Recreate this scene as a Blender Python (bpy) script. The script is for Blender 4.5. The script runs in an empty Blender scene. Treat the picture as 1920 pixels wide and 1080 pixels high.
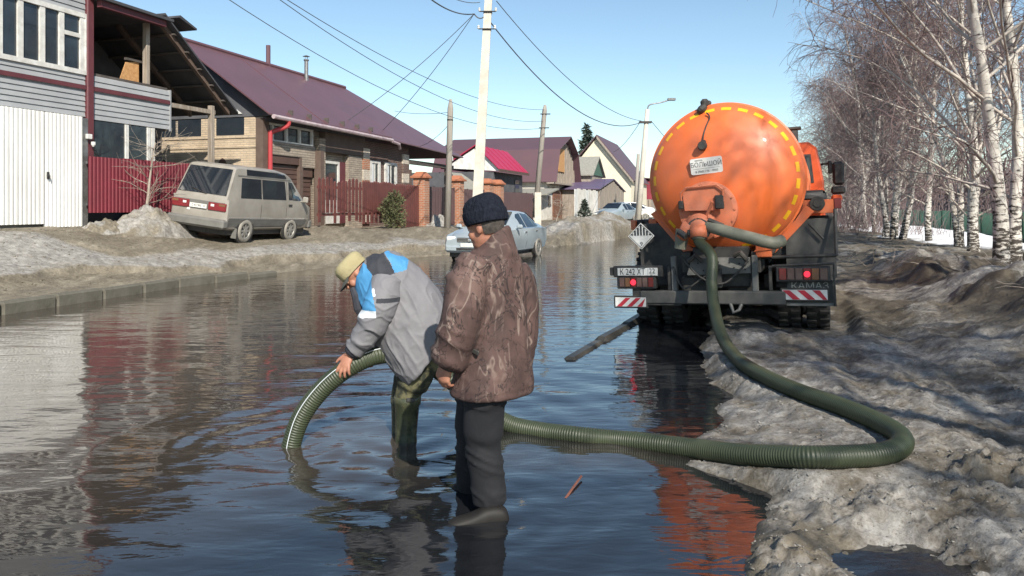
import bpy, math, random
import numpy as np
from mathutils import Vector, Matrix, Euler

random.seed(7)
SC = bpy.context.scene
COL = SC.collection
R = math.radians

# ---------------------------------------------------------------- camera, sky, sun, exposure
F = 1400.0            # focal length in photo pixels (1920 wide)
CAMZ = 1.6
HOR = 385.0           # row of the horizon in the photo
cam_d = bpy.data.cameras.new('camera')
cam = bpy.data.objects.new('camera', cam_d)
COL.objects.link(cam)
cam.location = (0, 0, CAMZ)
cam.rotation_euler = (R(90), 0, 0)
cam_d.sensor_width = 36.0
cam_d.lens = F / 1920 * 36
cam_d.shift_y = -(540 - HOR) / 1920
cam_d.clip_end = 5000
cam_d.clip_start = 0.05
SC.camera = cam

SUN_AZ = math.atan2(0.30, -0.95)      # clockwise from +Y
SUN_EL = R(38)
world = bpy.data.worlds.new('World')
SC.world = world
world.use_nodes = True
wn = world.node_tree
wn.nodes.clear()
wo = wn.nodes.new('ShaderNodeOutputWorld')
bg = wn.nodes.new('ShaderNodeBackground')
sky = wn.nodes.new('ShaderNodeTexSky')
sky.sky_type = 'NISHITA'
sky.sun_disc = False
sky.sun_elevation = SUN_EL
sky.sun_rotation = SUN_AZ
sky.altitude = 200
sky.air_density = 1.0
sky.dust_density = 0.4
sky.ozone_density = 0.75
bg.inputs['Strength'].default_value = 0.106
tint = wn.nodes.new('ShaderNodeMix'); tint.data_type = 'RGBA'; tint.blend_type = 'MULTIPLY'; tint.inputs['Factor'].default_value = 1.0
tint.inputs['B'].default_value = (0.95, 1.02, 1.0, 1)      # the photo's slightly cyan white balance
wn.links.new(sky.outputs[0], tint.inputs['A'])
wn.links.new(tint.outputs['Result'], bg.inputs[0])
wn.links.new(bg.outputs[0], wo.inputs[0])

sun_d = bpy.data.lights.new('sun', 'SUN')
sun_d.energy = 4.6
sun_d.angle = R(0.5)
sun_d.color = (1.0, 0.94, 0.84)
sun = bpy.data.objects.new('sun', sun_d)
COL.objects.link(sun)
sdir = Vector((math.sin(SUN_AZ) * math.cos(SUN_EL), math.cos(SUN_AZ) * math.cos(SUN_EL), math.sin(SUN_EL)))
sun.rotation_euler = sdir.to_track_quat('Z', 'Y').to_euler()
sun.location = sdir * 60

SC.view_settings.view_transform = 'Standard'
SC.view_settings.look = 'None'
SC.view_settings.exposure = 0.58
SC.view_settings.gamma = 1
SC.view_settings.use_curve_mapping = False
SC.cycles.max_bounces = 6
SC.cycles.transparent_max_bounces = 8

# ---------------------------------------------------------------- coordinates
PHI = R(17.0)
SN, CS = math.sin(PHI), math.cos(PHI)
def P(px, py, Y):                     # photo pixel at depth Y -> world
    return Vector(((px - 960) * Y / F, Y, CAMZ - (py - HOR) * Y / F))
def ST(s, t, z=0.0):                  # along / across the street -> world
    return Vector((CS * t + SN * s, -SN * t + CS * s, z))
def s_at(px, t):
    k = (px - 960) / F
    return t * (CS + SN * k) / (CS * k - SN)
def t_at(px, s):
    k = (px - 960) / F
    return s * (CS * k - SN) / (CS + SN * k)
def z_at(py, s, t):
    Y = -SN * t + CS * s
    return CAMZ - (py - HOR) * Y / F
ROAD_ROT = math.atan2(CS, SN)         # local x along the street, local y away from it (to the left)

# ---------------------------------------------------------------- noise
def _h(ix, iy, iz=0, seed=0):
    n = (ix.astype(np.int64) * 374761393 + iy.astype(np.int64) * 668265263 + (np.asarray(iz).astype(np.int64)) * 1274126177 + seed * 974711) & 0xffffffff
    n = ((n ^ (n >> 13)) * 1103515245) & 0xffffffff
    n = ((n ^ (n >> 15)) * 2246822519) & 0xffffffff
    n = n ^ (n >> 16)
    return (n & 0xffffff) / float(0xffffff) * 2 - 1
def n2(x, y, seed=0):
    ix = np.floor(x); iy = np.floor(y)
    fx = x - ix; fy = y - iy
    ux = fx * fx * fx * (fx * (fx * 6 - 15) + 10); uy = fy * fy * fy * (fy * (fy * 6 - 15) + 10)
    a = _h(ix, iy, 0, seed); b = _h(ix + 1, iy, 0, seed); c = _h(ix, iy + 1, 0, seed); d = _h(ix + 1, iy + 1, 0, seed)
    return (a * (1 - ux) + b * ux) * (1 - uy) + (c * (1 - ux) + d * ux) * uy
def fbm(x, y, o=4, seed=0, g=0.5):
    r = 0; a = 1.0; t = 0
    for i in range(o):
        r = r + a * n2(x * 2 ** i + 17.3 * i, y * 2 ** i - 9.1 * i, seed + i); t += a; a *= g
    return r / t
def n3(x, y, z, seed=0):
    ix = np.floor(x); iy = np.floor(y); iz = np.floor(z)
    fx = x - ix; fy = y - iy; fz = z - iz
    ux = fx * fx * (3 - 2 * fx); uy = fy * fy * (3 - 2 * fy); uz = fz * fz * (3 - 2 * fz)
    def L(k):
        a = _h(ix, iy, iz + k, seed); b = _h(ix + 1, iy, iz + k, seed); c = _h(ix, iy + 1, iz + k, seed); d = _h(ix + 1, iy + 1, iz + k, seed)
        return (a * (1 - ux) + b * ux) * (1 - uy) + (c * (1 - ux) + d * ux) * uy
    return L(0) * (1 - uz) + L(1) * uz
def sstep(a, b, x):
    t = np.clip((x - a) / (b - a), 0, 1)
    return t * t * (3 - 2 * t)

# ---------------------------------------------------------------- materials
def mat(name, c1, c2=None, scale=6.0, rough=0.7, metal=0.0, bump=0.0, bscale=None, stretch=(1, 1, 1), detail=5.0, spec=0.5, lo=0.35, hi=0.65, rough2=None, coat=0.0, bdist=0.02):
    m = bpy.data.materials.new(name)
    m.use_nodes = True
    nt = m.node_tree
    b = nt.nodes['Principled BSDF']
    b.inputs['Base Color'].default_value = (*c1, 1)
    b.inputs['Roughness'].default_value = rough
    b.inputs['Metallic'].default_value = metal
    b.inputs['Specular IOR Level'].default_value = spec
    b.inputs['Coat Weight'].default_value = coat
    b.inputs['Coat Roughness'].default_value = 0.06
    if c2 is not None or bump:
        tc = nt.nodes.new('ShaderNodeTexCoord')
        mp = nt.nodes.new('ShaderNodeMapping')
        mp.inputs['Scale'].default_value = stretch
        nt.links.new(tc.outputs['Object'], mp.inputs['Vector'])
    if c2 is not None:
        n = nt.nodes.new('ShaderNodeTexNoise')
        n.inputs['Scale'].default_value = scale; n.inputs['Detail'].default_value = detail; n.inputs['Roughness'].default_value = 0.65
        nt.links.new(mp.outputs[0], n.inputs['Vector'])
        r = nt.nodes.new('ShaderNodeValToRGB')
        r.color_ramp.elements[0].position = lo; r.color_ramp.elements[0].color = (*c1, 1)
        r.color_ramp.elements[1].position = hi; r.color_ramp.elements[1].color = (*c2, 1)
        nt.links.new(n.outputs['Fac'], r.inputs[0])
        nt.links.new(r.outputs[0], b.inputs['Base Color'])
        if rough2 is not None:
            mr = nt.nodes.new('ShaderNodeMapRange')
            mr.inputs['From Min'].default_value = lo; mr.inputs['From Max'].default_value = hi
            mr.inputs['To Min'].default_value = rough; mr.inputs['To Max'].default_value = rough2
            nt.links.new(n.outputs['Fac'], mr.inputs['Value'])
            nt.links.new(mr.outputs[0], b.inputs['Roughness'])
    if bump:
        nb = nt.nodes.new('ShaderNodeTexNoise')
        nb.inputs['Scale'].default_value = bscale or scale * 3; nb.inputs['Detail'].default_value = 6
        nt.links.new(mp.outputs[0], nb.inputs['Vector'])
        bp = nt.nodes.new('ShaderNodeBump')
        bp.inputs['Strength'].default_value = bump; bp.inputs['Distance'].default_value = bdist
        nt.links.new(nb.outputs['Fac'], bp.inputs['Height'])
        nt.links.new(bp.outputs[0], b.inputs['Normal'])
    return m
def emis(name, c, s):
    m = mat(name, c)
    b = m.node_tree.nodes['Principled BSDF']
    b.inputs['Emission Color'].default_value = (*c, 1); b.inputs['Emission Strength'].default_value = s
    return m
def brickmat(name, c1, c2, mortar, w=0.25, h=0.07, axes='xz', msize=0.012, rough=0.85, bump=0.6, tone=0.5):
    m = mat(name, c1, rough=rough)
    nt = m.node_tree; b = nt.nodes['Principled BSDF']
    tc = nt.nodes.new('ShaderNodeTexCoord'); sep = nt.nodes.new('ShaderNodeSeparateXYZ'); cmb = nt.nodes.new('ShaderNodeCombineXYZ')
    nt.links.new(tc.outputs['Object'], sep.inputs[0])
    ad = nt.nodes.new('ShaderNodeMath'); ad.operation = 'ADD'
    nt.links.new(sep.outputs[0], ad.inputs[0]); nt.links.new(sep.outputs[1], ad.inputs[1])
    nt.links.new(ad.outputs[0], cmb.inputs[0]); nt.links.new(sep.outputs[2], cmb.inputs[1])
    br = nt.nodes.new('ShaderNodeTexBrick')
    br.inputs['Scale'].default_value = 1.0
    br.inputs['Brick Width'].default_value = w; br.inputs['Row Height'].default_value = h
    br.inputs['Mortar Size'].default_value = msize; br.inputs['Bias'].default_value = 0.0
    br.inputs['Color1'].default_value = (*c1, 1); br.inputs['Color2'].default_value = (*c2, 1); br.inputs['Mortar'].default_value = (*mortar, 1)
    nt.links.new(cmb.outputs[0], br.inputs['Vector'])
    no = nt.nodes.new('ShaderNodeTexNoise'); no.inputs['Scale'].default_value = 2.5; no.inputs['Detail'].default_value = 6
    nt.links.new(tc.outputs['Object'], no.inputs['Vector'])
    mx = nt.nodes.new('ShaderNodeMix'); mx.data_type = 'RGBA'; mx.blend_type = 'MULTIPLY'; mx.inputs['Factor'].default_value = tone
    nt.links.new(br.outputs['Color'], mx.inputs['A'])
    rr = nt.nodes.new('ShaderNodeValToRGB'); rr.color_ramp.elements[0].position = 0.3; rr.color_ramp.elements[0].color = (0.5, 0.48, 0.46, 1); rr.color_ramp.elements[1].position = 0.65
    nt.links.new(no.outputs['Fac'], rr.inputs[0]); nt.links.new(rr.outputs[0], mx.inputs['B'])
    nt.links.new(mx.outputs['Result'], b.inputs['Base Color'])
    bp = nt.nodes.new('ShaderNodeBump'); bp.inputs['Strength'].default_value = bump; bp.inputs['Distance'].default_value = 0.012; bp.invert = True
    nt.links.new(br.outputs['Fac'], bp.inputs['Height']); nt.links.new(bp.outputs[0], b.inputs['Normal'])
    return m

M = {}
M['glass'] = mat('dark_glass', (0.018, 0.024, 0.032), (0.03, 0.038, 0.046), 1.5, rough=0.04, spec=0.8)
M['carglass'] = mat('tinted_car_glass', (0.012, 0.016, 0.022), rough=0.05, spec=0.6)
M['black'] = mat('black_plastic', (0.02, 0.02, 0.022), (0.05, 0.047, 0.042), 9, rough=0.55)
M['dirtyblack'] = mat('dirty_black_steel', (0.018, 0.018, 0.019), (0.075, 0.068, 0.058), 5, rough=0.6, bump=0.15)
M['rubber'] = mat('tyre_rubber', (0.018, 0.018, 0.018), (0.06, 0.055, 0.048), 7, rough=0.85, bump=0.2)
M['white'] = mat('white_paint', (0.74, 0.74, 0.72), (0.55, 0.54, 0.5), 3, rough=0.5)
M['steel'] = mat('grey_steel', (0.3, 0.3, 0.3), (0.18, 0.17, 0.16), 6, rough=0.4, metal=0.6)
M['wood'] = mat('weathered_wood', (0.2, 0.16, 0.12), (0.36, 0.31, 0.26), 4, rough=0.85, stretch=(3, 3, 0.3), bump=0.3)
M['concrete'] = mat('pole_concrete', (0.48, 0.44, 0.37), (0.62, 0.57, 0.49), 2.5, rough=0.85, bump=0.2, bscale=30)
M['bluesnow'] = None

# ---------------------------------------------------------------- mesh helpers
class MB:
    def __init__(self):
        self.v = []; self.f = []; self.m = []; self.sm = []; self.M = Matrix.Identity(4); self.mi = 0; self.smooth = False
    def add(self, vs, fs):
        o = len(self.v)
        Mx = self.M
        self.v.extend([tuple(Mx @ Vector(p)) for p in vs])
        self.f.extend([tuple(i + o for i in f) for f in fs])
        self.m.extend([self.mi] * len(fs)); self.sm.extend([self.smooth] * len(fs))
        return self
    def box(self, a, b, ch=0.0):      # corner to corner, optional chamfer
        x0, x1 = sorted((a[0], b[0])); y0, y1 = sorted((a[1], b[1])); z0, z1 = sorted((a[2], b[2]))
        ch = min(ch, (x1 - x0) * .49, (y1 - y0) * .49, (z1 - z0) * .49)
        if ch <= 0:
            vs = [(x0, y0, z0), (x1, y0, z0), (x1, y1, z0), (x0, y1, z0), (x0, y0, z1), (x1, y0, z1), (x1, y1, z1), (x0, y1, z1)]
            fs = [(0, 3, 2, 1), (4, 5, 6, 7), (0, 1, 5, 4), (1, 2, 6, 5), (2, 3, 7, 6), (3, 0, 4, 7)]
            return self.add(vs, fs)
        vs = []; idx = {}
        for ix, X in enumerate((x0, x1)):
            for iy, Yv in enumerate((y0, y1)):
                for iz, Z in enumerate((z0, z1)):
                    sx = ch if ix == 0 else -ch; sy = ch if iy == 0 else -ch; sz = ch if iz == 0 else -ch
                    for ax, p in enumerate(((X, Yv + sy, Z + sz), (X + sx, Yv, Z + sz), (X + sx, Yv + sy, Z))):
                        idx[(ix, iy, iz, ax)] = len(vs); vs.append(p)
        fs = []
        q = [(0, 0), (1, 0), (1, 1), (0, 1)]
        for k in (0, 1):
            fa = [idx[(k, a_, b_, 0)] for a_, b_ in q]; fs.append(tuple(fa if k else fa[::-1]))
            fb = [idx[(a_, k, b_, 1)] for a_, b_ in q]; fs.append(tuple(fb[::-1] if k else fb))
            fc = [idx[(a_, b_, k, 2)] for a_, b_ in q]; fs.append(tuple(fc if k else fc[::-1]))
        for i in (0, 1):
            for j in (0, 1):
                fs.append((idx[(i, j, 0, 0)], idx[(i, j, 1, 0)], idx[(i, j, 1, 1)], idx[(i, j, 0, 1)]))
                fs.append((idx[(i, 0, j, 0)], idx[(i, 1, j, 0)], idx[(i, 1, j, 2)], idx[(i, 0, j, 2)]))
                fs.append((idx[(0, i, j, 1)], idx[(1, i, j, 1)], idx[(1, i, j, 2)], idx[(0, i, j, 2)]))
                for k in (0, 1):
                    fs.append((idx[(i, j, k, 0)], idx[(i, j, k, 1)], idx[(i, j, k, 2)]))
        return self.add(vs, fs)
    def prism(self, poly, axis, a, b):  # polygon of 2-D points extruded along an axis ('x','y','z')
        n = len(poly)
        def pt(u, w, k):
            return {'x': (k, u, w), 'y': (u, k, w), 'z': (u, w, k)}[axis]
        vs = [pt(u, w, a) for u, w in poly] + [pt(u, w, b) for u, w in poly]
        fs = [tuple(range(n))[::-1], tuple(range(n, 2 * n))] + [(i, (i + 1) % n, (i + 1) % n + n, i + n) for i in range(n)]
        return self.add(vs, fs)
    def tube(self, pts, r, n=8, cap=True, sx=1.0):
        pts = [Vector(p) for p in pts]
        if not hasattr(r, '__len__'): r = [r] * len(pts)
        vs = []; up = None
        for i, p in enumerate(pts):
            d = (pts[min(i + 1, len(pts) - 1)] - pts[max(i - 1, 0)])
            if d.length < 1e-9: d = Vector((0, 0, 1))
            d.normalize()
            if up is None:
                up = Vector((0, 0, 1)) if abs(d.z) < 0.9 else Vector((1, 0, 0))
            a = d.cross(up)
            if a.length < 1e-5: a = d.cross(Vector((0, 1, 0)))
            a.normalize(); b = a.cross(d).normalized(); up = b
            for k in range(n):
                an = 2 * math.pi * k / n
                vs.append(tuple(p + a * (math.cos(an) * r[i] * sx) + b * (math.sin(an) * r[i])))
        fs = []
        for i in range(len(pts) - 1):
            for k in range(n):
                k2 = (k + 1) % n
                fs.append((i * n + k, i * n + k2, (i + 1) * n + k2, (i + 1) * n + k))
        if cap:
            fs.append(tuple(range(n))[::-1]); fs.append(tuple((len(pts) - 1) * n + k for k in range(n)))
        return self.add(vs, fs)
    def lathe(self, prof, n=24, axis='z', c=(0, 0, 0), cap=True):  # prof: (radius, height)
        vs = []
        for r, h in prof:
            for k in range(n):
                a = 2 * math.pi * k / n
                u, w = r * math.cos(a), r * math.sin(a)
                p = {'z': (u, w, h), 'y': (u, h, w), 'x': (h, u, w)}[axis]
                vs.append((p[0] + c[0], p[1] + c[1], p[2] + c[2]))
        fs = []
        for i in range(len(prof) - 1):
            for k in range(n):
                k2 = (k + 1) % n
                fs.append((i * n + k, i * n + k2, (i + 1) * n + k2, (i + 1) * n + k))
        if cap:
            fs.append(tuple(range(n))[::-1]); fs.append(tuple((len(prof) - 1) * n + k for k in range(n)))
        return self.add(vs, fs)
    def loft(self, rings, cap=True):
        n = len(rings[0]); vs = [p for r_ in rings for p in r_]; fs = []
        for i in range(len(rings) - 1):
            for k in range(n):
                k2 = (k + 1) % n
                fs.append((i * n + k, i * n + k2, (i + 1) * n + k2, (i + 1) * n + k))
        if cap:
            fs.append(tuple(range(n))[::-1]); fs.append(tuple((len(rings) - 1) * n + k for k in range(n)))
        return self.add(vs, fs)
    def ell(self, c, r, nu=16, nv=10, rot=None):
        vs = [];
        Rm = rot or Matrix.Identity(3)
        for j in range(nv + 1):
            th = math.pi * j / nv
            for i in range(nu):
                ph = 2 * math.pi * i / nu
                p = Rm @ Vector((r[0] * math.sin(th) * math.cos(ph), r[1] * math.sin(th) * math.sin(ph), r[2] * math.cos(th)))
                vs.append((p.x + c[0], p.y + c[1], p.z + c[2]))
        fs = []
        for j in range(nv):
            for i in range(nu):
                i2 = (i + 1) % nu
                fs.append((j * nu + i, (j + 1) * nu + i, (j + 1) * nu + i2, j * nu + i2))
        return self.add(vs, fs)
    def mesh(self, name, mats):
        me = bpy.data.meshes.new(name)
        me.from_pydata(self.v, [], self.f)
        for m_ in (mats if isinstance(mats, (list, tuple)) else [mats]): me.materials.append(m_)
        if self.f:
            me.polygons.foreach_set('material_index', self.m)
            me.polygons.foreach_set('use_smooth', self.sm)
        me.validate()
        me.update()
        return me
    def build(self, name, mats, parent=None, **kw):
        return link(name, self.mesh(name, mats), parent, **kw)

def link(name, me, parent=None, label=None, cat=None, group=None, kind=None, loc=None, rot=None):
    o = bpy.data.objects.new(name, me)
    COL.objects.link(o)
    if parent is not None: o.parent = parent
    if loc is not None: o.location = loc
    if rot is not None: o.rotation_euler = rot
    if label: o['label'] = label
    if cat: o['category'] = cat
    if group: o['group'] = group
    if kind: o['kind'] = kind
    return o
def thing(name, label, cat, loc=(0, 0, 0), rot=(0, 0, 0), group=None):
    return link(name, None, None, label, cat, group, None, loc, rot)
def struct(name, loc=(0, 0, 0), rot=(0, 0, 0)):
    return link(name, None, None, kind='structure', loc=loc, rot=rot)
def copy_tree(o, parent=None, label=None, loc=None, rot=None):
    c = o.copy(); COL.objects.link(c)
    if parent is not None: c.parent = parent
    if label: c['label'] = label
    if loc is not None: c.location = loc
    if rot is not None: c.rotation_euler = rot
    for ch in list(o.children): copy_tree(ch, c)
    return c
def npmesh(name, co, quads, mats, smooth=True, attrs=None):
    me = bpy.data.meshes.new(name)
    co = np.asarray(co, dtype=np.float32); quads = np.asarray(quads, dtype=np.int32)
    k = quads.shape[1]
    me.vertices.add(len(co)); me.vertices.foreach_set('co', co.ravel())
    me.loops.add(quads.size); me.loops.foreach_set('vertex_index', quads.ravel())
    me.polygons.add(len(quads)); me.polygons.foreach_set('loop_start', np.arange(0, quads.size, k, dtype=np.int32))
    me.polygons.foreach_set('use_smooth', np.full(len(quads), smooth))
    me.update(calc_edges=True)
    for m_ in (mats if isinstance(mats, (list, tuple)) else [mats]): me.materials.append(m_)
    for nm, arr in (attrs or {}).items():
        a = me.attributes.new(nm, 'FLOAT', 'POINT'); a.data.foreach_set('value', np.asarray(arr, dtype=np.float32))
    return me
def fuse(mb, name, mats, voxel, smooth=4, parent=None, **kw):   # union of overlapping closed shapes -> one continuous surface
    me = mb.mesh(name + '_src', mats)
    o = bpy.data.objects.new(name + '_src', me); COL.objects.link(o)
    r = o.modifiers.new('r', 'REMESH'); r.mode = 'VOXEL'; r.voxel_size = voxel; r.use_smooth_shade = True
    if smooth:
        s = o.modifiers.new('s', 'SMOOTH'); s.factor = 0.5; s.iterations = smooth
    dg = bpy.context.evaluated_depsgraph_get()
    out = bpy.data.meshes.new_from_object(o.evaluated_get(dg))
    bpy.data.objects.remove(o); bpy.data.meshes.remove(me)
    out.name = name
    out.materials.clear()
    for m_ in (mats if isinstance(mats, (list, tuple)) else [mats]): out.materials.append(m_)
    out.polygons.foreach_set('use_smooth', np.full(len(out.polygons), True))
    return link(name, out, parent, **kw)
def vco(me):
    a = np.empty(len(me.vertices) * 3, dtype=np.float32); me.vertices.foreach_get('co', a); return a.reshape(-1, 3)
def vno(me):
    a = np.empty(len(me.vertices) * 3, dtype=np.float32); me.vertices.foreach_get('normal', a); return a.reshape(-1, 3)
def setco(me, a):
    me.vertices.foreach_set('co', np.ascontiguousarray(a, dtype=np.float32).ravel()); me.update()
def catmull(pts, n=8):
    pts = [Vector(p) for p in pts]; out = []
    for i in range(len(pts) - 1):
        p0 = pts[max(i - 1, 0)]; p1 = pts[i]; p2 = pts[i + 1]; p3 = pts[min(i + 2, len(pts) - 1)]
        for j in range(n):
            t = j / n
            out.append(0.5 * ((2 * p1) + (p2 - p0) * t + (2 * p0 - 5 * p1 + 4 * p2 - p3) * t * t + (3 * p1 - p0 - 3 * p2 + p3) * t ** 3))
    out.append(pts[-1]); return out
def text_mesh(s, size, extr=0.001, align='CENTER'):
    cu = bpy.data.curves.new('lettering', 'FONT'); cu.body = s; cu.size = size; cu.extrude = extr
    cu.align_x = align; cu.align_y = 'CENTER'
    o = bpy.data.objects.new('lettering', cu); COL.objects.link(o)
    dg = bpy.context.evaluated_depsgraph_get()
    me = bpy.data.meshes.new_from_object(o.evaluated_get(dg))
    bpy.data.objects.remove(o)
    return me
def text(s, size, m, parent, loc, rot, name='lettering', bold=0.0, sx=1.0):
    me = text_mesh(s, size)
    me.materials.clear(); me.materials.append(m)
    o = link(name, me, parent, loc=loc, rot=rot)
    o.scale = (sx, 1, 1)
    return o
# ---------------------------------------------------------------- ground and water
LY = np.array([-60, 0, 10.9, 14.3, 17, 19.5, 23, 25.5, 28, 36, 50, 72, 100, 300, 1500.])
LX = np.array([-28, -10.9, -7.55, -6.75, -5.6, -4.5, -2.8, -0.8, 1.4, 5.3, 11, 20, 32, 100, 500.])
RY = np.array([-60, 0, 2.5, 3.2, 3.8, 4.1, 4.35, 4.6, 4.9, 5.6, 6.3, 7.1, 8.0, 9.5, 11.5, 20, 40, 100, 1500.])
RX = np.array([-14, 0.6, 0.85, 0.86, 1.1, 1.25, 1.05, .72, .85, 1.28, 1.62, 1.60, 1.90, 2.25, 2.75, 6.4, 13.2, 33, 520.])
def xl(Y): return np.interp(Y, LY, LX)
def xr(Y): return np.interp(Y, RY, RX)
HOSE_Z = .195
def _hq(px, py, z=HOSE_Z):
    d = F * (CAMZ - z) / (py - HOR); return ((px - 960) * d / F, d, z)
HOSE_PTS = [_hq(*q) for q in ((1364, 650, .20), (1392, 681, .19), (1440, 709, .185), (1500, 735, .185), (1560, 756), (1610, 775), (1652, 794), (1682, 812), (1693, 828), (1680, 843), (1645, 852), (1590, 856), (1520, 857), (1450, 855, .15), (1380, 851, .10), (1300, 841, .05), (1220, 831, .03))]
_hs = np.array([[a + (b - a) * k / 8 for a, b in zip(p, q)] for p, q in zip(HOSE_PTS[:-1], HOSE_PTS[1:]) for k in range(8)])
def hose_dist(X, Y):
    D_ = np.full(X.shape, 9.0); H_ = np.zeros(X.shape)
    m = (X > .8) & (X < 3.2) & (Y > 3.7) & (Y < 8.2)
    if m.any():
        xs, ys = X[m], Y[m]; dm = np.full(xs.shape, 9.0); hm = np.zeros(xs.shape)
        for x_, y_, z_ in _hs:
            q = np.hypot(xs - x_, ys - y_); w = q < dm; dm[w] = q[w]; hm[w] = z_
        D_[m] = dm; H_[m] = hm
    return D_, H_
def ground_fields(X, Y):
    S = SN * X + CS * Y; T = CS * X - SN * Y
    # street bed, under water
    z = -0.16 + 0.025 * fbm(X * 0.7, Y * 0.7, 3, 3)
    snow = np.zeros_like(X); mud = np.zeros_like(X) + 0.3; white = np.zeros_like(X)
    # far street comes out of the water
    far = sstep(30, 46, Y)
    z = z + far * (0.17 + 0.04 * fbm(T * 0.8, S * 0.05, 3, 41))
    # ---- left bank
    p = (xl(Y) - X) * CS
    top = np.interp(Y, [0, 14, 20, 27, 34, 45, 80, 200], [1.24, 1.24, 1.12, 0.84, 0.74, 0.66, 0.55, 0.4])
    shelf_at = 1.0 + 0.55 * fbm(S * 0.45, T * 0.1, 3, 5) + 0.1 * n2(S * 2.5, T * 2.5, 6)
    zl = np.interp(Y, [0, 14, 17.5, 60], [.15, .15, -.02, -.02]) + np.interp(Y, [0, 14, 17.5, 60], [.10, .10, .17, .17]) * np.clip(p, 0, 1.2) + .03 * fbm(S * 1.7, T * 2.5, 4, 13)
    zl = zl + 0.17 * sstep(shelf_at, shelf_at + 0.08, p) * (0.55 + 0.45 * n2(S * 0.6, T * 0.2, 8))
    rest = np.clip((p - 1.0) / 3.3, 0, 1)
    zl = zl + (top - 0.38) * (rest ** 1.1)
    zl = zl + 0.05 * fbm(S * 0.8, T * 1.3, 4, 11) * sstep(0.3, 1.5, p) + 0.026 * fbm(S * 4, T * 6, 4, 12) * sstep(0.2, .6, p)
    vx_, vy_ = -7.35, 20.9
    ca_, sa_ = math.cos(R(-14.5)), math.sin(R(-14.5))
    lx_ = (X - vx_) * ca_ + (Y - vy_) * sa_; ly_ = -(X - vx_) * sa_ + (Y - vy_) * ca_
    wv = np.exp(-((lx_ / 1.5) ** 4 + (ly_ / 2.6) ** 4))
    zl = zl * (1 - wv) + wv * (.69 - .12 * lx_ + .02 * fbm(X * 3, Y * 3, 3, 14))
    # driveway dirt mound left of the gate
    zl = zl + 0.24 * np.exp(-(((S - 11.2) / 1.6) ** 2 + ((T + 13.6) / 0.9) ** 2))
    isl = sstep(0.02, 0.12, p)
    z = z * (1 - isl) + zl * isl
    band = np.clip(sstep(shelf_at - .1, shelf_at + 0.2, p) * (1 - sstep(shelf_at + 0.9, shelf_at + 1.7, p + 0.4 * n2(S * .7, T, 22))), 0, 1)
    patch = sstep(0.1, 0.4, fbm(S * 0.35, T * 0.7, 4, 21)) * sstep(1.5, 2.5, p)
    nearl = (1 - sstep(11.4, 12.4, S + .5 * fbm(S, T, 3, 23))) * sstep(1.6, 2.0, p) * (1 - sstep(3.3, 3.8, p))
    snow = snow + isl * np.clip(band * 0.95 + patch * 0.2 + nearl * 0.95 - .3, 0, 1)
    mud = mud * (1 - isl) + isl * (0.75 + 0.3 * fbm(S * 0.9, T * 1.1, 3, 24))
    # snow heap beside the far street
    hp = np.exp(-(((T + 6.0) / 1.9) ** 2)) * sstep(28.5, 31.5, Y) * (1 - sstep(40, 47, Y))
    z = z + hp * (0.62 + 0.28 * fbm(X * 0.5, Y * 0.4, 4, 31)) * isl
    snow = np.maximum(snow, hp * isl * 0.55)
    # ---- right verge
    d = X - xr(Y) + 0.16 * fbm(X * 1.3, Y * 1.3, 3, 51) + 0.06 * fbm(X * 5, Y * 5, 2, 52)
    isr = sstep(-0.15, 0.35, d)
    near = 1 - sstep(7.0, 11.0, Y)
    lump = np.abs(fbm(X * 1.9, Y * 1.9, 5, 61)) ; lump2 = fbm(X * 5.5, Y * 5.5, 4, 62); lump3 = fbm(X * 17, Y * 17, 3, 63)
    zr = 0.03 + 0.085 * sstep(0.1, 1.3, d) + 0.05 * sstep(1.0, 3.5, d)
    wx_ = X + .12 * fbm(X * 3, Y * 3, 3, 68); wy_ = Y + .12 * fbm(X * 3, Y * 3, 3, 69)
    bil = np.abs(fbm(wx_ * 4.6, wy_ * 4.6, 5, 64, .6)); cr = np.abs(fbm(wx_ * 11, wy_ * 11, 5, 65, .65)) * sstep(-.35, .5, fbm(X * 2.1, Y * 2.1, 3, 70)); fg = 1 - sstep(3.9, 4.9, Y + .35 * fbm(X * 1.5, Y * 1.5, 3, 66))
    zr = zr + near * fg * (0.045 * lump + 0.06 * bil - 0.035 + 0.045 * cr + 0.016 * lump3) * sstep(0, .5, d)
    zr = zr + near * (1 - fg) * (0.035 * lump + 0.030 * fbm(S * 2.2, T * 5.5, 4, 67) + 0.022 * cr) * sstep(0, .5, d)
    zr = zr + 0.012 * lump2 + 0.024 * cr * sstep(0, .6, d) + 0.006 * lump3
    # raised ice lumps near the lower right corner and one by the water
    for cx, cy, sx_, sy_, hh in ((1.22, 3.05, .26, .42, .11), (2.95, 4.1, .45, .22, .13), (2.1, 2.75, .5, .3, .09), (3.15, 3.2, .6, .35, .11), (2.60, 8.35, .5, .22, .16), (1.75, 3.75, .35, .2, .05)):
        q = np.exp(-(((X - cx) / sx_) ** 2 + ((Y - cy) / sy_) ** 2) ** 1.3)
        zr = zr + hh * q * (0.48 + .5 * bil + 0.5 * cr + 0.12 * lump3)
    # wet hollow in the foreground
    q = np.exp(-(((X - 1.78) / .36) ** 2 + ((Y - 3.12) / .42) ** 2) ** 1.5)
    zr = zr - 0.17 * q
    # ruts along the street
    rut = np.exp(-((T - 1.75 - 0.05 * n2(S * .5, T * 0, 71)) / 0.16) ** 2) + 0.8 * np.exp(-((T - 1.0 - 0.05 * n2(S * .5, T * 0, 72)) / 0.12) ** 2)
    zr = zr - 0.055 * rut * sstep(4.5, 6, Y)
    zr = zr + 0.05 * fbm(S * 0.5, T * 2.6, 4, 73) * sstep(1.2, 2.4, d)
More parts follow.
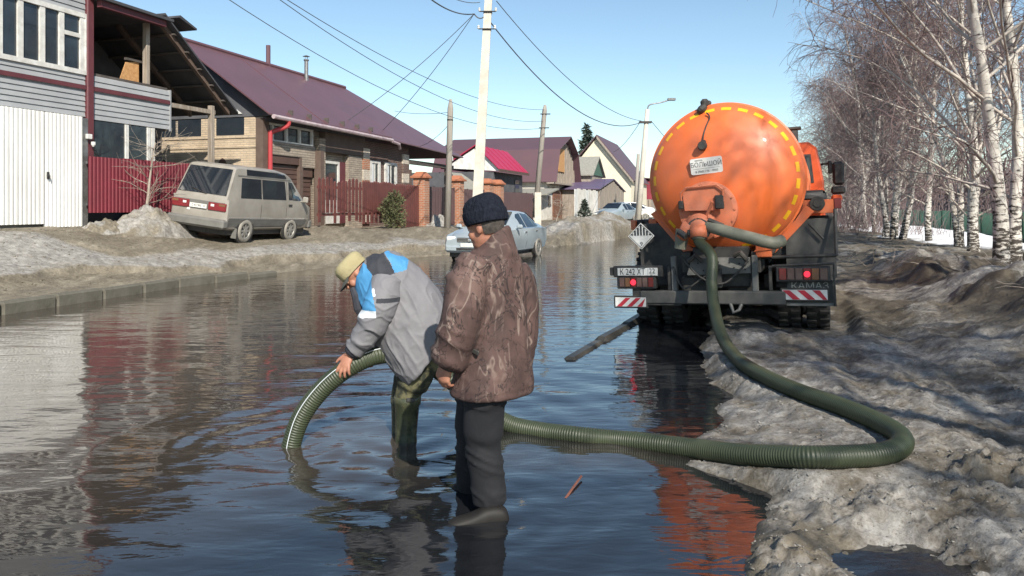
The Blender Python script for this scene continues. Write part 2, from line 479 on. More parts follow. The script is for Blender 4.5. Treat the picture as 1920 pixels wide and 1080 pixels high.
    mound = (1 - .8 * sstep(16, 25, S)) * sstep(2.3, 3.3, T + 0.35 * fbm(S * .5, T * .5, 3, 76)) * (1 - sstep(7.3, 10.5, T))
    zr = zr + mound * (0.24 + 0.30 * np.abs(fbm(X * 0.75, Y * 0.75, 4, 77)) * 1.6 + 0.05 * fbm(X * 3.2, Y * 3.2, 4, 78))
    zr = zr + sstep(.8, 2, d) * (0.030 * fbm(S * 1.6, T * 7, 4, 87) + 0.020 * fbm(X * 7, Y * 7, 3, 90))
    big = np.exp(-(((X - 6.3) / 1.5) ** 2 + ((Y - 9.0) / 1.5) ** 2)) + 0.7 * np.exp(-(((X - 5.3) / 1.0) ** 2 + ((Y - 6.9) / 1.0) ** 2))
    zr = zr + big * (0.30 + 0.16 * fbm(X * 2.1, Y * 2.1, 4, 79))
    zr = zr - 0.8 * sstep(11.5, 15.5, T) - .45 * sstep(8.5, 11, T) * (1 - sstep(34, 46, S))
    zr = zr * (1 - 0.2 * sstep(40, 80, Y))
    ct_, st_ = math.cos(R(-22.5)), math.sin(R(-22.5))
    tx_ = (X - 2.53) * ct_ + (Y - 9.0) * st_; ty_ = -(X - 2.53) * st_ + (Y - 9.0) * ct_
    wb = sstep(.35, .6, tx_) * (1 - sstep(1.36, 1.6, tx_)) * sstep(-.15, .45, ty_) * (1 - sstep(3.6, 4.2, ty_))
    zr = zr * (1 - wb) + wb * (.015 + .02 * lump2)
    hd, hh_ = hose_dist(X, Y)
    wt = 1 - sstep(.06, .26, hd)
    zr = zr * (1 - wt) + (hh_ - .060 + .012 * lump3) * wt
    z = z * (1 - isr) + np.maximum(zr, -0.9) * isr
    icy = near * (1 - sstep(2.0, 3.0, T - 0.4 * fbm(X, Y, 3, 81))) * (0.78 + 0.5 * lump2)
    icy2 = (1 - near) * sstep(-0.05, 0.3, fbm(S * 0.6, T * 2.4, 5, 83)) * 0.5
    st = np.clip(icy * (.66 + .42 * fbm(X * 1.6, Y * 1.6, 4, 88)) + icy2 + mound * sstep(0.08, 0.4, fbm(X * 0.8, Y * 0.8, 4, 84)) * 0.38, 0, 1) * sstep(0.05, 0.3, d)
    snow = snow * (1 - isr) + isr * st
    wz = sstep(6.3, 6.9, T - .9 * (1 - sstep(26, 36, S)) + 1.3 * fbm(S * .3, T * .3, 3, 85)) * (1 - sstep(13.0, 14.0, T)) * sstep(25, 30, S)
    white = wz * isr
    mud = mud * (1 - isr) + isr * (0.36 + 0.45 * fbm(S * .8, T * 1.9, 4, 86) - 0.45 * mound)
    return z, snow, np.clip(mud, 0, 1), white
def gz(x, y):
    z = ground_fields(np.array([float(x)]), np.array([float(y)]))[0]
    return float(z[0])

def spaced(segs):
    out = [segs[0][0]]
    for a, b, d in segs:
        n = max(1, int(round((b - a) / d)))
        out.extend(list(np.linspace(a, b, n + 1)[1:]))
    return np.array(out)
def grow_out(a, b, d0, q):
    r = [a]; d = d0
    while r[-1] < b:
        r.append(r[-1] + d); d *= q
    return np.array(r)
gx = np.concatenate([-grow_out(16, 1500, .5, 1.25)[1:][::-1], spaced([(-16, -11, .12), (-11, -3, .06), (-3, 0.6, .06), (0.6, 4.6, .018), (4.6, 8, .045), (8, 20, .1)]), grow_out(20, 1500, .4, 1.2)[1:]])
gy = np.concatenate([-grow_out(8, 400, .8, 1.5)[1:][::-1], spaced([(-8, 2.2, .4), (2.2, 6.0, .018), (6.0, 10, .03), (10, 22, .07), (22, 48, .2)]), grow_out(48, 2500, .5, 1.16)[1:]])
GX, GY = np.meshgrid(gx, gy)
gzv, gsnow, gmud, gwhite = ground_fields(GX.ravel(), GY.ravel())
nx, ny = len(gx), len(gy)
ii = (np.arange(ny - 1)[:, None] * nx + np.arange(nx - 1)[None, :]).ravel()
quads = np.stack([ii, ii + 1, ii + nx + 1, ii + nx], 1)

def ground_mat():
    m = bpy.data.materials.new('mud_ice_and_old_snow'); m.use_nodes = True
    nt = m.node_tree; b = nt.nodes['Principled BSDF']; N = nt.nodes.new; L = nt.links.new
    tc = N('ShaderNodeTexCoord')
    def noise(sc, det=8, rough=.6, st=None):
        n = N('ShaderNodeTexNoise'); n.inputs['Scale'].default_value = sc; n.inputs['Detail'].default_value = det; n.inputs['Roughness'].default_value = rough
        if st:
            mp = N('ShaderNodeMapping'); mp.inputs['Scale'].default_value = st; mp.inputs['Rotation'].default_value = (0, 0, PHI); L(tc.outputs['Object'], mp.inputs[0]); L(mp.outputs[0], n.inputs['Vector'])
        else: L(tc.outputs['Object'], n.inputs['Vector'])
        return n
    def ramp(src, els):
        r = N('ShaderNodeValToRGB'); e = r.color_ramp.elements
        while len(e) < len(els): e.new(0.5)
        for k, (pp, c) in enumerate(els): e[k].position = pp; e[k].color = (*c, 1)
        L(src, r.inputs[0]); return r
    def att(n):
        a = N('ShaderNodeAttribute'); a.attribute_name = n; return a.outputs['Fac']
    def mix(f, a, c):
        x = N('ShaderNodeMix'); x.data_type = 'RGBA'; L(f, x.inputs['Factor']); L(a, x.inputs['A']); L(c, x.inputs['B']); return x.outputs['Result']
    def math_(op, a, c=None, v=None):
        x = N('ShaderNodeMath'); x.operation = op; L(a, x.inputs[0])
        if c is not None: L(c, x.inputs[1])
        if v is not None: x.inputs[1].default_value = v
        return x.outputs[0]
    nf = noise(3.2, 10, .7); ns = noise(2.0, 9, .68, (2.2, .5, 1)); ng = noise(22, 6, .7); nw = noise(7, 9, .72)
    darkmud = ramp(nf.outputs['Fac'], [(.3, (.035, .028, .02)), (.5, (.075, .06, .044)), (.72, (.13, .105, .08))])
    drymud = ramp(ns.outputs['Fac'], [(.3, (.14, .118, .085)), (.52, (.24, .208, .155)), (.72, (.35, .31, .24))])
    mud0 = mix(att('mud'), darkmud.outputs[0], drymud.outputs[0])
    ngm = noise(14, 9, .78); mr_ = ramp(ngm.outputs['Fac'], [(.3, (.42, .40, .37)), (.5, (.95, .95, .95)), (.68, (1.45, 1.42, 1.36))])
    mm = N('ShaderNodeMix'); mm.data_type = 'RGBA'; mm.blend_type = 'MULTIPLY'; mm.inputs['Factor'].default_value = .8; L(mud0, mm.inputs['A']); L(mr_.outputs[0], mm.inputs['B']); mud = mm.outputs['Result']
    ice = ramp(nw.outputs['Fac'], [(.3, (.15, .137, .122)), (.45, (.24, .225, .203)), (.58, (.35, .33, .30)), (.75, (.52, .50, .465))])
    gt = noise(55, 4, .8); gr = ramp(gt.outputs['Fac'], [(.34, (.38, .35, .31)), (.47, (1, 1, 1))])
    gm = N('ShaderNodeMix'); gm.data_type = 'RGBA'; gm.blend_type = 'MULTIPLY'; gm.inputs['Factor'].default_value = .85; L(ice.outputs[0], gm.inputs['A']); L(gr.outputs[0], gm.inputs['B'])
    # break the snow mask with noise
    a1 = math_('MULTIPLY_ADD', ng.outputs['Fac'], v=.9); a1n = a1.node; a1n.inputs[2].default_value = -.45
    a2 = math_('ADD', att('snow'), a1)
    a3 = math_('MULTIPLY_ADD', nf.outputs['Fac'], v=.8); a3.node.inputs[2].default_value = -.4
    a4 = math_('ADD', a2, a3)
    mr = N('ShaderNodeMapRange'); mr.inputs['From Min'].default_value = .28; mr.inputs['From Max'].default_value = .68; L(a4, mr.inputs['Value'])
    c = mix(mr.outputs[0], mud, gm.outputs['Result'])
    wcol = ramp(nw.outputs['Fac'], [(.35, (.66, .66, .66)), (.6, (.80, .80, .81))])
    c = mix(att('white'), c, wcol.outputs[0])
    L(c, b.inputs['Base Color'])
    rr = N('ShaderNodeMapRange'); rr.inputs['From Min'].default_value = .3; rr.inputs['From Max'].default_value = .65; rr.inputs['To Min'].default_value = .45; rr.inputs['To Max'].default_value = .95
    L(nf.outputs['Fac'], rr.inputs['Value']); L(rr.outputs[0], b.inputs['Roughness'])
    b.inputs['Specular IOR Level'].default_value = .3
    b1 = N('ShaderNodeBump'); b1.inputs['Strength'].default_value = .6; b1.inputs['Distance'].default_value = .05; L(nw.outputs['Fac'], b1.inputs['Height'])
    b2 = N('ShaderNodeBump'); b2.inputs['Strength'].default_value = .55; b2.inputs['Distance'].default_value = .02; L(ng.outputs['Fac'], b2.inputs['Height']); L(b1.outputs[0], b2.inputs['Normal'])
    L(b2.outputs[0], b.inputs['Normal'])
    return m
M['ground'] = ground_mat()
link('ground', npmesh('ground', np.stack([GX.ravel(), GY.ravel(), gzv], 1), quads, M['ground'], True, {'snow': gsnow, 'mud': gmud, 'white': gwhite}), kind='structure')

# loose crumbs of ice and stones lying on both banks
def crumbs(name, n, seed, place, smin, smax, m):
    rs = np.random.RandomState(seed); x, y = place(rs, n)
    z, sn_, _, _ = ground_fields(x, y)
    base_ = np.array([(1, 0, 0), (-1, 0, 0), (0, 1, 0), (0, -1, 0), (0, 0, .8), (0, 0, -.8), (.6, .6, .4), (-.6, -.5, .5)], float)
    tri = np.array([(0, 6, 4), (6, 2, 4), (2, 1, 4), (1, 7, 4), (7, 3, 4), (3, 0, 4), (0, 2, 6), (1, 3, 7), (2, 0, 5), (1, 2, 5), (3, 1, 5), (0, 3, 5)])
    s = smin + (smax - smin) * rs.rand(n) ** 3
    a = rs.rand(n) * 6.283; ca, sa = np.cos(a), np.sin(a)
    b = base_[None] * (1 + .35 * rs.normal(size=(n, 8, 1))) * np.array([1, .8, .6]) * s[:, None, None]
    co = np.stack([b[..., 0] * ca[:, None] - b[..., 1] * sa[:, None] + x[:, None], b[..., 0] * sa[:, None] + b[..., 1] * ca[:, None] + y[:, None], b[..., 2] + (z + s * .15)[:, None]], -1).reshape(-1, 3)
    f = (tri[None] + (np.arange(n) * 8)[:, None, None]).reshape(-1, 3)
    link(name, npmesh(name, co, f, m, True), kind='stuff')
def pl_r(rs, n):
    y = 2.4 + 7.5 * rs.rand(n) ** 1.4; x = xr(y) + .12 + 3.2 * rs.rand(n) ** 1.3; return x, y
def pl_l(rs, n):
    y = 10 + 14 * rs.rand(n); x = xl(y) - .3 - 4.2 * rs.rand(n); return x, y
M['crumb'] = mat('dirty_ice_crumbs', (.30, .28, .25), (.09, .08, .065), 9, rough=.7)
M['stone'] = None
M['pebble'] = mat('verge_stones', (.12, .10, .075), (.24, .21, .16), 6, rough=.9)
crumbs('ice_crumbs', 5200, 3, pl_r, .003, .014, M['crumb'])
crumbs('verge_stones', 3500, 5, pl_l, .005, .03, M['pebble'])

def water_mat():
    m = bpy.data.materials.new('muddy_meltwater'); m.use_nodes = True
    nt = m.node_tree; b = nt.nodes['Principled BSDF']; N = nt.nodes.new; L = nt.links.new
    tc = N('ShaderNodeTexCoord')
    n0 = N('ShaderNodeTexNoise'); n0.inputs['Scale'].default_value = .5; n0.inputs['Detail'].default_value = 4; L(tc.outputs['Object'], n0.inputs['Vector'])
    si = N('ShaderNodeAttribute'); si.attribute_name = 'silt'
    ms = N('ShaderNodeMath'); ms.operation = 'MULTIPLY_ADD'; L(n0.outputs['Fac'], ms.inputs[0]); ms.inputs[1].default_value = .7; ms.inputs[2].default_value = -.35
    ms2 = N('ShaderNodeMath'); ms2.operation = 'ADD'; L(ms.outputs[0], ms2.inputs[0]); L(si.outputs['Fac'], ms2.inputs[1])
    r = N('ShaderNodeValToRGB'); r.color_ramp.elements[0].position = .1; r.color_ramp.elements[0].color = (.011, .012, .014, 1); r.color_ramp.elements[1].position = .95; r.color_ramp.elements[1].color = (.074, .059, .045, 1)
    L(ms2.outputs[0], r.inputs[0]); L(r.outputs[0], b.inputs['Base Color'])
    b.inputs['Roughness'].default_value = .045; b.inputs['IOR'].default_value = 1.74; b.inputs['Specular IOR Level'].default_value = .5
    def nz(sc, st, rot):
        mp = N('ShaderNodeMapping'); mp.inputs['Scale'].default_value = st; mp.inputs['Rotation'].default_value = (0, 0, rot); L(tc.outputs['Object'], mp.inputs[0])
        n = N('ShaderNodeTexNoise'); n.inputs['Scale'].default_value = sc; n.inputs['Detail'].default_value = 3.5; n.inputs['Roughness'].default_value = .5; n.inputs['Distortion'].default_value = .4
        L(mp.outputs[0], n.inputs['Vector']); return n.outputs['Fac']
    b1 = N('ShaderNodeBump'); b1.inputs['Strength'].default_value = 1; b1.inputs['Distance'].default_value = WATER_B1; L(nz(2.6, (.45, 1.25, 1), R(12)), b1.inputs['Height'])
    b2 = N('ShaderNodeBump'); b2.inputs['Strength'].default_value = 1; b2.inputs['Distance'].default_value = WATER_B2; L(nz(8.5, (.45, 1.2, 1), R(-8)), b2.inputs['Height']); L(b1.outputs[0], b2.inputs['Normal'])
    L(b2.outputs[0], b.inputs['Normal'])
    return m
WATER_B1, WATER_B2 = 0.0098, 0.0029
M['water'] = water_mat()
wx = np.concatenate([spaced([(-14, -4, .2), (-4, 2.6, .035), (2.6, 14, .25)])])
wy = np.concatenate([spaced([(-6, 2.2, .3), (2.2, 7.5, .035), (7.5, 12, .08), (12, 52, .5)])])
WX, WY = np.meshgrid(wx, wy)
X_, Y_ = WX.ravel(), WY.ravel()
wz_ = np.zeros_like(X_)
for cx, cy, A, lam, dec in ((-0.74, 5.2, .0062, .23, 1.7), (-1.46, 5.0, .0034, .17, .8), (-0.17, 3.9, .0028, .16, .7), (-0.25, 4.15, .0022, .19, .8)):
    rr_ = np.hypot(X_ - cx, Y_ - cy) + 0.05 * n2(X_ * 2, Y_ * 2, 91)
    wz_ += A * np.exp(-rr_ / dec) * np.cos(2 * math.pi * rr_ / (lam * (1 + .22 * rr_))) * (0.65 + .6 * n2(X_ * 1.1, Y_ * 1.1, 92))
wz_ += 0.005 * fbm(X_ * 1.5 + .4 * Y_, Y_ * 3.2 - .5 * X_, 3, 93) * (1 - sstep(8, 12, Y_))
wnx = len(wx)
wi = (np.arange(len(wy) - 1)[:, None] * wnx + np.arange(wnx - 1)[None, :]).ravel()
cxm = X_[wi] + .1; cym = Y_[wi] + .1
keep = (cxm > xl(cym) - 0.7) & (cxm < xr(cym) + np.where(cym < 7, 2.8, 1.8))
wi = wi[keep]
# stirred-up silt: thick on the left and around the men's boots, thin toward the truck
silt = .80 - .72 * sstep(-3.4, .4, X_ + .25 * (Y_ - 5) * 0 + .9 * fbm(X_ * .5, Y_ * .35, 3, 95)) - .25 * (1 - sstep(3.0, 4.6, Y_))
silt = silt + .45 * np.exp(-((X_ + 1.0) ** 2 + (Y_ - 5.0) ** 2) / .55) + .5 * np.exp(-((X_ - .5) / .7) ** 2 - ((Y_ - 4.75) / .28) ** 2)
link('water', npmesh('water', np.stack([X_, Y_, wz_], 1), np.stack([wi, wi + 1, wi + wnx + 1, wi + wnx], 1), M['water'], True, {'silt': np.clip(silt, 0, 1)}), kind='structure')

# kerbs: single concrete stones as parts
M['kerb'] = mat('kerb_concrete', (.085, .078, .058), (.13, .12, .095), 3, rough=.85, bump=.35, bscale=25)
kl = struct('kerb')
mbk = MB(); mbk.box((0, -.09, -.35), (.985, .09, .185), .032); me_k = mbk.mesh('kerb_stone', M['kerb'])
def kerb_run(root, pts, first=True):
    for a, b_ in zip(pts[:-1], pts[1:]):
        a = Vector(a); b_ = Vector(b_); L_ = (b_ - a).length; n_ = max(1, int(round(L_)))
        for i in range(n_):
            q = a.lerp(b_, i / n_); an = math.atan2(b_.y - a.y, b_.x - a.x)
            o = link('kerb_stone', me_k, root, loc=(q.x, q.y, q.z + random.uniform(-.012, .012)), rot=(random.uniform(-.02, .02), random.uniform(-.008, .008), an + random.uniform(-.006, .006)))
            o.scale = (L_ / n_, 1, 1)
kerb_run(kl, [(xl(y) + .05, y, 0) for y in (7.0, 10.9, 14.6)] + [(xl(17.2) + .06, 17.2, -.13)])
kr = struct('kerb')
M['wetkerb'] = mat('wet_kerb', (.045, .04, .032), (.085, .076, .06), 4, rough=.5, bump=.4, bscale=20)
mbk = MB(); mbk.box((0, -.09, -.35), (.985, .09, .185), .05); me_k = mbk.mesh('kerb_stone', M['wetkerb'])
kerb_run(kr, [(.58, 7.7, -.15), (1.95, 10.9, -.115), (5.3, 20, -.08)])
# ---------------------------------------------------------------- near houses on the left bank
M['siding'] = mat('grey_siding', (.36, .365, .37), (.30, .305, .31), 1.5, rough=.55)
M['maroon'] = mat('maroon_paint', (.13, .035, .04), (.10, .028, .034), 3, rough=.55)
M['gate'] = mat('white_corrugated_sheet', (.79, .78, .75), (.60, .575, .52), .8, rough=.5, stretch=(1, 1, .5), lo=.4, hi=.75)
M['burg'] = mat('burgundy_sheet', (.19, .022, .035), (.14, .022, .03), 1.2, rough=.5)
M['render'] = mat('grey_render', (.25, .245, .235), (.33, .325, .31), 3, rough=.9, bump=.2)
M['darkwood'] = mat('dark_old_boards', (.055, .045, .04), (.10, .085, .075), 3, rough=.85, stretch=(1, 1, 4))
M['osb'] = mat('orange_chipboard', (.40, .20, .075), (.55, .31, .13), 14, rough=.85)
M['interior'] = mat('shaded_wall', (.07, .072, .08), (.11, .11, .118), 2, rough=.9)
M['tin'] = mat('old_roofing_felt', (.038, .039, .045), (.07, .068, .072), 2, rough=.75)
M['maroonroof'] = mat('plum_metal_roof', (.135, .066, .074), (.115, .058, .065), .6, rough=.40)
M['cream'] = brickmat('cream_brick', (.60, .475, .33), (.53, .415, .29), (.42, .35, .27), .25, .075)
M['stone'] = brickmat('stone_cladding', (.42, .35, .275), (.33, .275, .22), (.22, .19, .16), .32, .085, bump=.9, msize=.01)
M['brownbrick'] = brickmat('brown_brick', (.15, .075, .055), (.12, .062, .05), (.2, .17, .15), .25, .075)
M['redbrick'] = brickmat('orange_brick', (.42, .155, .075), (.36, .13, .065), (.42, .33, .26), .25, .075)
M['whitebrick'] = brickmat('white_brick', (.66, .60, .50), (.6, .54, .45), (.5, .42, .34), .25, .075)
M['browndoor'] = mat('brown_door', (.105, .062, .048), (.085, .05, .04), 2, rough=.55)
M['brownframe'] = mat('brown_timber', (.10, .068, .054), (.14, .098, .078), 3, rough=.7)
M['picket'] = mat('picket_paint', (.14, .045, .038), (.10, .034, .03), 2.5, rough=.6)
M['redpipe'] = mat('red_downpipe', (.40, .045, .05), rough=.4)
M['curtain'] = mat('white_net_curtain', (.7, .72, .72), (.5, .53, .55), 4, rough=.9, stretch=(6, 6, .4))
M['whiteframe'] = mat('worn_white_frame', (.68, .67, .63), (.5, .48, .44), 5, rough=.6)

T0 = -15.1
def lx(px, t=T0, s0=0.0): return s_at(px, t) - s0
H1 = thing('house', 'two-storey grey-sided house with white corrugated garage doors and an open upper balcony', 'house', ST(0, T0), (0, 0, ROAD_ROT))
xa, xp, xb = 7.5, lx(165), lx(321)
mb = MB(); mb.box((xa, .12, .3), (xp, 9, 8.2)); mb.build('wall', M['render'], H1)
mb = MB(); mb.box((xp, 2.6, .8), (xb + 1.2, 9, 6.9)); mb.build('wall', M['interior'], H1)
# siding boards, one by one
def plank(x0, x1, z, h, parent, m):
    q = MB(); q.prism([(.115, z), (.085, z), (.10, z + h), (.115, z + h)], 'x', x0, x1)
    vs = q
    return q.build('siding_plank', m, parent)
def siding(x0, x1, z0, z1, n, parent):
    h = (z1 - z0) / n
    for i in range(n):
        q = MB()
        z = z0 + i * h
        q.prism([(.13, z + .004), (.058, z + .004), (.078, z + h - .012), (.085, z + h), (.13, z + h)], 'x', x0, x1)
        q.build('siding_plank', M['siding'], parent)
siding(xa, xp - .02, 3.74, 4.76, 8, H1)
siding(xa, xp - .02, 6.2, 8.1, 14, H1)
siding(xp + .2, xb, 3.70, 4.78, 8, H1)
mb = MB(); mb.box((xp + .2, .132, 3.70), (xb - .004, .25, 4.76)); mb.box((xp + .2, .13, 4.78), (xb, 2.55, 4.86)); mb.build('balcony_floor', M['darkwood'], H1)
mb = MB(); mb.box((xb, .05, 3.66), (xb + .06, .3, 4.8)); mb.build('corner_trim', M['siding'], H1)
for a, b_ in ((xa, xp - .02), (xp + .2, xb)):
    mb = MB(); mb.box((a, .03, 4.40), (b_, .056, 4.50)); mb.build('trim_strip', M['maroon'], H1)
mb = MB(); mb.box((xp - .01, .0, 2.62), (xp + .19, .17, 8.2), .02); mb.build('corner_post', M['maroon'], H1)
# upper window row
wz0, wz1 = 4.80, 6.17
fr = MB(); xs = [lx(q) for q in (-85, -40, 3, 42, 83, 119, 158)]
fr.box((xs[0] - .12, .03, wz0 - .05), (xs[-1] + .12, .14, wz0 + .06)); fr.box((xs[0] - .12, .03, wz1 - .05), (xs[-1] + .12, .14, wz1 + .06))
for x in xs: fr.box((x - .065, .045, wz0 + .06), (x + .065, .14, wz1 - .05))
fr.box((xs[-2] + .065, .05, 5.62), (xs[-1] - .065, .13, 5.72)); fr.box((xs[-1] + .065, .03, wz0 + .06), (xs[-1] + .12, .14, wz1 - .05))
wf = fr.build('window_frame', M['whiteframe'], H1)
for i in range(6):
    a, b_ = xs[i] + .065, xs[i + 1] - .065
    for z0, z1 in ([(wz0 + .06, wz1 - .05)] if i < 5 else [(wz0 + .06, 5.62), (5.72, wz1 - .05)]):
        q = MB(); q.box((a, .095, z0), (b_, .105, z1)); q.build('pane', M['glass'], wf)
    if i in (3, 4, 5):
        q = MB(); q.box((a + .03, .11, wz0 + .06), (b_ - .05, .114, wz0 + .06 + (.35, .9, .75)[i - 3])); q.build('curtain', M['curtain'], wf)
# garage doors of corrugated sheet
def corrugated(x0, x1, z0, z1, pitch, dep, y=0.0, skew=0.0):
    q = MB(); n = max(1, int(round((x1 - x0) / pitch))); p_ = (x1 - x0) / n; prof = []
    for i in range(n):
        a = x0 + i * p_
        prof += [(a, y), (a + p_ * .32, y), (a + p_ * .45, y - dep), (a + p_ * .87, y - dep)]
    prof.append((x1, y))
    vs = []; fs = []
    for (x, yy) in prof: vs += [(x, yy, z0 + skew * (x - x0)), (x, yy, z1)]
    for i in range(len(prof) - 1): fs.append((2 * i, 2 * i + 2, 2 * i + 3, 2 * i + 1))
    q.add(vs, fs); return q
for k, (a, b_, zz) in enumerate(((lx(81) - 1.02, lx(81) - .01, 1.18), (lx(81) + .01, lx(152), 1.1))):
    if k == 0:
        a = lx(81) - 2.35
    d_ = corrugated(a, b_, zz, 3.72, .105, .022, y=-.03).build('garage_door', M['gate'], H1)
    q = MB(); q.box((a, -.02, zz + .02), (b_, .02, 3.7)); q.build('backing_sheet', M['gate'], d_)
    if k == 1:
        q = MB(); q.box((a + .02, -.085, 2.2), (a + .09, -.05, 2.36), .01); q.tube([(a + .05, -.09, 2.3), (a + .05, -.12, 2.26), (a + .05, -.12, 2.2)], .012, 6); q.build('handle', M['black'], d_)
mb = MB(); mb.box((lx(152) + .005, -.01, 1.0), (xp - .012, .11, 3.70)); mb.build('door_jamb', M['steel'], H1)
mb = MB(); mb.box((xp - .1, -.1, 3.2), (xp + .04, -.02, 3.32), .01); mb.lathe([(.02, 0), (.05, .05), (.05, .12)], 10, 'z', (xp + .06, -.1, 3.02)); mb.build('wall_lamp', M['white'], H1)
# lower glazing behind the burgundy fence
zb, zt = 2.80, 3.68
g0 = MB(); zl_ = [lx(q) for q in (172, 240, 281, 289)]
for x in zl_: g0.box((x - .05, .02, 2.2), (x + .05, .12, zt))
g0.box((xp + .2, .03, 2.2), (zl_[-1], .11, 2.72)); gfr = g0.build('window_frame', M['whiteframe'], H1)
for a, b_ in zip(zl_[:-1], zl_[1:]):
    q = MB(); q.box((a + .05, .06, 2.72), (b_ - .05, .07, zt)); q.build('pane', M['glass'], gfr)
q = MB(); q.box((zl_[1] - .28, .075, 2.72), (zl_[1] - .06, .08, zt)); q.build('curtain', M['curtain'], gfr)
# open balcony
q = MB(); q.box((lx(287) - .06, .16, 4.86), (lx(287) + .07, .30, 6.52), .01); q.build('balcony_post', M['wood'], H1)
q = MB(); q.prism([(lx(247), 4.86), (lx(283), 4.86), (lx(283), 5.46), (lx(259), 5.38)], 'y', .4, .42); q.build('chipboard_panel', M['osb'], H1)
q = MB(); q.box((lx(258), .36, 5.44), (lx(287), .44, 5.50)); q.build('handrail', M['darkwood'], H1)
fr = MB(); x0, x1 = lx(176), lx(207)
for z in (4.95, 6.2): fr.box((x0 - .1, 2.5, z - .05), (x1 + .35, 2.59, z + .05))
for x in (x0 - .1, x1 + .27): fr.box((x, 2.5, 5.0), (x + .08, 2.59, 6.15))
f2 = fr.build('window_frame', M['whiteframe'], H1)
q = MB(); q.box((x0 - .02, 2.54, 5.0), (x1 + .27, 2.55, 6.15)); q.build('pane', M['glass'], f2)
# roof: flat eave with a beam, and the slope that runs down to the right
q = MB(); q.box((xp + .05, -.32, 6.60), (xb - .25, 8.6, 6.67)); q.build('roof', M['tin'], H1)
q = MB(); q.box((xp + .19, -.22, 6.44), (xb - .42, -.08, 6.595)); q.build('roof_beam', M['maroon'], H1)
def slope(x0, z0, x1, z1, y0, y1, th, nm, m):
    q = MB(); q.prism([(x0, z0), (x1, z1), (x1, z1 + th), (x0, z0 + th)], 'y', y0, y1); return q.build(nm, m, H1)
slope(xb - .55, 6.72, xb + 2.5, 4.42, -.30, 8.6, .06, 'roof', M['tin'])
for y in (-.1, 1.3, 2.7):
    slope(xb - .5, 6.52, xb + 2.35, 4.37, y, y + .11, .15, 'rafter', M['brownframe'])
for k in range(5):
    f_ = .15 + k * .18
    q = MB(); x = xb - .5 + 2.85 * f_; z = 6.66 - 2.15 * f_; q.box((x - .05, -.2, z - .05), (x + .06, 8, z - .005)); q.build('roof_batten', M['darkwood'], H1)
q = MB(); q.prism([(xb - .15, 6.75), (xb + .55, 6.55), (xb + .55, 6.6), (xb - .1, 6.82)], 'y', -.4, 3); q.build('roof_sheet', M['tin'], H1)
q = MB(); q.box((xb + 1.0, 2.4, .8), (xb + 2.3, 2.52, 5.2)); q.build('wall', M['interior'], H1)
q = MB(); q.box((xb + .05, .1, 4.35), (xb + 1.95, .22, 4.47)); q.build('tie_beam', M['wood'], H1)
q = MB(); q.box((xb + 1.75, .08, 1.0), (xb + 1.9, .23, 4.6), .015); q.build('support_post', M['wood'], H1)

# burgundy sheet fence
BF = thing('sheet_fence', 'burgundy corrugated sheet fence between the garage and the parked van', 'fence', ST(0, T0 + .12), (0, 0, ROAD_ROT))
a = lx(165, T0 + .12); e = lx(384, T0 + .12); n = 4
for i in range(n):
    x0 = a + (e - a) * i / n; x1 = a + (e - a) * (i + 1) / n
    corrugated(x0 + .004, x1 - .004, 1.42, 2.78 + .01 * (i % 2), .115, .02, y=-.005 * (i % 2)).build('fence_sheet', M['burg'], BF)
q = MB(); q.box((a, .03, 2.60), (e, .07, 2.66)); q.box((a, .03, 1.6), (e, .07, 1.66)); q.build('fence_rail', M['steel'], BF)

# ---------------------------------------------------------------- brick house with the long plum roof
T2 = -14.9
S2 = 21.0
H2 = thing('house', 'long brick house with plum metal roof behind the brown picket fence', 'house', ST(0, T2), (0, 0, ROAD_ROT))
E = lambda px: lx(px, T2)
RID = 3.3; XR1, XR2 = 32.0, 38.2
q = MB(); q.box((S2, .25, .3), (E(690), 8.0, 4.5)); q.build('wall', M['stone'], H2)
q = MB(); q.box((S2 - .03, .02, .3), (S2 - .002, 7.5, 3.9)); q.box((S2 - .028, .02, 3.9), (S2 - .002, .75, 4.50)); q.box((S2 - .028, 1.85, 3.9), (S2 - .002, 2.45, 4.5)); q.build('gable_wall', M['cream'], H2)
q = MB(); q.box((S2 - .06, .02, 3.82), (S2 - .032, 7.5, 3.92)); q.box((S2 - .06, .02, 3.5), (S2 - .032, 7.5, 3.56)); q.build('brick_string_course', M['cream'], H2)
for y0, y1 in ((.75, 1.85), (2.45, 3.4), (3.5, 4.6)):
    q = MB(); q.box((S2 - .025, y0, 3.92), (S2 - .015, y1, 4.5)); q.build('pane', M['glass'], H2)
for yc in (1.6, 4.0):       # niches
    q = MB(); q.prism([(yc - .22, 2.3), (yc + .22, 2.3), (yc + .22, 2.9), (yc + .1, 3.12), (yc, 3.18), (yc - .1, 3.12), (yc - .22, 2.9)], 'x', S2 - .034, S2 - .031); q.build('niche', M['browndoor'], H2)
q = MB(); q.prism([(-.3, 4.52), (6.9, 4.52), (RID, 7.1)], 'x', S2 - .05, S2 + .1); q.build('gable_boarding', M['interior'], H2)
q = MB(); q.prism([(.8, 4.62), (2.0, 4.62), (2.0, 5.45)], 'x', S2 - .08, S2 - .055); q.build('gable_sheet', M['white'], H2)
q = MB(); q.box((S2 - .12, -.04, .5), (S2 + .22, .24, 4.45)); q.build('corner_post', M['brownframe'], H2)
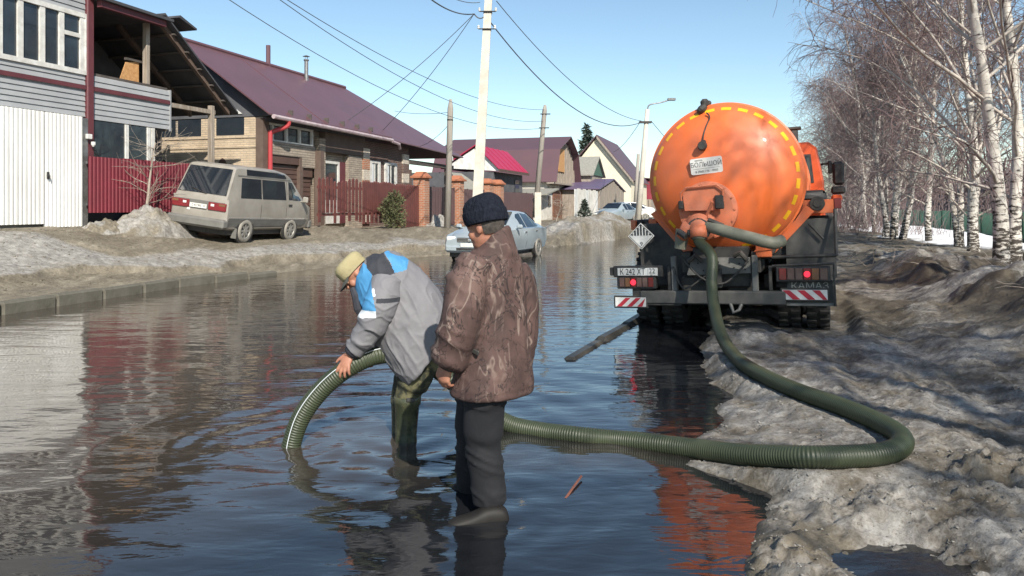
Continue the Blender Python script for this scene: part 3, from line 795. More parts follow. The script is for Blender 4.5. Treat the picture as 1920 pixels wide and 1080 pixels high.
# facade
q = MB(); q.box((E(514) - .5, .1, 3.50), (E(590), .245, 3.72)); q.build('cladding_band', M['stone'], H2)
def panel(nm, x0, x1, z0, z1, y0, y1, m, parent=H2): 
    q = MB(); q.box((x0, y0, z0), (x1, y1, z1)); return q.build(nm, m, parent)
panel('cladding', S2 + .22, E(590), 3.30, 3.74, -.02, .245, M['stone'])
panel('cladding', E(566), E(590), 2.95, 3.296, -.02, .245, M['stone'])
panel('fascia_board', S2, E(682), 4.36, 4.5, -.06, .24, M['interior'])
fr = MB(); xs = [E(499), E(513), E(539.5), E(564), E(587)]
for z0, z1 in ((3.74, 3.80), (4.28, 4.355)): fr.box((xs[0], .02, z0), (xs[-1] + .05, .2, z1))
for x in xs: fr.box((x - .05, .02, 3.80), (x + .05, .2, 4.28))
f3 = fr.build('window_frame', M['whiteframe'], H2)
for a, b_ in zip(xs[:-1], xs[1:]):
    q = MB(); q.box((a + .05, .1, 3.80), (b_ - .05, .11, 4.28)); q.build('pane', M['glass'], f3)
def slatdoor(x0, x1, z0, z1, y, n, nm):
    d_ = panel(nm, x0, x1, z0, z1, y + .03, y + .08, M['browndoor'])
    h = (z1 - z0) / n
    for i in range(n):
        q = MB(); q.prism([(y + .03, z0 + i * h), (y - .01, z0 + i * h + .01), (y, z0 + (i + 1) * h - .02), (y + .03, z0 + (i + 1) * h)], 'x', x0 + .01, x1 - .01); q.build('door_panel', M['browndoor'], d_)
slatdoor(S2 + .25, E(562), .9, 3.0, .12, 13, 'garage_door')
panel('lintel', S2 + .25, E(562), 3.02, 3.29, .02, .2, M['browndoor'])
panel('door_post', E(562), E(568), .8, 3.29, -.01, .24, M['brownframe'])
slatdoor(E(568), E(588), .9, 2.6, .12, 10, 'side_door')
panel('lintel', E(568), E(588), 2.62, 2.94, .05, .2, M['browndoor'])
panel('gate_post', E(590), E(597), .5, 3.6, -.25, .02, M['brownframe'])
panel('pilaster', E(598), E(609), .5, 4.1, -.03, .24, M['stone'])
panel('dark_beam', E(609), E(684), 3.62, 4.355, -.01, .24, M['brownframe'])
fr = MB(); x0, x1 = E(612), E(641)
for x in (x0, x1): fr.box((x - .06, .12, .9), (x + .06, .24, 3.3))
fr.box((x0 + .06, .12, 3.2), (x1 - .06, .24, 3.3)); fr.box((x0 + .06, .12, .9), (x1 - .06, .24, 1.8))
f4 = fr.build('porch_window', M['whiteframe'], H2)
q = MB(); q.box((x0 + .06, .18, 1.8), (x1 - .06, .19, 3.2)); q.build('pane', M['glass'], f4)
q = MB(); q.prism([(x0 + .2, 1.8), (x1 - .08, 1.8), (x1 - .08, 2.9)], 'y', .195, .2); q.build('curtain', M['curtain'], f4)
panel('door', E(642), E(652), .9, 3.3, .1, .24, M['maroon'])
panel('pilaster', E(654), E(679), .5, 3.6, 0, .24, M['stone'])
bw = panel('brick_wall', E(681), E(770), .5, 4.3, .1, 6.0, M['brownbrick'])
for k in range(7):
    panel('quoin', E(681), E(693), .9 + k * .44, 1.33 + k * .44, -.02, .098, M['redbrick' if k % 2 else 'whitebrick'])
    panel('quoin', E(757), E(768), .9 + k * .44, 1.33 + k * .44, .02, .098, M['brownbrick' if k % 2 else 'whitebrick'])
for a, b_ in ((697, 713), (726, 744)):
    x0, x1 = E(a), E(b_); fr = MB()
    for x in (x0, x1): fr.box((x - .1, .03, 2.1), (x + .1, .12, 3.5))
    fr.box((x0 + .1, .03, 3.4), (x1 - .1, .12, 3.5)); fr.box((x0 - .15, .0, 2.02), (x1 + .15, .12, 2.1)); fr.box(((x0 + x1) / 2 - .04, .05, 2.1), ((x0 + x1) / 2 + .04, .11, 3.4))
    w_ = fr.build('window', M['whiteframe'], H2)
    q = MB(); q.box((x0 + .1, .07, 2.1), (x1 - .1, .08, 3.4)); q.build('pane', M['glass'], w_)
    q = MB(); q.box((x0 + .1, .062, 2.1), (x0 + .3, .066, 3.4)); q.build('curtain', M['curtain'], w_)
# carport
panel('carport_wall', E(770), XR2 - .5, .4, 4.1, 4.0, 4.2, M['interior'])
panel('carport_wall', E(772), E(776), .4, 3.3, .1, .25, M['brownframe'])
panel('carport_beam', E(770), XR2 - .3, 3.55, 3.75, .0, .15, M['darkwood'])
panel('carport_brace', XR2 - 1.3, XR2 - 1.15, .4, 3.5, .0, .15, M['darkwood'])
# roof
zr, ze = 7.2, 4.5
rf = MB(); y0, y1 = -.5, 2 * RID + .5
def rfq(vs, nm, th=.05):
    q = MB(); up = [(x, y, z + th) for x, y, z in vs]; n = len(vs)
    q.add(list(vs) + up, [tuple(range(n))[::-1], tuple(range(n, 2 * n))] + [(i, (i + 1) % n, (i + 1) % n + n, i + n) for i in range(n)])
    return q.build(nm, M['maroonroof'], H2)
XB = E(716)
rfq([(S2 - .45, y0, ze), (XB, y0, ze), (XB, RID, zr), (S2 - .45, RID, zr)], 'roof')
rfq([(XB + .004, y0 + .05, ze - .10), (XR2, y0 + .05, ze - .32), (XR1, RID, zr - .01), (XB + .004, RID, zr - .01)], 'roof')
rfq([(XR2 + .004, y0 + .05, ze - .32), (XR2 + .004, y1, ze - .32), (XR1 + .004, RID, zr - .01)], 'roof')
rfq([(S2 - .45, RID + .004, zr), (XR1, RID + .004, zr), (XR2, y1, ze - .3), (S2 - .45, y1, ze)], 'roof')
q = MB(); q.tube([(S2 - .45, RID, zr + .06), (XR1, RID, zr + .06)], .09, 8); q.build('ridge_cap', M['maroonroof'], H2)
for xx in np.arange(S2 + 3.0, XB, 50):          # standing seams
    q = MB(); q.prism([(-.48, ze + .06), (RID - .1, zr - .03), (RID - .1, zr - .005), (-.48, ze + .085)], 'x', xx, xx + .03); q.build('roof_seam', M['maroonroof'], H2)
# gutter, brackets, downpipe
M['gutter'] = mat('lilac_gutter', (.36, .26, .28), (.5, .42, .42), 4, rough=.4)
q = MB(); q.tube([(S2 - .3, -.56, 4.46), (XB - .1, -.56, 4.40)], .075, 8); q.build('gutter', M['gutter'], H2)
for k in range(6):
    q = MB(); x = S2 + 1 + k * 1.15; q.box((x, -.40, ze + .11), (x + .05, -.22, ze + .32)); q.build('snow_guard', M['darkwood'], H2)
q = MB(); q.tube([(XB - .2, -.56, 4.36), (XB + .55, -.56, 4.28), (XB + .85, -.45, 4.12)], .07, 8); q.build('gutter_end', M['gutter'], H2)
q = MB(); q.tube(catmull([(S2 + .55, -.56, 4.40), (S2 + .52, -.5, 4.22), (S2 + .2, -.14, 4.0), (S2 + .16, -.12, 3.8), (S2 + .16, -.12, 1.2)], 5), .075, 10); q.build('downpipe', M['redpipe'], H2)
fl = MB(); fl.M = Matrix.Translation((E(822), -.62, 3.98)); fl.box((-.18, -.1, -.13), (.28, .08, .15), .04); fl.build('floodlight', M['white'], H2)
c1 = s_at(503, T2 - RID); c2 = s_at(561, T2 - RID)
q = MB(); q.tube([(c1, RID, zr - .1), (c1, RID, zr + .85)], .09, 8); q.build('chimney_pipe', M['maroonroof'], H2)
q = MB(); q.tube([(c2, RID - .35, zr - .5), (c2, RID - .35, zr + .62)], .085, 10); q.lathe([(.12, .62), (.12, .66), (.10, .68)], 10, 'z', (c2, RID - .35, zr)); q.lathe([(.16, .80), (.02, .86)], 10, 'z', (c2, RID - .35, zr)); q.tube([(c2 + .09, RID - .35, zr + .66), (c2 + .09, RID - .35, zr + .8)], .012, 5); q.tube([(c2 - .09, RID - .35, zr + .66), (c2 - .09, RID - .35, zr + .8)], .012, 5); q.build('flue_pipe', M['steel'], H2)

# picket fence: every picket its own part
T3 = -13.0
PF = thing('picket_fence', 'brown timber picket fence in front of the long brick house', 'fence', ST(0, T3), (0, 0, ROAD_ROT))
a, e = s_at(597, T3), s_at(783, T3)
px = a; i = 0
rnd = random.Random(3)
for z in (1.25, 2.15):
    q = MB(); q.box((a, .025, z), (e, .065, z + .09)); q.build('fence_rail', M['picket'], PF)
while px < e:
    if px < a + .36 * (e - a):
        w = rnd.uniform(.11, .16); gap = rnd.uniform(.09, .13)
        lowz = 1.0 + rnd.choice((0, 0, .05, .35)); top = 2.42 + .08 * math.sin(i * .9) + rnd.uniform(-.03, .06)
    elif px < a + .66 * (e - a):
        w = rnd.uniform(.13, .16); gap = .02; lowz = .93 + (.4 if i % 2 else 0); top = 2.45 + rnd.uniform(-.02, .03)
    else:
        w = rnd.uniform(.12, .15); gap = .05; lowz = .72; top = 2.42 + rnd.uniform(-.02, .02)
    q = MB(); q.prism([(px, lowz), (px + w, lowz), (px + w, top - .04), (px + w / 2, top + .03), (px, top - .04)], 'y', -.02 + rnd.uniform(-.004, .004), .022); q.build('picket', M['picket'], PF)
    px += w + gap; i += 1

# brick gate pillars with dark sheet panels between them
def pillar(px, label, pw=.52, top=2.75, base=.5):
    s = s_at(px, T3)
    o = thing('brick_pillar', label, 'pillar', ST(s, T3), (0, 0, ROAD_ROT), 'orange brick gate pillars')
    q = MB(); q.box((-pw / 2, -pw / 2, base), (pw / 2, pw / 2, top)); q.build('shaft', M['redbrick'], o)
    q = MB(); w = pw / 2
    q.box((-w - .1, -w - .1, top), (w + .1, w + .1, top + .09), .01); q.loft([[(-w - .05, -w - .05, top + .09), (w + .05, -w - .05, top + .09), (w + .05, w + .05, top + .09), (-w - .05, w + .05, top + .09)], [(-w + .1, -w + .1, top + .28), (w - .1, -w + .1, top + .28), (w - .1, w - .1, top + .28), (-w + .1, w - .1, top + .28)]]); q.build('cap', mat('brick_cap', (.40, .15, .08), (.33, .12, .06), 5, rough=.8), o)
    return s
sp = [pillar(790, 'orange brick gate pillar at the end of the picket fence, beside the shrub'),
      pillar(857, 'orange brick gate pillar right of the grey wooden pole'),
      pillar(912, 'orange brick gate pillar partly hidden behind the dark knitted hat', .6),
      pillar(932, 'orange brick gate pillar at the start of the long dark fence', .6)]
M['brownsheet'] = mat('dark_brown_sheet', (.105, .062, .062), (.085, .05, .052), 1.2, rough=.5)
def sheetfence(label, s0, s1, z0, z1, n, cat='fence', y=0.0, pitch=.2, m='brownsheet', posts=True):
    o = thing('sheet_fence', label, cat, ST(0, T3), (0, 0, ROAD_ROT))
    for i in range(n):
        x0 = s0 + (s1 - s0) * i / n; x1 = s0 + (s1 - s0) * (i + 1) / n
        corrugated(x0 + .02, x1 - .02, z0, z1, pitch, .02, y=y).build('fence_sheet', M[m], o)
        q = MB(); q.box((x1 - .03, y + .01, z0), (x1 + .03, y + .07, z1 + .03)); q.build('fence_post', M['black'], o)
    return o
sheetfence('dark brown sheet gate between the first two orange brick pillars', sp[0] + .3, sp[1] - .3, .7, 2.42, 3)
sheetfence('dark brown sheet gate between the second and third orange brick pillars', sp[1] + .3, sp[2] - .33, .6, 2.4, 3)
sheetfence('long dark brown sheet fence ending at the leaning pole on its concrete stub', sp[3] + .33, s_at(1000, T3), .55, 2.38, 5)

# conifer shrub by the pickets
def leafball(mb, c, r, n, size, rnd, up=.3):
    for _ in range(n):
        while True:
            p = Vector((rnd.uniform(-1, 1), rnd.uniform(-1, 1), rnd.uniform(-1, 1)))
            if .25 < p.length < 1: break
        q = Vector((p.x * r[0], p.y * r[1], p.z * r[2])) + Vector(c)
        d = (p.normalized() + Vector((0, 0, up)) + Vector((rnd.uniform(-.4, .4), rnd.uniform(-.4, .4), rnd.uniform(-.4, .4)))).normalized()
        a_ = d.orthogonal().normalized(); a_ = Matrix.Rotation(rnd.uniform(0, 6.28), 3, d) @ a_
        s_ = size * rnd.uniform(.6, 1.4)
        mb.add([q - a_ * s_ * .35, q + a_ * s_ * .35, q + d * s_ * 1.5], [(0, 1, 2)])
M['conifer'] = mat('olive_conifer', (.06, .07, .03), (.14, .14, .065), 5, rough=.8)
s = s_at(737, T3 + .55)
sh = thing('conifer_shrub', 'round olive-green conifer shrub in front of the picket fence', 'shrub', ST(s, T3 + .55, .78), (0, 0, 0))
rnd = random.Random(5); mb = MB()
for k in range(16):
    h = .08 + .075 * k; rad = (.46 * math.sqrt(max(.03, 1 - ((h - .48) / .82) ** 2))) * rnd.uniform(.75, 1.15)
    leafball(mb, (rnd.uniform(-.12, .12), rnd.uniform(-.12, .12), h), (rad, rad, .16), int(60 + 170 * rad), .07, rnd, .5)
mb.build('foliage', M['conifer'], sh)
mb = MB(); mb.tube([(0, 0, -.2), (0, 0, 1.0)], [.05, .02], 6); mb.build('stem', M['wood'], sh)
# ---------------------------------------------------------------- houses farther down the street
M['farroof'] = mat('dark_plum_roof', (.115, .06, .07), (.10, .055, .065), .5, rough=.5)
M['crimson'] = mat('crimson_roof', (.42, .02, .07), (.36, .02, .06), .7, rough=.45)
M['oldboard'] = mat('old_grey_boards', (.24, .2, .16), (.36, .31, .26), 5, rough=.9, stretch=(3, 3, .4))
M['limewash'] = mat('limewashed_wall', (.70, .68, .62), (.5, .47, .42), 1.6, rough=.9)
M['cream2'] = mat('cream_render', (.72, .66, .52), (.66, .6, .46), 1, rough=.9)
M['slate'] = mat('grey_shingles', (.30, .29, .25), (.22, .21, .18), 6, rough=.9, bump=.3)
M['lilac'] = mat('violet_roof', (.14, .10, .17), (.11, .085, .15), .8, rough=.45)
M['greengable'] = mat('green_gable', (.06, .12, .085), rough=.7)
M['rust'] = mat('rusty_door', (.20, .085, .05), (.13, .065, .045), 3, rough=.9)
def house_root(label, t, cat='house'): return thing('house', label, cat, ST(0, t), (0, 0, ROAD_ROT))
def prt(o, nm, m, fn):
    q = MB(); fn(q); return q.build(nm, m, o)
def slab(o, nm, m, vs, th=.06):
    q = MB(); n = len(vs); up = [(x, y, z + th) for x, y, z in vs]
    q.add(list(vs) + up, [tuple(range(n))[::-1], tuple(range(n, 2 * n))] + [(i, (i + 1) % n, (i + 1) % n + n, i + n) for i in range(n)])
    return q.build(nm, m, o)
# crimson roof house: ridge along the street
h = house_root('small house with crimson metal roof and white gable behind the orange brick pillars', -14.3)
x0, x1, yr = 43.7, 50.4, 1.45
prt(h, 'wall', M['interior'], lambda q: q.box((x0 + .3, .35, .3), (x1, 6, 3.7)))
prt(h, 'gable', M['white'], lambda q: q.prism([(-.1, 3.72), (3.6, 3.95), (yr, 5.25)], 'x', x0 + .2, x0 + .29))
slab(h, 'roof', M['crimson'], [(x0, -.1, 3.82), (x1, -.1, 3.82), (x1, yr, 5.32), (x0, yr, 5.32)])
slab(h, 'roof', M['crimson'], [(x0, yr + .004, 5.32), (x1, yr + .004, 5.32), (x1, 3.8, 3.9), (x0, 3.8, 3.9)])
for k in range(1, 6):
    prt(h, 'roof_seam', M['crimson'], lambda q: q.prism([(-.09, 3.90), (yr, 5.40), (yr, 5.43), (-.09, 3.93)], 'x', x0 + k * 1.1, x0 + k * 1.1 + .05))
prt(h, 'eave_board', M['browndoor'], lambda q: q.box((x0 - .05, -.16, 3.68), (x1, -.1, 3.84)))
prt(h, 'window', M['glass'], lambda q: q.box((x1 - 1.9, .30, 2.2), (x1 - .9, .34, 3.3)))
# pale small shed between
h = thing('shed', 'pale small shed roof showing between the concrete pole and the dark gate', 'shed', ST(0, -15.2), (0, 0, ROAD_ROT))
a, e = s_at(868, -15.2), s_at(912, -15.2)
prt(h, 'wall', M['interior'], lambda q: q.box((a, .2, .3), (e, 2, 2.6)))
slab(h, 'roof', M['slate'], [(a - .2, -.1, 2.35), (e + .2, -.1, 2.35), (e - 1.2, 1.2, 3.5), (a + 1.2, 1.2, 3.5)])
# gambrel house, gable to the street
h = house_root('gambrel house with dark plum roof and an unfinished plank gable facing the street', -13.0)
x0, x1, xc = 53.0, 62.0, 58.0
zr, zk, ze, D = 7.0, 5.75, 3.3, 9.8
prt(h, 'wall', M['limewash'], lambda q: q.box((x0 + .4, .6, .3), (x1 - .4, D, 3.3)))
prt(h, 'gable_boarding', M['oldboard'], lambda q: q.prism([(x0 + .2, ze), (x1 - .2, ze), (x1 - 1.3, zk), (xc, zr - .1), (x0 + 1.3, zk)], 'y', .4, .55))
for k in range(15):
    xx = x0 + .7 + k * .55
    zt_ = min(zk + (zr - zk) * (1 - abs(xx - xc) / (xc - x0 - 1.2)), zr - .25) if abs(xx - xc) < 3.2 else ze + (zk - ze) * max(.1, min(1, (4.5 - abs(xx - xc)) / 1.3))
    prt(h, 'gable_plank', M['oldboard'], lambda q: q.box((xx, .33, ze + .02), (xx + .22, .395, max(ze + .5, zt_ - (.0 if k % 3 else .5)))))
prt(h, 'boarded_window', M['osb'], lambda q: q.box((xc - 2.3, .27, 4.2), (xc - .4, .325, 6.0)))
prt(h, 'ledge', M['oldboard'], lambda q: q.box((x0, .0, ze - .12), (x1, .55, ze)))
slab(h, 'roof', M['farroof'], [(x0 + 1.2, -.2, zk), (xc, -.2, zr), (xc, D, zr), (x0 + 1.2, D, zk)])
slab(h, 'roof', M['farroof'], [(x0, -.2, ze), (x0 + 1.196, -.2, zk), (x0 + 1.196, D, zk), (x0, D, ze)])
slab(h, 'roof', M['farroof'], [(xc + .004, -.2, zr), (x1 - 1.2, -.2, zk), (x1 - 1.2, D, zk), (xc + .004, D, zr)])
slab(h, 'roof', M['farroof'], [(x1 - 1.196, -.2, zk), (x1, -.2, ze), (x1, D, ze), (x1 - 1.196, D, zk)])
prt(h, 'lean_to_roof', M['slate'], lambda q: q.prism([(x0 - 3.2, 2.3), (x0 + .3, 2.75), (x0 + .3, 2.85), (x0 - 3.2, 2.4)], 'y', -.3, 7))
prt(h, 'lean_to_wall', M['limewash'], lambda q: q.box((x0 - 3, .5, .3), (x0 + .3, 6, 2.4)))
prt(h, 'shed_door', M['rust'], lambda q: q.prism([(s_at(1050, -13), .3), (s_at(1071, -13), .3), (s_at(1071, -13), 2.6), (s_at(1050, -13), 2.95)], 'y', .5, .59))
prt(h, 'window', M['glass'], lambda q: q.box((x0 - .4 + .9, .5, 1.6), (x0 + 1.0, .59, 2.3)))
# cream gable house
h = house_root('tall house with cream gable and steep plum roof behind the plank sheds', -13.8)
x0, x1, hw = 74.2, 87.5, 3.7
prt(h, 'wall', M['cream2'], lambda q: q.box((x0 + .4, -hw + .3, .3), (x1, hw, 4.0)))
prt(h, 'gable', M['cream2'], lambda q: q.prism([(-hw + .3, 4.0), (hw, 4.0), (0, 8.5)], 'x', x0 + .4, x0 + .6))
slab(h, 'roof', M['farroof'], [(x0, -hw, 4.0), (x1, -hw, 4.0), (x1, 0, 8.6), (x0, 0, 8.6)], .12)
slab(h, 'roof', M['farroof'], [(x0, .004, 8.6), (x1, .004, 8.6), (x1, hw + .4, 4.0), (x0, hw + .4, 4.0)], .12)
prt(h, 'barge_board', M['oldboard'], lambda q: q.prism([(-hw, 3.75), (-hw, 4.0), (0, 8.6), (0, 8.3)], 'x', x0 - .06, x0 - .005))
# shingle shed with green gable
h = thing('shed', 'grey shingled shed with a dark green gable end', 'shed', ST(0, -11.8), (0, 0, ROAD_ROT))
a, e = 62.0, 68.0; xc = 65.0
prt(h, 'wall', M['oldboard'], lambda q: q.box((a + .3, .3, .3), (e - .3, 5.8, 4.3)))
prt(h, 'gable', M['greengable'], lambda q: q.prism([(a + .2, 4.2), (e - .2, 4.2), (xc, 5.7)], 'y', .2, .3))
slab(h, 'roof', M['slate'], [(a, 0, 4.1), (xc, 0, 5.8), (xc, 6.5, 5.8), (a, 6.5, 4.1)], .1)
slab(h, 'roof', M['slate'], [(xc + .004, 0, 5.8), (e, 0, 4.1), (e, 6.5, 4.1), (xc + .004, 6.5, 5.8)], .1)
# plank shed with violet roof
TS = -10.4
h = thing('shed', 'weathered plank shed with violet metal roof beside the far parked cars', 'shed', ST(0, TS), (0, 0, ROAD_ROT))
a, e = s_at(1126, TS), s_at(1173, TS); xc = (a + e) / 2
zE = CAMZ + 30 * (CS * a - SN * TS) / F; zR = CAMZ + 48 * (CS * xc - SN * TS) / F
prt(h, 'wall', M['oldboard'], lambda q: q.box((a + .2, .2, .3), (e - .2, 5, zE)))
npk = 12
for k in range(npk):
    xx = a + .2 + (e - a - .4) * k / npk
    zt_ = zE + (zR - zE) * (1 - abs(xx + .2 - xc) / (e - xc)) - .12
    prt(h, 'plank', M['oldboard'], lambda q: q.box((xx, .10 + .02 * (k % 2), .4), (xx + (e - a - .4) / npk - .05, .195, zt_)))
prt(h, 'hatch', M['black'], lambda q: q.box((xc + .3, .05, 1.4), (xc + 1.1, .098, 2.1)))
slab(h, 'roof', M['lilac'], [(a - .2, 0, zE), (xc, 0, zR), (xc, 5.5, zR), (a - .2, 5.5, zE)], .08)
slab(h, 'roof', M['lilac'], [(xc + .004, 0, zR), (e + .2, 0, zE), (e + .2, 5.5, zE), (xc + .004, 5.5, zR)], .08)
# whitewashed board fence
o = thing('board_fence', 'whitewashed tall board fence in front of the plank shed', 'fence', ST(0, TS - .2), (0, 0, ROAD_ROT))
a2 = s_at(1078, TS - .2)
for k in range(9):
    x0 = a2 + (a - a2) * k / 9; x1 = a2 + (a - a2) * (k + 1) / 9
    prt(o, 'board', M['limewash' if k % 4 else 'white'], lambda q: q.box((x0 + .02, 0, .4), (x1 - .02, .05, zE - .15 + .06 * (k % 2))))
# red building and grey outhouse beyond
TB = t_at(1222, 88)
h = thing('barn', 'deep red barn wall beyond the plank shed, behind the street lamp', 'barn', ST(0, TB), (0, 0, ROAD_ROT))
a, e = 88.0, 110.0
prt(h, 'wall', mat('deep_red_wall', (.26, .03, .05), (.2, .03, .045), 1, rough=.7), lambda q: q.box((a, .0, 2.3), (e, 3.2, 4.5)))
prt(h, 'base_wall', M['oldboard'], lambda q: q.box((a, .05, .2), (e, 3.2, 2.29)))
prt(h, 'door', M['black'], lambda q: q.box((a - .06, 2.0, .5), (a - .002, 2.9, 1.9)))
for k in range(5):
    prt(h, 'plank', M['oldboard'], lambda q: q.box((a - .12, .05 + k * .34, .3), (a - .004, .33 + k * .34, 2.25 - .1 * (k % 3))))
slab(h, 'roof', M['farroof'], [(a - .3, -.3, 4.6), (e + .3, -.3, 4.6), (e + .3, 3.5, 5.0), (a - .3, 3.5, 5.0)], .12)
# distant spruce
sp_ = thing('spruce_tree', 'dark spruce showing above the cream gable roof', 'tree', P(1101, 400, 84) * 1.0)
sp_.location.z = .5
rnd = random.Random(9); mb = MB()
for k in range(30):
    zz = 1.5 + k * .29; rad = 2.1 * (1 - k / 30.5) + .1
    leafball(mb, (rnd.uniform(-.15, .15), rnd.uniform(-.15, .15), zz), (rad, rad, .25), int(16 + 50 * rad), .33, rnd, -.25)
M['spruce'] = mat('dark_spruce', (.02, .035, .025), (.045, .06, .04), 3, rough=.85)
mb.build('crown', M['spruce'], sp_)
mb = MB(); mb.tube([(0, 0, 0), (0, 0, 10)], [.16, .03], 7); mb.build('trunk', M['darkwood'], sp_)

# ---------------------------------------------------------------- right side: green fence and long dark roof
M['greenfence'] = mat('backlit_fence_green', (.085, .27, .16), (.13, .34, .20), .6, rough=.6)  # brighter green stands in for daylight showing through the upper sheets
TG = 15.2
gf = thing('green_fence', 'long green sheet fence behind the birches', 'fence', ST(0, TG), (0, 0, ROAD_ROT))
k = 0
x = 26.0
while x < 110:
    z0, z1 = -.95, 1.15 + .05 * math.sin(k)
    zz = min(0, .0) 
    prt(gf, 'fence_panel', M['greenfence'], lambda q: q.box((x + .03, 0, z0 + .7), (x + 2.46, .04, z1)))
    prt(gf, 'fence_base', M['greengable'], lambda q: q.box((x + .03, -.03, z0), (x + 2.46, .07, z0 + .7)))
    prt(gf, 'fence_post', M['greengable'], lambda q: q.box((x - .05, -.02, z0), (x + .028, .09, z1 + .05)))
    x += 2.5; k += 1
h = thing('warehouse', 'long low building with dark brown roof behind the green fence', 'building', ST(0, 23), (0, 0, ROAD_ROT))
prt(h, 'wall', M['brownframe'], lambda q: q.box((30, -9, -1), (75, 0, 1.1)))
slab(h, 'roof', M['tin'], [(29, .6, .9), (76, .6, .9), (76, -4.5, 3.0), (29, -4.5, 3.0)], .12)
slab(h, 'roof', M['tin'], [(29, -4.504, 3.0), (76, -4.504, 3.0), (76, -9.6, .9), (29, -9.6, .9)], .12)

# ---------------------------------------------------------------- poles, street lamp
M['polewood'] = mat('grey_pole_wood', (.24, .215, .185), (.36, .33, .29), 3, rough=.9, stretch=(6, 6, .35), bump=.3)
def rod(o, nm, m, pts, r, n=10):
    q = MB(); q.smooth = True; q.tube(pts, r, n); return q.build(nm, m, o)
Yp = 29.0
b0, t0 = P(838, 430, Yp), P(845, 186, Yp)
o = thing('utility_pole', 'grey wooden pole with a pointed top beside the sheet gate and brick pillar', 'pole', b0)
rod(o, 'shaft', M['polewood'], [(0, 0, -.5), tuple((t0 - b0) * .93), tuple((t0 - b0))], [.135, .115, .05])
rod(o, 'metal_band', M['black'], [tuple((t0 - b0) * .835), tuple((t0 - b0) * .845)], .124)
POLE1 = t0
Yc = 27.5
b1, t1 = P(892, 440, Yc), P(918, -40, Yc)
o = thing('utility_pole', 'tall cream concrete pole rising behind the man in the dark knitted hat', 'pole', b1)
q = MB(); d_ = t1 - b1
rings = []
for f_, w_, in ((-.06, .20), (1.0, .13)):
    c = d_ * f_; rings.append([(c.x - w_, c.y - w_ * .8, c.z), (c.x + w_, c.y - w_ * .8, c.z), (c.x + w_, c.y + w_ * .8, c.z), (c.x - w_, c.y + w_ * .8, c.z)])
q.loft(rings); q.build('shaft', M['concrete'], o)
for f_, in ((.935,), (.868,), (.80,)):
    c = d_ * f_
    prt(o, 'clamp_band', M['black'], lambda q: q.box((c.x - .16, c.y - .14, c.z - .03), (c.x + .16, c.y + .14, c.z + .03)))
    prt(o, 'insulator_arm', M['black'], lambda q: q.tube([(c.x - .3, c.y - .15, c.z), (c.x + .3, c.y - .15, c.z)], .022, 6))
    for sg in (-.3, .3):
        prt(o, 'insulator', M['white'], lambda q: q.lathe([(.03, 0), (.05, .03), (.035, .07), (.05, .09), (.02, .14)], 8, 'z', (c.x + sg, c.y - .15, c.z)))
POLE2 = lambda f_: b1 + d_ * f_
Yq = 37.0
b2, t2 = P(1003, 412, Yq), P(1022, 197, Yq)
o = thing('utility_pole', 'leaning wooden pole strapped to a short concrete stub', 'pole', b2)
rod(o, 'shaft', M['polewood'], [(0, 0, .1), tuple((t2 - b2) * .95), tuple(t2 - b2)], [.15, .12, .07])
prt(o, 'concrete_stub', M['concrete'], lambda q: q.box((-.02, -.28, -.5), (.3, -.1, 1.35)))
for f_ in (.25, .9):
    prt(o, 'strap', M['black'], lambda q: q.tube([(.0, 0, f_), (.08, -.05, f_ + .05)], .2, 8))
for k in (.92, .80):
    c = (t2 - b2) * k; prt(o, 'insulator', M['black'], lambda q: q.tube([(c.x - .2, c.y - .1, c.z), (c.x + .3, c.y - .1, c.z)], .03, 6))
POLE3 = lambda f_: b2 + (t2 - b2) * f_
Yl = 46.0
b3, t3 = P(1194, 420, Yl), P(1214, 205, Yl)
o = thing('street_lamp', 'pale concrete street lamp with a curved arm, left of the orange tank', 'street lamp', b3)
d3 = t3 - b3
rod(o, 'shaft', M['concrete'], [(0, 0, -.5), tuple(d3)], [.2, .13])
arm = [d3 + Vector((0, 0, -.3)), d3 + Vector((.02, 0, .1)), d3 + Vector((.2, 0, .3)), P(1240, 192, Yl) - b3, P(1256, 187, Yl) - b3]
rod(o, 'lamp_arm', M['steel'], catmull(arm, 5), .04, 7)
prt(o, 'lamp_head', M['steel'], lambda q: q.box(tuple(P(1252, 189, Yl) - b3 - Vector((.02, .1, -.01))), tuple(P(1266, 184, Yl) - b3 + Vector((.02, .1, .0))), .03))
prt(o, 'clamp', M['black'], lambda q: q.box((d3.x * .91 - .45, -.2, d3.z * .88), (d3.x * .91 + .3, .2, d3.z * .895)))
LAMP = b3 + d3 * .885
b4, t4 = P(1189, 405, 62), P(1197, 289, 62)
o = thing('utility_pole', 'thin grey wooden pole just left of the street lamp', 'pole', b4)
rod(o, 'shaft', M['polewood'], [(0, 0, -.5), tuple(t4 - b4)], [.16, .13])

# overhead wires, each one a thing
M['wire'] = mat('wire_rubber', (.10, .11, .12), rough=.7)
def wire(label, a_, b_, sag, r=.012, name='overhead_wire'):
    a_ = Vector(a_); b_ = Vector(b_); pts = []
    for i in range(25):
        t = i / 24; p = a_.lerp(b_, t); p.z -= sag * 4 * t * (1 - t); pts.append(tuple(p))
    q = MB(); q.tube(pts, r, 5); q.build(name, M['wire'], label=label, cat='wire', group='overhead wires')
br = P(889, 26, Yc)
wire('thick sagging cable from the concrete pole to the street lamp', POLE2(.845), LAMP + Vector((-.35, 0, 0)), 1.5, .024)
wire('upper thinner cable from the concrete pole to the street lamp', POLE2(.91) + Vector((.3, -.1, 0)), LAMP + Vector((-.3, 0, .1)), .9, .016)
wire('service wire falling from the concrete pole to the near roof edge', br, P(630, 240, 30.3), .25, .013)
wire('service wire falling from the concrete pole to the far roof edge', br, P(706, 256, 33), .25, .013)
wire('bundled cable leaving the top of the picture toward the concrete pole', P(780, -25, 20), br, .25, .022)
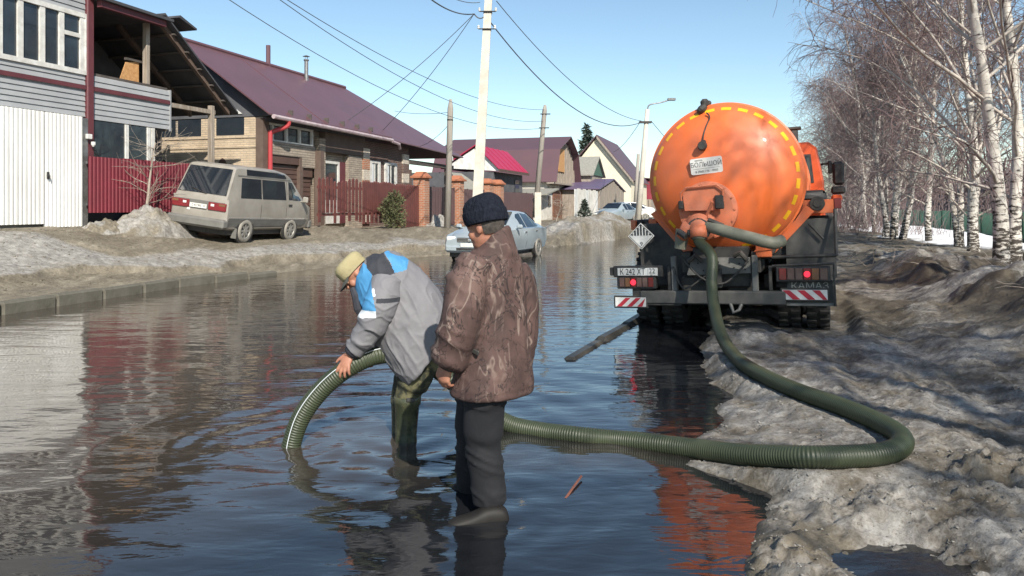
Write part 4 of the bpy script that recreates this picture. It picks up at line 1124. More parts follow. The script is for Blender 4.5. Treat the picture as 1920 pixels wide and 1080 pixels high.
wire('short jumper cable at the head of the concrete pole', br, POLE2(.87), .2, .024)
wire('thin wire reaching the concrete pole from above', P(820, -20, 22), POLE2(.905) + Vector((-.3, -.1, 0)), .15, .013)
wire('uppermost thin line crossing the sky to the leaning wooden pole', P(500, -25, 16), POLE3(.96), .7, .010)
wire('middle thin line crossing the sky to the leaning wooden pole', P(470, -40, 16), POLE3(.86), .9, .010)
wire('lowest thin line crossing the sky past the grey pole to the leaning pole', P(400, -20, 16), POLE3(.80), 1.0, .010)
wire('fine wire from the street lamp down toward the cream gable roof', LAMP + Vector((-.4, 0, 0)), P(1150, 285, 72), .3, .018)
wire('wire from the street lamp continuing behind the orange tank', LAMP + Vector((.3, 0, .1)), P(1330, 330, 75), .4, .018)
wire('fine wire between the grey wooden pole and the plum roof', POLE1 + Vector((0, 0, -.9)), P(770, 275, 38), .3, .010)
wire('upper fine wire between the grey wooden pole and the plum roof', POLE1 + Vector((0, 0, -.5)), P(740, 208, 36), .1, .010)
# ---------------------------------------------------------------- birches
def birch_bark():
    m = mat('birch_bark', (.62, .58, .52), (.46, .42, .37), 5, rough=.8, bump=.3, bscale=18)
    nt = m.node_tree; b = nt.nodes['Principled BSDF']; N = nt.nodes.new; L = nt.links.new
    src = b.inputs['Base Color'].links[0].from_socket
    tc = N('ShaderNodeTexCoord'); mp = N('ShaderNodeMapping'); mp.inputs['Scale'].default_value = (3.5, 3.5, 11); L(tc.outputs['Object'], mp.inputs[0])
    n = N('ShaderNodeTexNoise'); n.inputs['Scale'].default_value = 1.6; n.inputs['Detail'].default_value = 5; n.inputs['Roughness'].default_value = .7; L(mp.outputs[0], n.inputs['Vector'])
    r = N('ShaderNodeValToRGB'); r.color_ramp.elements[0].position = .35; r.color_ramp.elements[0].color = (.07, .058, .05, 1); r.color_ramp.elements[1].position = .43; r.color_ramp.elements[1].color = (1, 1, 1, 1); L(n.outputs['Fac'], r.inputs[0])
    # rough dark bark low on the stem
    sp = N('ShaderNodeSeparateXYZ'); L(tc.outputs['Object'], sp.inputs[0])
    mr = N('ShaderNodeMapRange'); mr.inputs['From Min'].default_value = .2; mr.inputs['From Max'].default_value = 2.2; mr.inputs['To Min'].default_value = .16; mr.inputs['To Max'].default_value = 0; L(sp.outputs[2], mr.inputs['Value'])
    ad = N('ShaderNodeMath'); ad.operation = 'SUBTRACT'; L(n.outputs['Fac'], ad.inputs[0]); L(mr.outputs[0], ad.inputs[1]); L(ad.outputs[0], r.inputs[0])
    mx = N('ShaderNodeMix'); mx.data_type = 'RGBA'; mx.blend_type = 'MULTIPLY'; mx.inputs['Factor'].default_value = 1; L(src, mx.inputs['A']); L(r.outputs[0], mx.inputs['B'])
    L(mx.outputs['Result'], b.inputs['Base Color'])
    return m
M['bark'] = birch_bark()
M['twig'] = mat('birch_twigs', (.165, .112, .106), (.25, .18, .17), 1.5, rough=.8)
M['limb'] = mat('birch_limbs', (.55, .50, .44), (.36, .31, .27), 4, rough=.85)

class TubeBatch:
    def __init__(self, n): self.n = n; self.co = []; self.q = []; self.o = 0
    def add(self, pts, rad):
        pts = np.asarray(pts, float); n = self.n; k = len(pts)
        d = np.gradient(pts, axis=0); d /= np.linalg.norm(d, axis=1, keepdims=True) + 1e-9
        ref = np.array([.31, .52, .8]); a = np.cross(d, ref); a /= np.linalg.norm(a, axis=1, keepdims=True) + 1e-9
        b = np.cross(d, a)
        an = np.arange(n) * 2 * math.pi / n
        r = np.asarray(rad)[:, None, None]
        ring = pts[:, None, :] + r * (a[:, None, :] * np.cos(an)[None, :, None] + b[:, None, :] * np.sin(an)[None, :, None])
        self.co.append(ring.reshape(-1, 3))
        i = np.arange(k - 1)[:, None] * n; j = np.arange(n)[None, :]; j2 = (j + 1) % n
        self.q.append((np.stack([i + j, i + j2, i + n + j2, i + n + j], -1).reshape(-1, 4)) + self.o)
        self.o += k * n
    def mesh(self, name, m): return npmesh(name, np.concatenate(self.co), np.concatenate(self.q), m)

def path(rs, p, d, L_, seg, bend, grav):
    pts = [np.array(p, float)]; d = np.array(d, float); d /= np.linalg.norm(d)
    for i in range(seg):
        d = d + rs.normal(0, bend, 3) + np.array([0, 0, grav]); d /= np.linalg.norm(d)
        pts.append(pts[-1] + d * L_ / seg)
    return np.array(pts)
def birch(seed, H, r0, stems, nb=24, twn=9, spread=1.0, lowest=.16):
    rs = np.random.RandomState(seed)
    tr = TubeBatch(9); lb = TubeBatch(5); tw = TubeBatch(3)
    for (off, lean, hs) in stems:
        Hs = H * hs
        pts = [np.array([off[0], off[1], -.5])]; d = np.array([lean[0], lean[1], 1.0])
        n = 16
        for i in range(n):
            d = d / np.linalg.norm(d); pts.append(pts[-1] + d * (Hs + .5) / n)
            d = d + rs.normal(0, .05, 3); d[0] -= lean[0] * .07; d[1] -= lean[1] * .07; d[2] = max(d[2], .6)
        pts = np.array(pts); f = np.linspace(0, 1, n + 1)
        rad = r0 * (hs ** .7) * (1 - f) ** .8 * (1 + .45 * np.exp(-f * 16)) + .012
        # even the stem out with more rings
        ff = np.linspace(0, 1, 33); P_ = np.stack([np.interp(ff, f, pts[:, k]) for k in range(3)], 1); R_ = np.interp(ff, f, rad) * (1 + .06 * rs.normal(size=33))
        tr.add(P_, R_)
        for k in range(nb):
            h = lowest + (1 - lowest - .03) * (k + rs.rand()) / nb
            p = np.array([np.interp(h, f, pts[:, q]) for q in range(3)])
            az = rs.rand() * 6.283; el = .62 + .5 * h + rs.normal(0, .12)
            dr = np.array([math.cos(az) * math.cos(el), math.sin(az) * math.cos(el), math.sin(el)])
            Lb = spread * (1.1 + 3.3 * math.sin(math.pi * min(1, (1 - h) * 1.05)) ** .8) * (.75 + .5 * rs.rand()) * hs
            bp = path(rs, p, dr, Lb, 9, .10, -.012)
            rb = min(.055, .30 * np.interp(h, f, rad) + .007)
            lb.add(bp, np.linspace(rb, .006, 10))
            ns = int(3 + 2.6 * Lb)
            for j in range(ns):
                g = .18 + .8 * (j + rs.rand()) / ns; x = g * 9; i0 = min(int(x), 8); q = bp[i0] + (bp[i0 + 1] - bp[i0]) * (x - i0)
                bd = bp[i0 + 1] - bp[i0]; bd /= np.linalg.norm(bd)
                sd = bd + rs.normal(0, .65, 3); sd[2] += .1
                Ls = (.45 + .9 * (1 - g) + .35 * rs.rand()) * spread * .85
                sp2 = path(rs, q, sd, Ls, 5, .16, -.05)
                tw.add(sp2, np.linspace(.0085, .004, 6))
                for m_ in range(twn):
                    gg = .1 + .9 * rs.rand(); xx = gg * 5; i1 = min(int(xx), 4); q2 = sp2[i1] + (sp2[i1 + 1] - sp2[i1]) * (xx - i1)
                    td = (sp2[i1 + 1] - sp2[i1]); td = td / np.linalg.norm(td) + rs.normal(0, .6, 3); td[2] -= .15
                    tw.add(path(rs, q2, td, .35 + .65 * rs.rand(), 4, .12, -.24), np.array([.0052, .0048, .0042, .0036, .003]))
    return tr, lb, tw
BK = []
for args in ((11, 11.5, .118, [((0, 0), (-.10, .02), 1.0), ((.18, .1), (.30, .05), .92)], 28, 7, 1.6),
             (12, 12.5, .132, [((0, 0), (.03, -.02), 1.0)], 36, 7, 1.2),
             (13, 11.0, .12, [((0, 0), (-.14, .05), 1.0), ((.2, -.1), (.10, .1), .85)], 24, 8, 1.0),
             (14, 10.5, .11, [((0, 0), (.08, .06), 1.0)], 30, 8, .95),
             (15, 9.0, .11, [((0, 0), (-.22, -.05), 1.0), ((.3, 0), (.05, 0), .95), ((.1, .4), (.22, .1), .8)], 17, 9, .9)):
    tr, lb, tw = birch(*args)
    BK.append((tr.mesh('birch_trunk', M['bark']), lb.mesh('birch_limbs', M['limb']), tw.mesh('birch_crown', M['twig'])))
def plant(kind, x, y, label, rz, sc=1.0, group='birches along the right verge'):
    z = gz(x, y)
    o = thing('birch_tree', label, 'tree', (x, y, z - .06), (0, 0, rz), group); o.scale = (sc, sc, sc)
    link('trunk', BK[kind][0], o); link('limbs', BK[kind][1], o, kind='stuff'); link('crown', BK[kind][2], o, kind='stuff')
    return o
def base(px, s): 
    k = (px - 960) / F; t = s * (CS * k - SN) / (CS + SN * k); v = ST(s, t); return v.x, v.y
plant(0, *base(1884, 16.2), 'nearest birch with two pale stems forking low at the right edge of the picture', 0.3, 1.0)
plant(1, *base(1826, 25.0), 'thick dark-based birch standing just left of the forked nearest birch', 2.2, 1.0)
plant(4, *base(1800, 27.5), 'birch with a slanting side stem between the thick birch and the straight white one', 4.0, .95)
plant(3, *base(1743, 31.5), 'straight white birch standing at the edge of the bright snow strip', 1.0, 1.05)
plant(2, *base(1688, 33), 'birch with dark cracked bark on its lower trunk, beside the snow strip', 2.9, 1.0)
plant(4, *base(1668, 36), 'birch with several thin leaning stems behind the snow strip', .4, 1.0)
far_lab = 'slender birch in the thicket farther along the verge'
rnd = random.Random(21)
for k, (px, s) in enumerate(((1641, 42), (1622, 46), (1610, 49), (1600, 55), (1588, 60), (1598, 68), (1572, 72), (1632, 62), (1655, 54), (1585, 82))):
    x, y = base(px, s)
    plant((3, 1, 4, 2, 0)[k % 5], x, y, far_lab, rnd.uniform(0, 6.28), rnd.uniform(.85, 1.1), 'slender birches in the far thicket')
# the row goes on beside and behind the camera; its shade falls on the verge
for k, (s, t) in enumerate(((8.4, 6.8), (1.2, 8.4))):
    v = ST(s, t); plant((1, 2)[k], v.x, v.y, ('birch of the same row outside the picture, level with the tanker', 'birch of the same row outside the picture, level with the hose loop')[k], 1.3 * k, (1.0, .9)[k], 'birches beside the camera')

plant(2, 5.7, -1.7, 'birch of the same row outside the picture, just behind the camera', 2.0, .95, 'birches beside the camera')
# far-off bare woods closing the view beyond the green fence
tb = TubeBatch(3); rs = np.random.RandomState(14)
for i in range(2600):
    s = 120 + 260 * rs.rand(); t = 34 + 190 * rs.rand() * s / 300; v = ST(s, t); h_ = 6 + 6 * rs.rand()
    p = path(rs, (v.x, v.y, -2), (rs.normal(0, .08), 0, 1), h_, 3, .06, 0); tb.add(p, np.array([.16, .14, .10, .05]))
    for j in range(7):
        q = p[1] + (p[3] - p[1]) * rs.rand(); d = rs.normal(0, .7, 3); d[2] = abs(d[2]) + .3
        tb.add(path(rs, q, d, 1.5 + 2 * rs.rand(), 2, .2, -.05), np.array([.16, .13, .05]))
M['woods'] = mat('far_bare_woods', (.14, .11, .12), (.19, .15, .15), .05, rough=.9)
link('far_woods', tb.mesh('far_woods', M['woods']), kind='stuff')

# brown thicket of undergrowth under the far birches
tb = TubeBatch(3); rs = np.random.RandomState(4)
for i in range(1500):
    s = 38 + 60 * rs.rand() ** 1.2; t = 3.8 + 5.5 * rs.rand(); v = ST(s, t)
    d = rs.normal(0, .35, 3); d[2] = 1
    p = path(rs, (v.x, v.y, -.3), d, 1.0 + 2.8 * rs.rand(), 4, .12, 0)
    tb.add(p, np.array([.014, .012, .010, .008, .006]))
link('undergrowth', tb.mesh('undergrowth', M['twig']), kind='stuff')
# dead stems, straw and twigs on the right mound
tb = TubeBatch(3)
for i in range(420):
    s = 6 + 20 * rs.rand(); t = 2.6 + 4.5 * rs.rand(); v = ST(s, t)
    z_ = gz(v.x, v.y)
    d = rs.normal(0, 1, 3); d[2] = abs(d[2]) * .35
    tb.add(path(rs, (v.x, v.y, z_ - .01), d, .1 + .45 * rs.rand(), 3, .2, -.05), np.array([.005, .005, .004, .003]))
link('dead_twigs', tb.mesh('dead_twigs', M['wood']), kind='stuff')

# bare shrub in front of the burgundy fence, bare bush by the old wall
def bare(seed, H, n, spread):
    rs = np.random.RandomState(seed); tr = TubeBatch(6); tw = TubeBatch(3)
    p = path(rs, (0, 0, -.2), (.35, 0, 1), H, 9, .08, .0); tr.add(p, np.linspace(.05, .016, 10))
    for k in range(n):
        g = .25 + .75 * rs.rand(); x = g * 9; i = min(int(x), 8); q = p[i] + (p[i + 1] - p[i]) * (x - i)
        d = rs.normal(0, .8, 3); d[2] = abs(d[2]) * .7 + .1
        b_ = path(rs, q, d, spread * (.4 + .6 * rs.rand()), 6, .16, -.02); tw.add(b_, np.linspace(.014, .004, 7))
        for j in range(6):
            xx = rs.rand() * 6; i1 = min(int(xx), 5); q2 = b_[i1]; d2 = b_[i1 + 1] - b_[i1]; d2 = d2 / np.linalg.norm(d2) + rs.normal(0, .55, 3)
            tw.add(path(rs, q2, d2, .3 + .4 * rs.rand(), 3, .15, -.02), np.array([.006, .005, .004, .003]))
    return tr.mesh('shrub_stem', M['wood']), tw.mesh('shrub_twigs', M['wood'])
a_, b_ = bare(31, 2.4, 16, 1.1)
v = ST(s_at(262, -14.4), -14.4)
o = thing('bare_shrub', 'leaning bare sapling in front of the burgundy sheet fence', 'shrub', (v.x, v.y, gz(v.x, v.y)), (0, 0, 1.0)); link('stem', a_, o); link('twigs', b_, o)
a_, b_ = bare(33, 1.6, 26, 1.0)
v = ST(s_at(1040, -11.0), -11.0)
o = thing('bare_shrub', 'low rusty-brown bare bush in front of the old whitewashed wall', 'shrub', (v.x, v.y, gz(v.x, v.y)), (0, 0, 0)); link('stem', a_, o); link('twigs', b_, o)
# small fir by the whitewashed fence
v = ST(s_at(1096, -9.8), -9.8)
o = thing('small_fir', 'small dark fir in front of the whitewashed board fence', 'tree', (v.x, v.y, gz(v.x, v.y)))
mb = MB(); rnd = random.Random(12)
for k in range(12): leafball(mb, (0, 0, .25 + k * .09), (.5 * (1 - k / 12.5), .5 * (1 - k / 12.5), .12), 40, .12, rnd, -.1)
mb.build('crown', M['spruce'], o); mb = MB(); mb.tube([(0, 0, -.2), (0, 0, 1.3)], [.05, .02], 6); mb.build('trunk', M['wood'], o)

# snow heaps and a log pile edge by the fences
def heap(label, c, r, h, seed, snowy=.6, n=64, name='snow_heap'):
    u = np.linspace(-1, 1, n); U, V = np.meshgrid(u, u); rr_ = np.sqrt(U ** 2 + V ** 2)
    X = c[0] + (U * CS * r[0] + V * SN * r[1]); Y = c[1] + (-U * SN * r[0] + V * CS * r[1])
    g = ground_fields(X.ravel(), Y.ravel())[0].reshape(U.shape)
    e = rr_ + .30 * fbm(U * 2.3 + seed, V * 2.3, 4, seed + 5)
    rg = np.abs(fbm(U * 4 + seed, V * 4, 5, seed))
    z = g - .05 + h * sstep(1.0, .0, e) * (.72 + .5 * rg) + .07 * h * fbm(U * 11, V * 11, 4, seed + 1) * sstep(1.0, .6, e)
    z = np.where(rr_ > .985, g - .3, z)
    co = np.stack([X.ravel() - c[0], Y.ravel() - c[1], z.ravel()], 1)
    i = (np.arange(n - 1)[:, None] * n + np.arange(n - 1)[None, :]).ravel()
    s_ = np.clip(snowy + .8 * fbm(U * 3, V * 3, 4, seed + 2), 0, 1).ravel()
    me = npmesh(name, co, np.stack([i, i + 1, i + n + 1, i + n], 1), M['ground'], True, {'snow': s_, 'mud': s_ * 0 + .75, 'white': s_ * 0})
    return link(name, me, None, label, 'snow heap', loc=(c[0], c[1], 0))
v = ST(s_at(288, -14.1), -14.1); heap('dirty snow heap under the bare sapling between burgundy fence and van', (v.x, v.y), (.9, 1.7), .74, 3, .55)
v = ST(s_at(205, -14.3), -14.3); heap('low brown ice pile at the foot of the burgundy fence by the garage', (v.x, v.y), (.45, .9), .32, 4, .4)
v = ST(s_at(822, -12.2), -12.2); heap('small white snow pile between the brick pillar and the grey wooden pole', (v.x, v.y), (.7, .9), .72, 5, .9)
v = P(1075, 440, 33); heap('big dirty snow heap on the far kerb in front of the old walls', (v.x, v.y), (2.5, 5.5), .55, 6, .40, 90)
v = P(1125, 440, 38); heap('lower dirty snow ridge running on toward the far parked cars', (v.x, v.y), (1.6, 5.0), .42, 7, .35)
# ---------------------------------------------------------------- vacuum tanker truck
M['orange'] = mat('orange_tank_paint', (.74, .145, .03), (.62, .15, .055), 1.6, rough=.38, coat=.2, rough2=.52, stretch=(1.6, 1, .55), detail=7)
M['orange2'] = mat('dusty_orange_paint', (.66, .135, .035), (.55, .16, .075), 3.5, rough=.45)
M['pink'] = mat('faded_orange_casting', (.60, .165, .075), (.46, .16, .09), 5, rough=.6, bump=.15)
M['yellow'] = mat('yellow_reflector', (.86, .45, .02), rough=.35)
M['hosepipe'] = mat('grey_green_hose', (.13, .13, .095), (.19, .185, .14), 5, rough=.6)
M['flap'] = mat('dusty_mudflap', (.05, .05, .048), (.11, .105, .095), 2.2, rough=.8)
M['redlens'] = mat('red_lens', (.22, .02, .02), (.12, .03, .025), 6, rough=.25)
M['dimlens'] = mat('dusty_lens', (.10, .05, .042), (.15, .095, .08), 5, rough=.35)
M['amber'] = mat('amber_lens', (.20, .085, .035), (.16, .09, .05), 6, rough=.4)
M['brake'] = emis('lit_brake_lamp', (1.0, .03, .06), .9)
M['signred'] = mat('stripe_red', (.50, .025, .045), (.4, .03, .045), 8, rough=.4)
M['signwhite'] = mat('stripe_white', (.72, .71, .68), (.6, .58, .54), 6, rough=.45)
M['ink'] = mat('black_ink', (.015, .015, .018), rough=.6)
M['greyink'] = mat('grey_ink', (.12, .12, .12), rough=.6)
TZ = -.03
TR = thing('tanker_truck', 'orange vacuum tanker truck seen from behind with a hose running from its rear valve', 'truck', (2.53, 9.0, TZ), (0, R(-2.2), R(-22.5)))
def tx(px): return (px - 1362) / 155.6
def tz(py): return CAMZ - (py - HOR) / 155.6 - TZ
def tb(nm, m, fn, par=None):
    q = MB(); fn(q); return q.build(nm, m, par or TR)
TC = (0.07, 1.965)          # tank axis
TRAD = .935
q = MB(); q.smooth = True
prof = [(TRAD, 5.2), (TRAD, .42)]
q.lathe(prof[::-1], 96, 'y', (TC[0], 0, TC[1]), cap=False)
def dome_y(r): return .40 - .40 * (1 - (r / TRAD) ** 2) ** .62
prof = [(TRAD * math.sin(a), dome_y(TRAD * math.sin(a))) for a in np.linspace(0.004, math.pi / 2, 40)]
q.lathe(prof, 96, 'y', (TC[0], 0, TC[1]), cap=False)
prof = [(TRAD * math.sin(a), 5.2 + .4 * math.cos(a)) for a in np.linspace(0.004, math.pi / 2, 14)]
q.lathe(prof, 48, 'y', (TC[0], 0, TC[1]), cap=False)
tank = q.build('tank', M['orange'], TR)
tb('tank_rim', M['orange'], lambda q: q.lathe([(TRAD - .002, .40), (TRAD + .022, .41), (TRAD + .022, .47), (TRAD - .002, .48)], 96, 'y', (TC[0], 0, TC[1]), cap=False))
for yy in (1.9, 3.6):
    tb('tank_band', M['orange2'], lambda q: q.lathe([(TRAD + .002, yy), (TRAD + .02, yy + .01), (TRAD + .02, yy + .09), (TRAD + .002, yy + .1)], 64, 'y', (TC[0], 0, TC[1]), cap=False))
# yellow reflective dashes following the dome edge
nd = 27
for i in range(nd):
    a0 = 2 * math.pi * i / nd + .04
    if 3.45 < a0 < 4.9 and not (3.45 < a0 < 3.6): 
        if 3.9 < a0 < 4.75: continue
    q = MB(); vs = []; fs = []
    for j in range(7):
        a = a0 + (j / 6) * .138
        for r_ in (.842, .882):
            y = dome_y(r_) - .004
            vs.append((TC[0] + r_ * math.cos(a), y, TC[1] + r_ * math.sin(a)))
    for j in range(6): fs.append((2 * j, 2 * j + 1, 2 * j + 3, 2 * j + 2))
    q.add(vs, fs); q.smooth = True; q.build('reflector_strip', M['yellow'], tank)
def on_dome(px, py, off=0.0):      # point of the rear dome
    x, z = tx(px), tz(py); r_ = math.hypot(x - TC[0], z - TC[1]); return Vector((x, dome_y(min(r_, TRAD)) - off, z))
# company sticker
sc_ = on_dome(1346, 309)
tilt = R(4)
pl = MB(); w, hh = .19, .098; pts = []
for cx_, cz_, a0 in ((w - .025, hh - .025, 0), (-w + .025, hh - .025, 90), (-w + .025, -hh + .025, 180), (w - .025, -hh + .025, 270)):
    for j in range(5):
        a = R(a0 + j * 22.5); pts.append((cx_ + .025 * math.cos(a), cz_ + .025 * math.sin(a)))
pl.prism(pts, 'y', -.006, .03)
st = pl.build('sign_plate', M['signwhite'], TR, loc=tuple(sc_ + Vector((0, -.012, 0))), rot=(R(4), -tilt, R(-1)))
text('БОЛЬШОЙ', .078, M['greyink'], st, (0, -.008, .018), (R(90), 0, 0), sx=.92)
text('ВАКУУМ', .022, M['greyink'], st, (-.085, -.008, .072), (R(90), 0, 0))
text('8 (960) 776 - 9903', .036, M['greyink'], st, (.0, -.008, -.066), (R(90), 0, 0))
tb('sign_line', M['greyink'], lambda q: q.box((-.16, -.0075, -.032), (.16, -.006, -.029)), st)
# fixture at the top with cable and little lamp
f0 = on_dome(1336, 196, .06)
def fix(q):
    q.ell(f0, (.075, .07, .05), 12, 8, Matrix.Rotation(R(-40), 3, 'Y')); q.lathe([(.05, 0), (.055, .05), (.03, .08)], 12, 'z', (f0.x + .03, f0.y + .05, f0.z + .05)); q.tube([f0 + Vector((.02, .1, .06)), f0 + Vector((.07, .2, .10))], .03, 8)
tb('work_lamp', M['dirtyblack'], fix)
cab = [on_dome(1346, 205, .05), on_dome(1352, 215, .02), on_dome(1346, 232, .012), on_dome(1341, 250, .012), on_dome(1340, 268, .03)]
tb('lamp_cable', M['dirtyblack'], lambda q: q.tube(catmull(cab, 5), .009, 6))
f1 = on_dome(1340, 271, .055)
tb('marker_lamp', M['dirtyblack'], lambda q: (q.lathe([(.02, .06), (.055, .03), (.06, 0), (.045, -.05)], 14, 'y', tuple(f1)), q.box((f1.x - .02, f1.y, f1.z), (f1.x + .04, f1.y + .06, f1.z + .07), .01)))
for sgx, zz in ((-.70, .70), (.78, .66)):
    tb('top_beacon', M['dirtyblack'], lambda q: (q.box((TC[0] + sgx - .06, 2.4, TC[1] + zz - .12), (TC[0] + sgx + .045, 2.5, TC[1] + zz + .09), .02), q.box((TC[0] + sgx - .10, 2.38, TC[1] + zz + .085), (TC[0] + sgx + .09, 2.58, TC[1] + zz + .125), .01)))
# manhole flange with handled cover plate, valve below
mc = on_dome(1346, 393)
yy = dome_y(.0) - .02
tb('manhole_flange', M['pink'], lambda q: q.lathe([(.001, -.075), (.30, -.075), (.345, -.065), (.35, -.045), (.35, .25)], 48, 'y', (mc.x, .04, mc.z), cap=False))
def bolts(q):
    for k in range(14):
        a = k * 2 * math.pi / 14; q.lathe([(.014, -.085), (.014, -.066)], 6, 'y', (mc.x + .318 * math.cos(a), .04, mc.z + .318 * math.sin(a)))
tb('flange_bolts', M['pink'], bolts)
cp = [(tx(1303), tz(360)), (tx(1312), tz(351)), (tx(1366), tz(349)), (tx(1375), tz(358)), (tx(1375), tz(372)), (tx(1362), tz(394)), (tx(1306), tz(393))]
cover = tb('cover_plate', M['pink'], lambda q: q.prism(cp[::-1], 'y', -.13, -.085))
hp = [(tx(1301), -.14, tz(378)), (tx(1300), -.16, tz(360)), (tx(1310), -.16, tz(350)), (tx(1366), -.16, tz(347)), (tx(1377), -.16, tz(356)), (tx(1377), -.14, tz(378))]
tb('cover_handle', M['pink'], lambda q: q.tube(hp, .011, 8), cover)
tb('hinge', M['dirtyblack'], lambda q: (q.box((tx(1362), -.17, tz(392)), (tx(1378), -.09, tz(366)), .012)), cover)
tb('hinge', M['dirtyblack'], lambda q: (q.box((tx(1295), -.17, tz(390)), (tx(1304), -.09, tz(374)), .012)), cover)
vx, vz = tx(1334), tz(425)
def valve(q):
    q.smooth = True
    q.lathe([(.19, 0), (.19, -.05), (.13, -.06), (.12, -.2), (.15, -.21), (.15, -.26)], 24, 'y', (vx, -.02, vz + .02))
    q.ell((vx, -.22, vz + .03), (.17, .12, .13), 18, 12)
    q.tube([(vx - .1, -.25, vz + .05), (vx - .22, -.22, vz - .12)], [.09, .07], 12)
    q.tube([(vx, -.26, vz), (vx + .0, -.30, vz - .12)], [.12, .10], 14)
tb('gate_valve', M['pink'], valve)
tb('valve_lever', M['pink'], lambda q: (q.tube([(vx + .07, -.22, vz + .10), (vx + .17, -.28, vz + .30)], .02, 8), q.tube([(vx + .05, -.2, vz + .05), (vx + .14, -.26, vz + .12)], .045, 8)))
tb('valve_clamps', M['dirtyblack'], lambda q: (q.tube([(vx + .12, -.3, vz + .09), (vx + .28, -.34, vz + .02), (vx + .25, -.33, vz - .06)], .028, 7), q.tube([(vx - .23, -.3, vz - .04), (vx - .14, -.34, vz - .1)], .04, 8), q.lathe([(.13, -.32), (.14, -.30), (.14, -.27)], 20, 'y', (vx, 0, vz - .02))))
tb('side_branch', M['hosepipe'], lambda q: q.tube([(vx - .2, -.2, vz - .02), (vx - .24, -.2, vz - .25)], [.085, .07], 12))
# short spare hose across the right side
hp = catmull([(vx + .10, -.26, vz + .02), (tx(1385), -.36, tz(433)), (tx(1430), -.40, tz(446)), (tx(1462), -.36, tz(455)), (tx(1476), -.25, tz(452))], 8)
tb('branch_hose', M['hosepipe'], lambda q: (setattr(q, 'smooth', True), q.tube(hp, .072, 16)))
# saddle and cradle under the tank
tb('tank_cradle', M['orange2'], lambda q: q.prism([(TC[0] + .42, 1.06), (TC[0] + .55, 1.02), (TC[0] + 1.02, 1.52), (TC[0] + .92, 1.60), (TC[0] + .80, 1.42)], 'y', .50, .60))
tb('tank_cradle', M['orange2'], lambda q: q.prism([(TC[0] - .42, 1.06), (TC[0] - .55, 1.02), (TC[0] - .98, 1.55), (TC[0] - .90, 1.60), (TC[0] - .80, 1.42)], 'y', .5, .6))
tb('tank_foot', M['orange2'], lambda q: (q.box((.42, .1, .99), (.60, .3, 1.16), .01), q.prism([(.40, 1.06), (.72, 1.1), (.55, 1.2)], 'y', .08, .14)))
# right hose tray and black tank on it
tb('hose_tray', M['orange2'], lambda q: (q.box((tx(1476), .55, tz(407)), (tx(1566), .62, tz(381)), .006), q.box((tx(1476), .62, tz(407)), (tx(1566), 4.6, tz(404)))))
tb('tray_end', M['redlens'], lambda q: q.box((tx(1566), .54, tz(399)), (tx(1579), .66, tz(379)), .006))
def roll(q):
    q.smooth = True; q.box((tx(1486), .70, tz(384)), (tx(1554), 4.2, tz(362)), .04)
tb('black_locker', M['black'], roll)
for px in (1498, 1537):
    tb('hose_end', M['rubber'], lambda q: (q.lathe([(.001, -.01), (.045, -.01), (.05, .0), (.085, .0), (.088, .06)], 24, 'y', (tx(px), .49, tz(388)), cap=False)))
# left tray end
tb('left_tray', M['black'], lambda q: q.box((tx(1172), .9, tz(430)), (tx(1262), 4.5, tz(409)), .02))
tb('left_tray_end', M['orange2'], lambda q: q.box((tx(1166), .82, tz(430)), (tx(1178), .9, tz(409)), .01))
tb('left_tray_bracket', M['orange2'], lambda q: q.box((tx(1204), .82, tz(424)), (tx(1222), .9, tz(408)), .01))
tb('left_pipe_end', M['rubber'], lambda q: q.lathe([(.045, 0), (.075, 0), (.078, .1)], 20, 'y', (tx(1193), .8, tz(421)), cap=False))
# hazard diamond
dx, dz, dr = tx(1206), tz(441), .172
dia = tb('hazard_placard', M['signwhite'], lambda q: q.prism([(dx, dz - dr), (dx + dr, dz), (dx, dz + dr), (dx - dr, dz)], 'y', .30, .315))
tb('placard_border', M['ink'], lambda q: [q.prism([a_, b_, (b_[0] * 1 - (b_[0] - dx) * .05, b_[1] - (b_[1] - dz) * .05), (a_[0] - (a_[0] - dx) * .05, a_[1] - (a_[1] - dz) * .05)], 'y', .2975, .299) for a_, b_ in zip([(dx + .92 * dr * c, dz + .92 * dr * s_) for c, s_ in ((0, -1), (1, 0), (0, 1), (-1, 0))], [(dx + .92 * dr * c, dz + .92 * dr * s_) for c, s_ in ((1, 0), (0, 1), (-1, 0), (0, -1))])], dia)
for k in range(7):
    x = dx + (k - 3) * .039; top = dz + .86 * dr - abs(x - dx); 
    if top - (dz + .008) > .01:
        tb('stripe', M['ink'], lambda q: q.box((x - .0105, .2965, dz + .008), (x + .0105, .2985, top)), dia)
text('9', .075, M['ink'], dia, (dx, .298, dz - .105), (R(90), 0, 0))
tb('placard_bracket', M['dirtyblack'], lambda q: q.box((dx - .02, .316, dz - .5), (dx + .02, .34, dz + .05)))
# big black fenders and flaps
def fend(q):
    q.box((tx(1196), .55, .62), (tx(1300), .60, 1.42)); q.box((tx(1192), .6, 1.36), (tx(1290), 3.4, 1.42))
tb('left_mudguard', M['black'], fend)
tb('right_mudguard', M['flap'], lambda q: (q.box((tx(1478), .55, .72), (tx(1566), .60, 1.42)), q.box((tx(1470), .6, 1.38), (tx(1566), 3.4, 1.43))))
tb('guard_stay', M['dirtyblack'], lambda q: (q.tube([(tx(1432), .30, tz(487)), (tx(1566), .28, tz(484))], .022, 8), q.tube([(tx(1566), .28, tz(484)), (tx(1567), .5, tz(400))], .02, 8), q.tube([(tx(1545), .5, tz(455)), (tx(1520), .5, tz(425))], .014, 6)))
tb('exhaust_pipe', M['dirtyblack'], lambda q: q.lathe([(.06, .25), (.105, .25), (.11, .27), (.11, .9)], 24, 'y', (tx(1444), 0, tz(470)), cap=False))
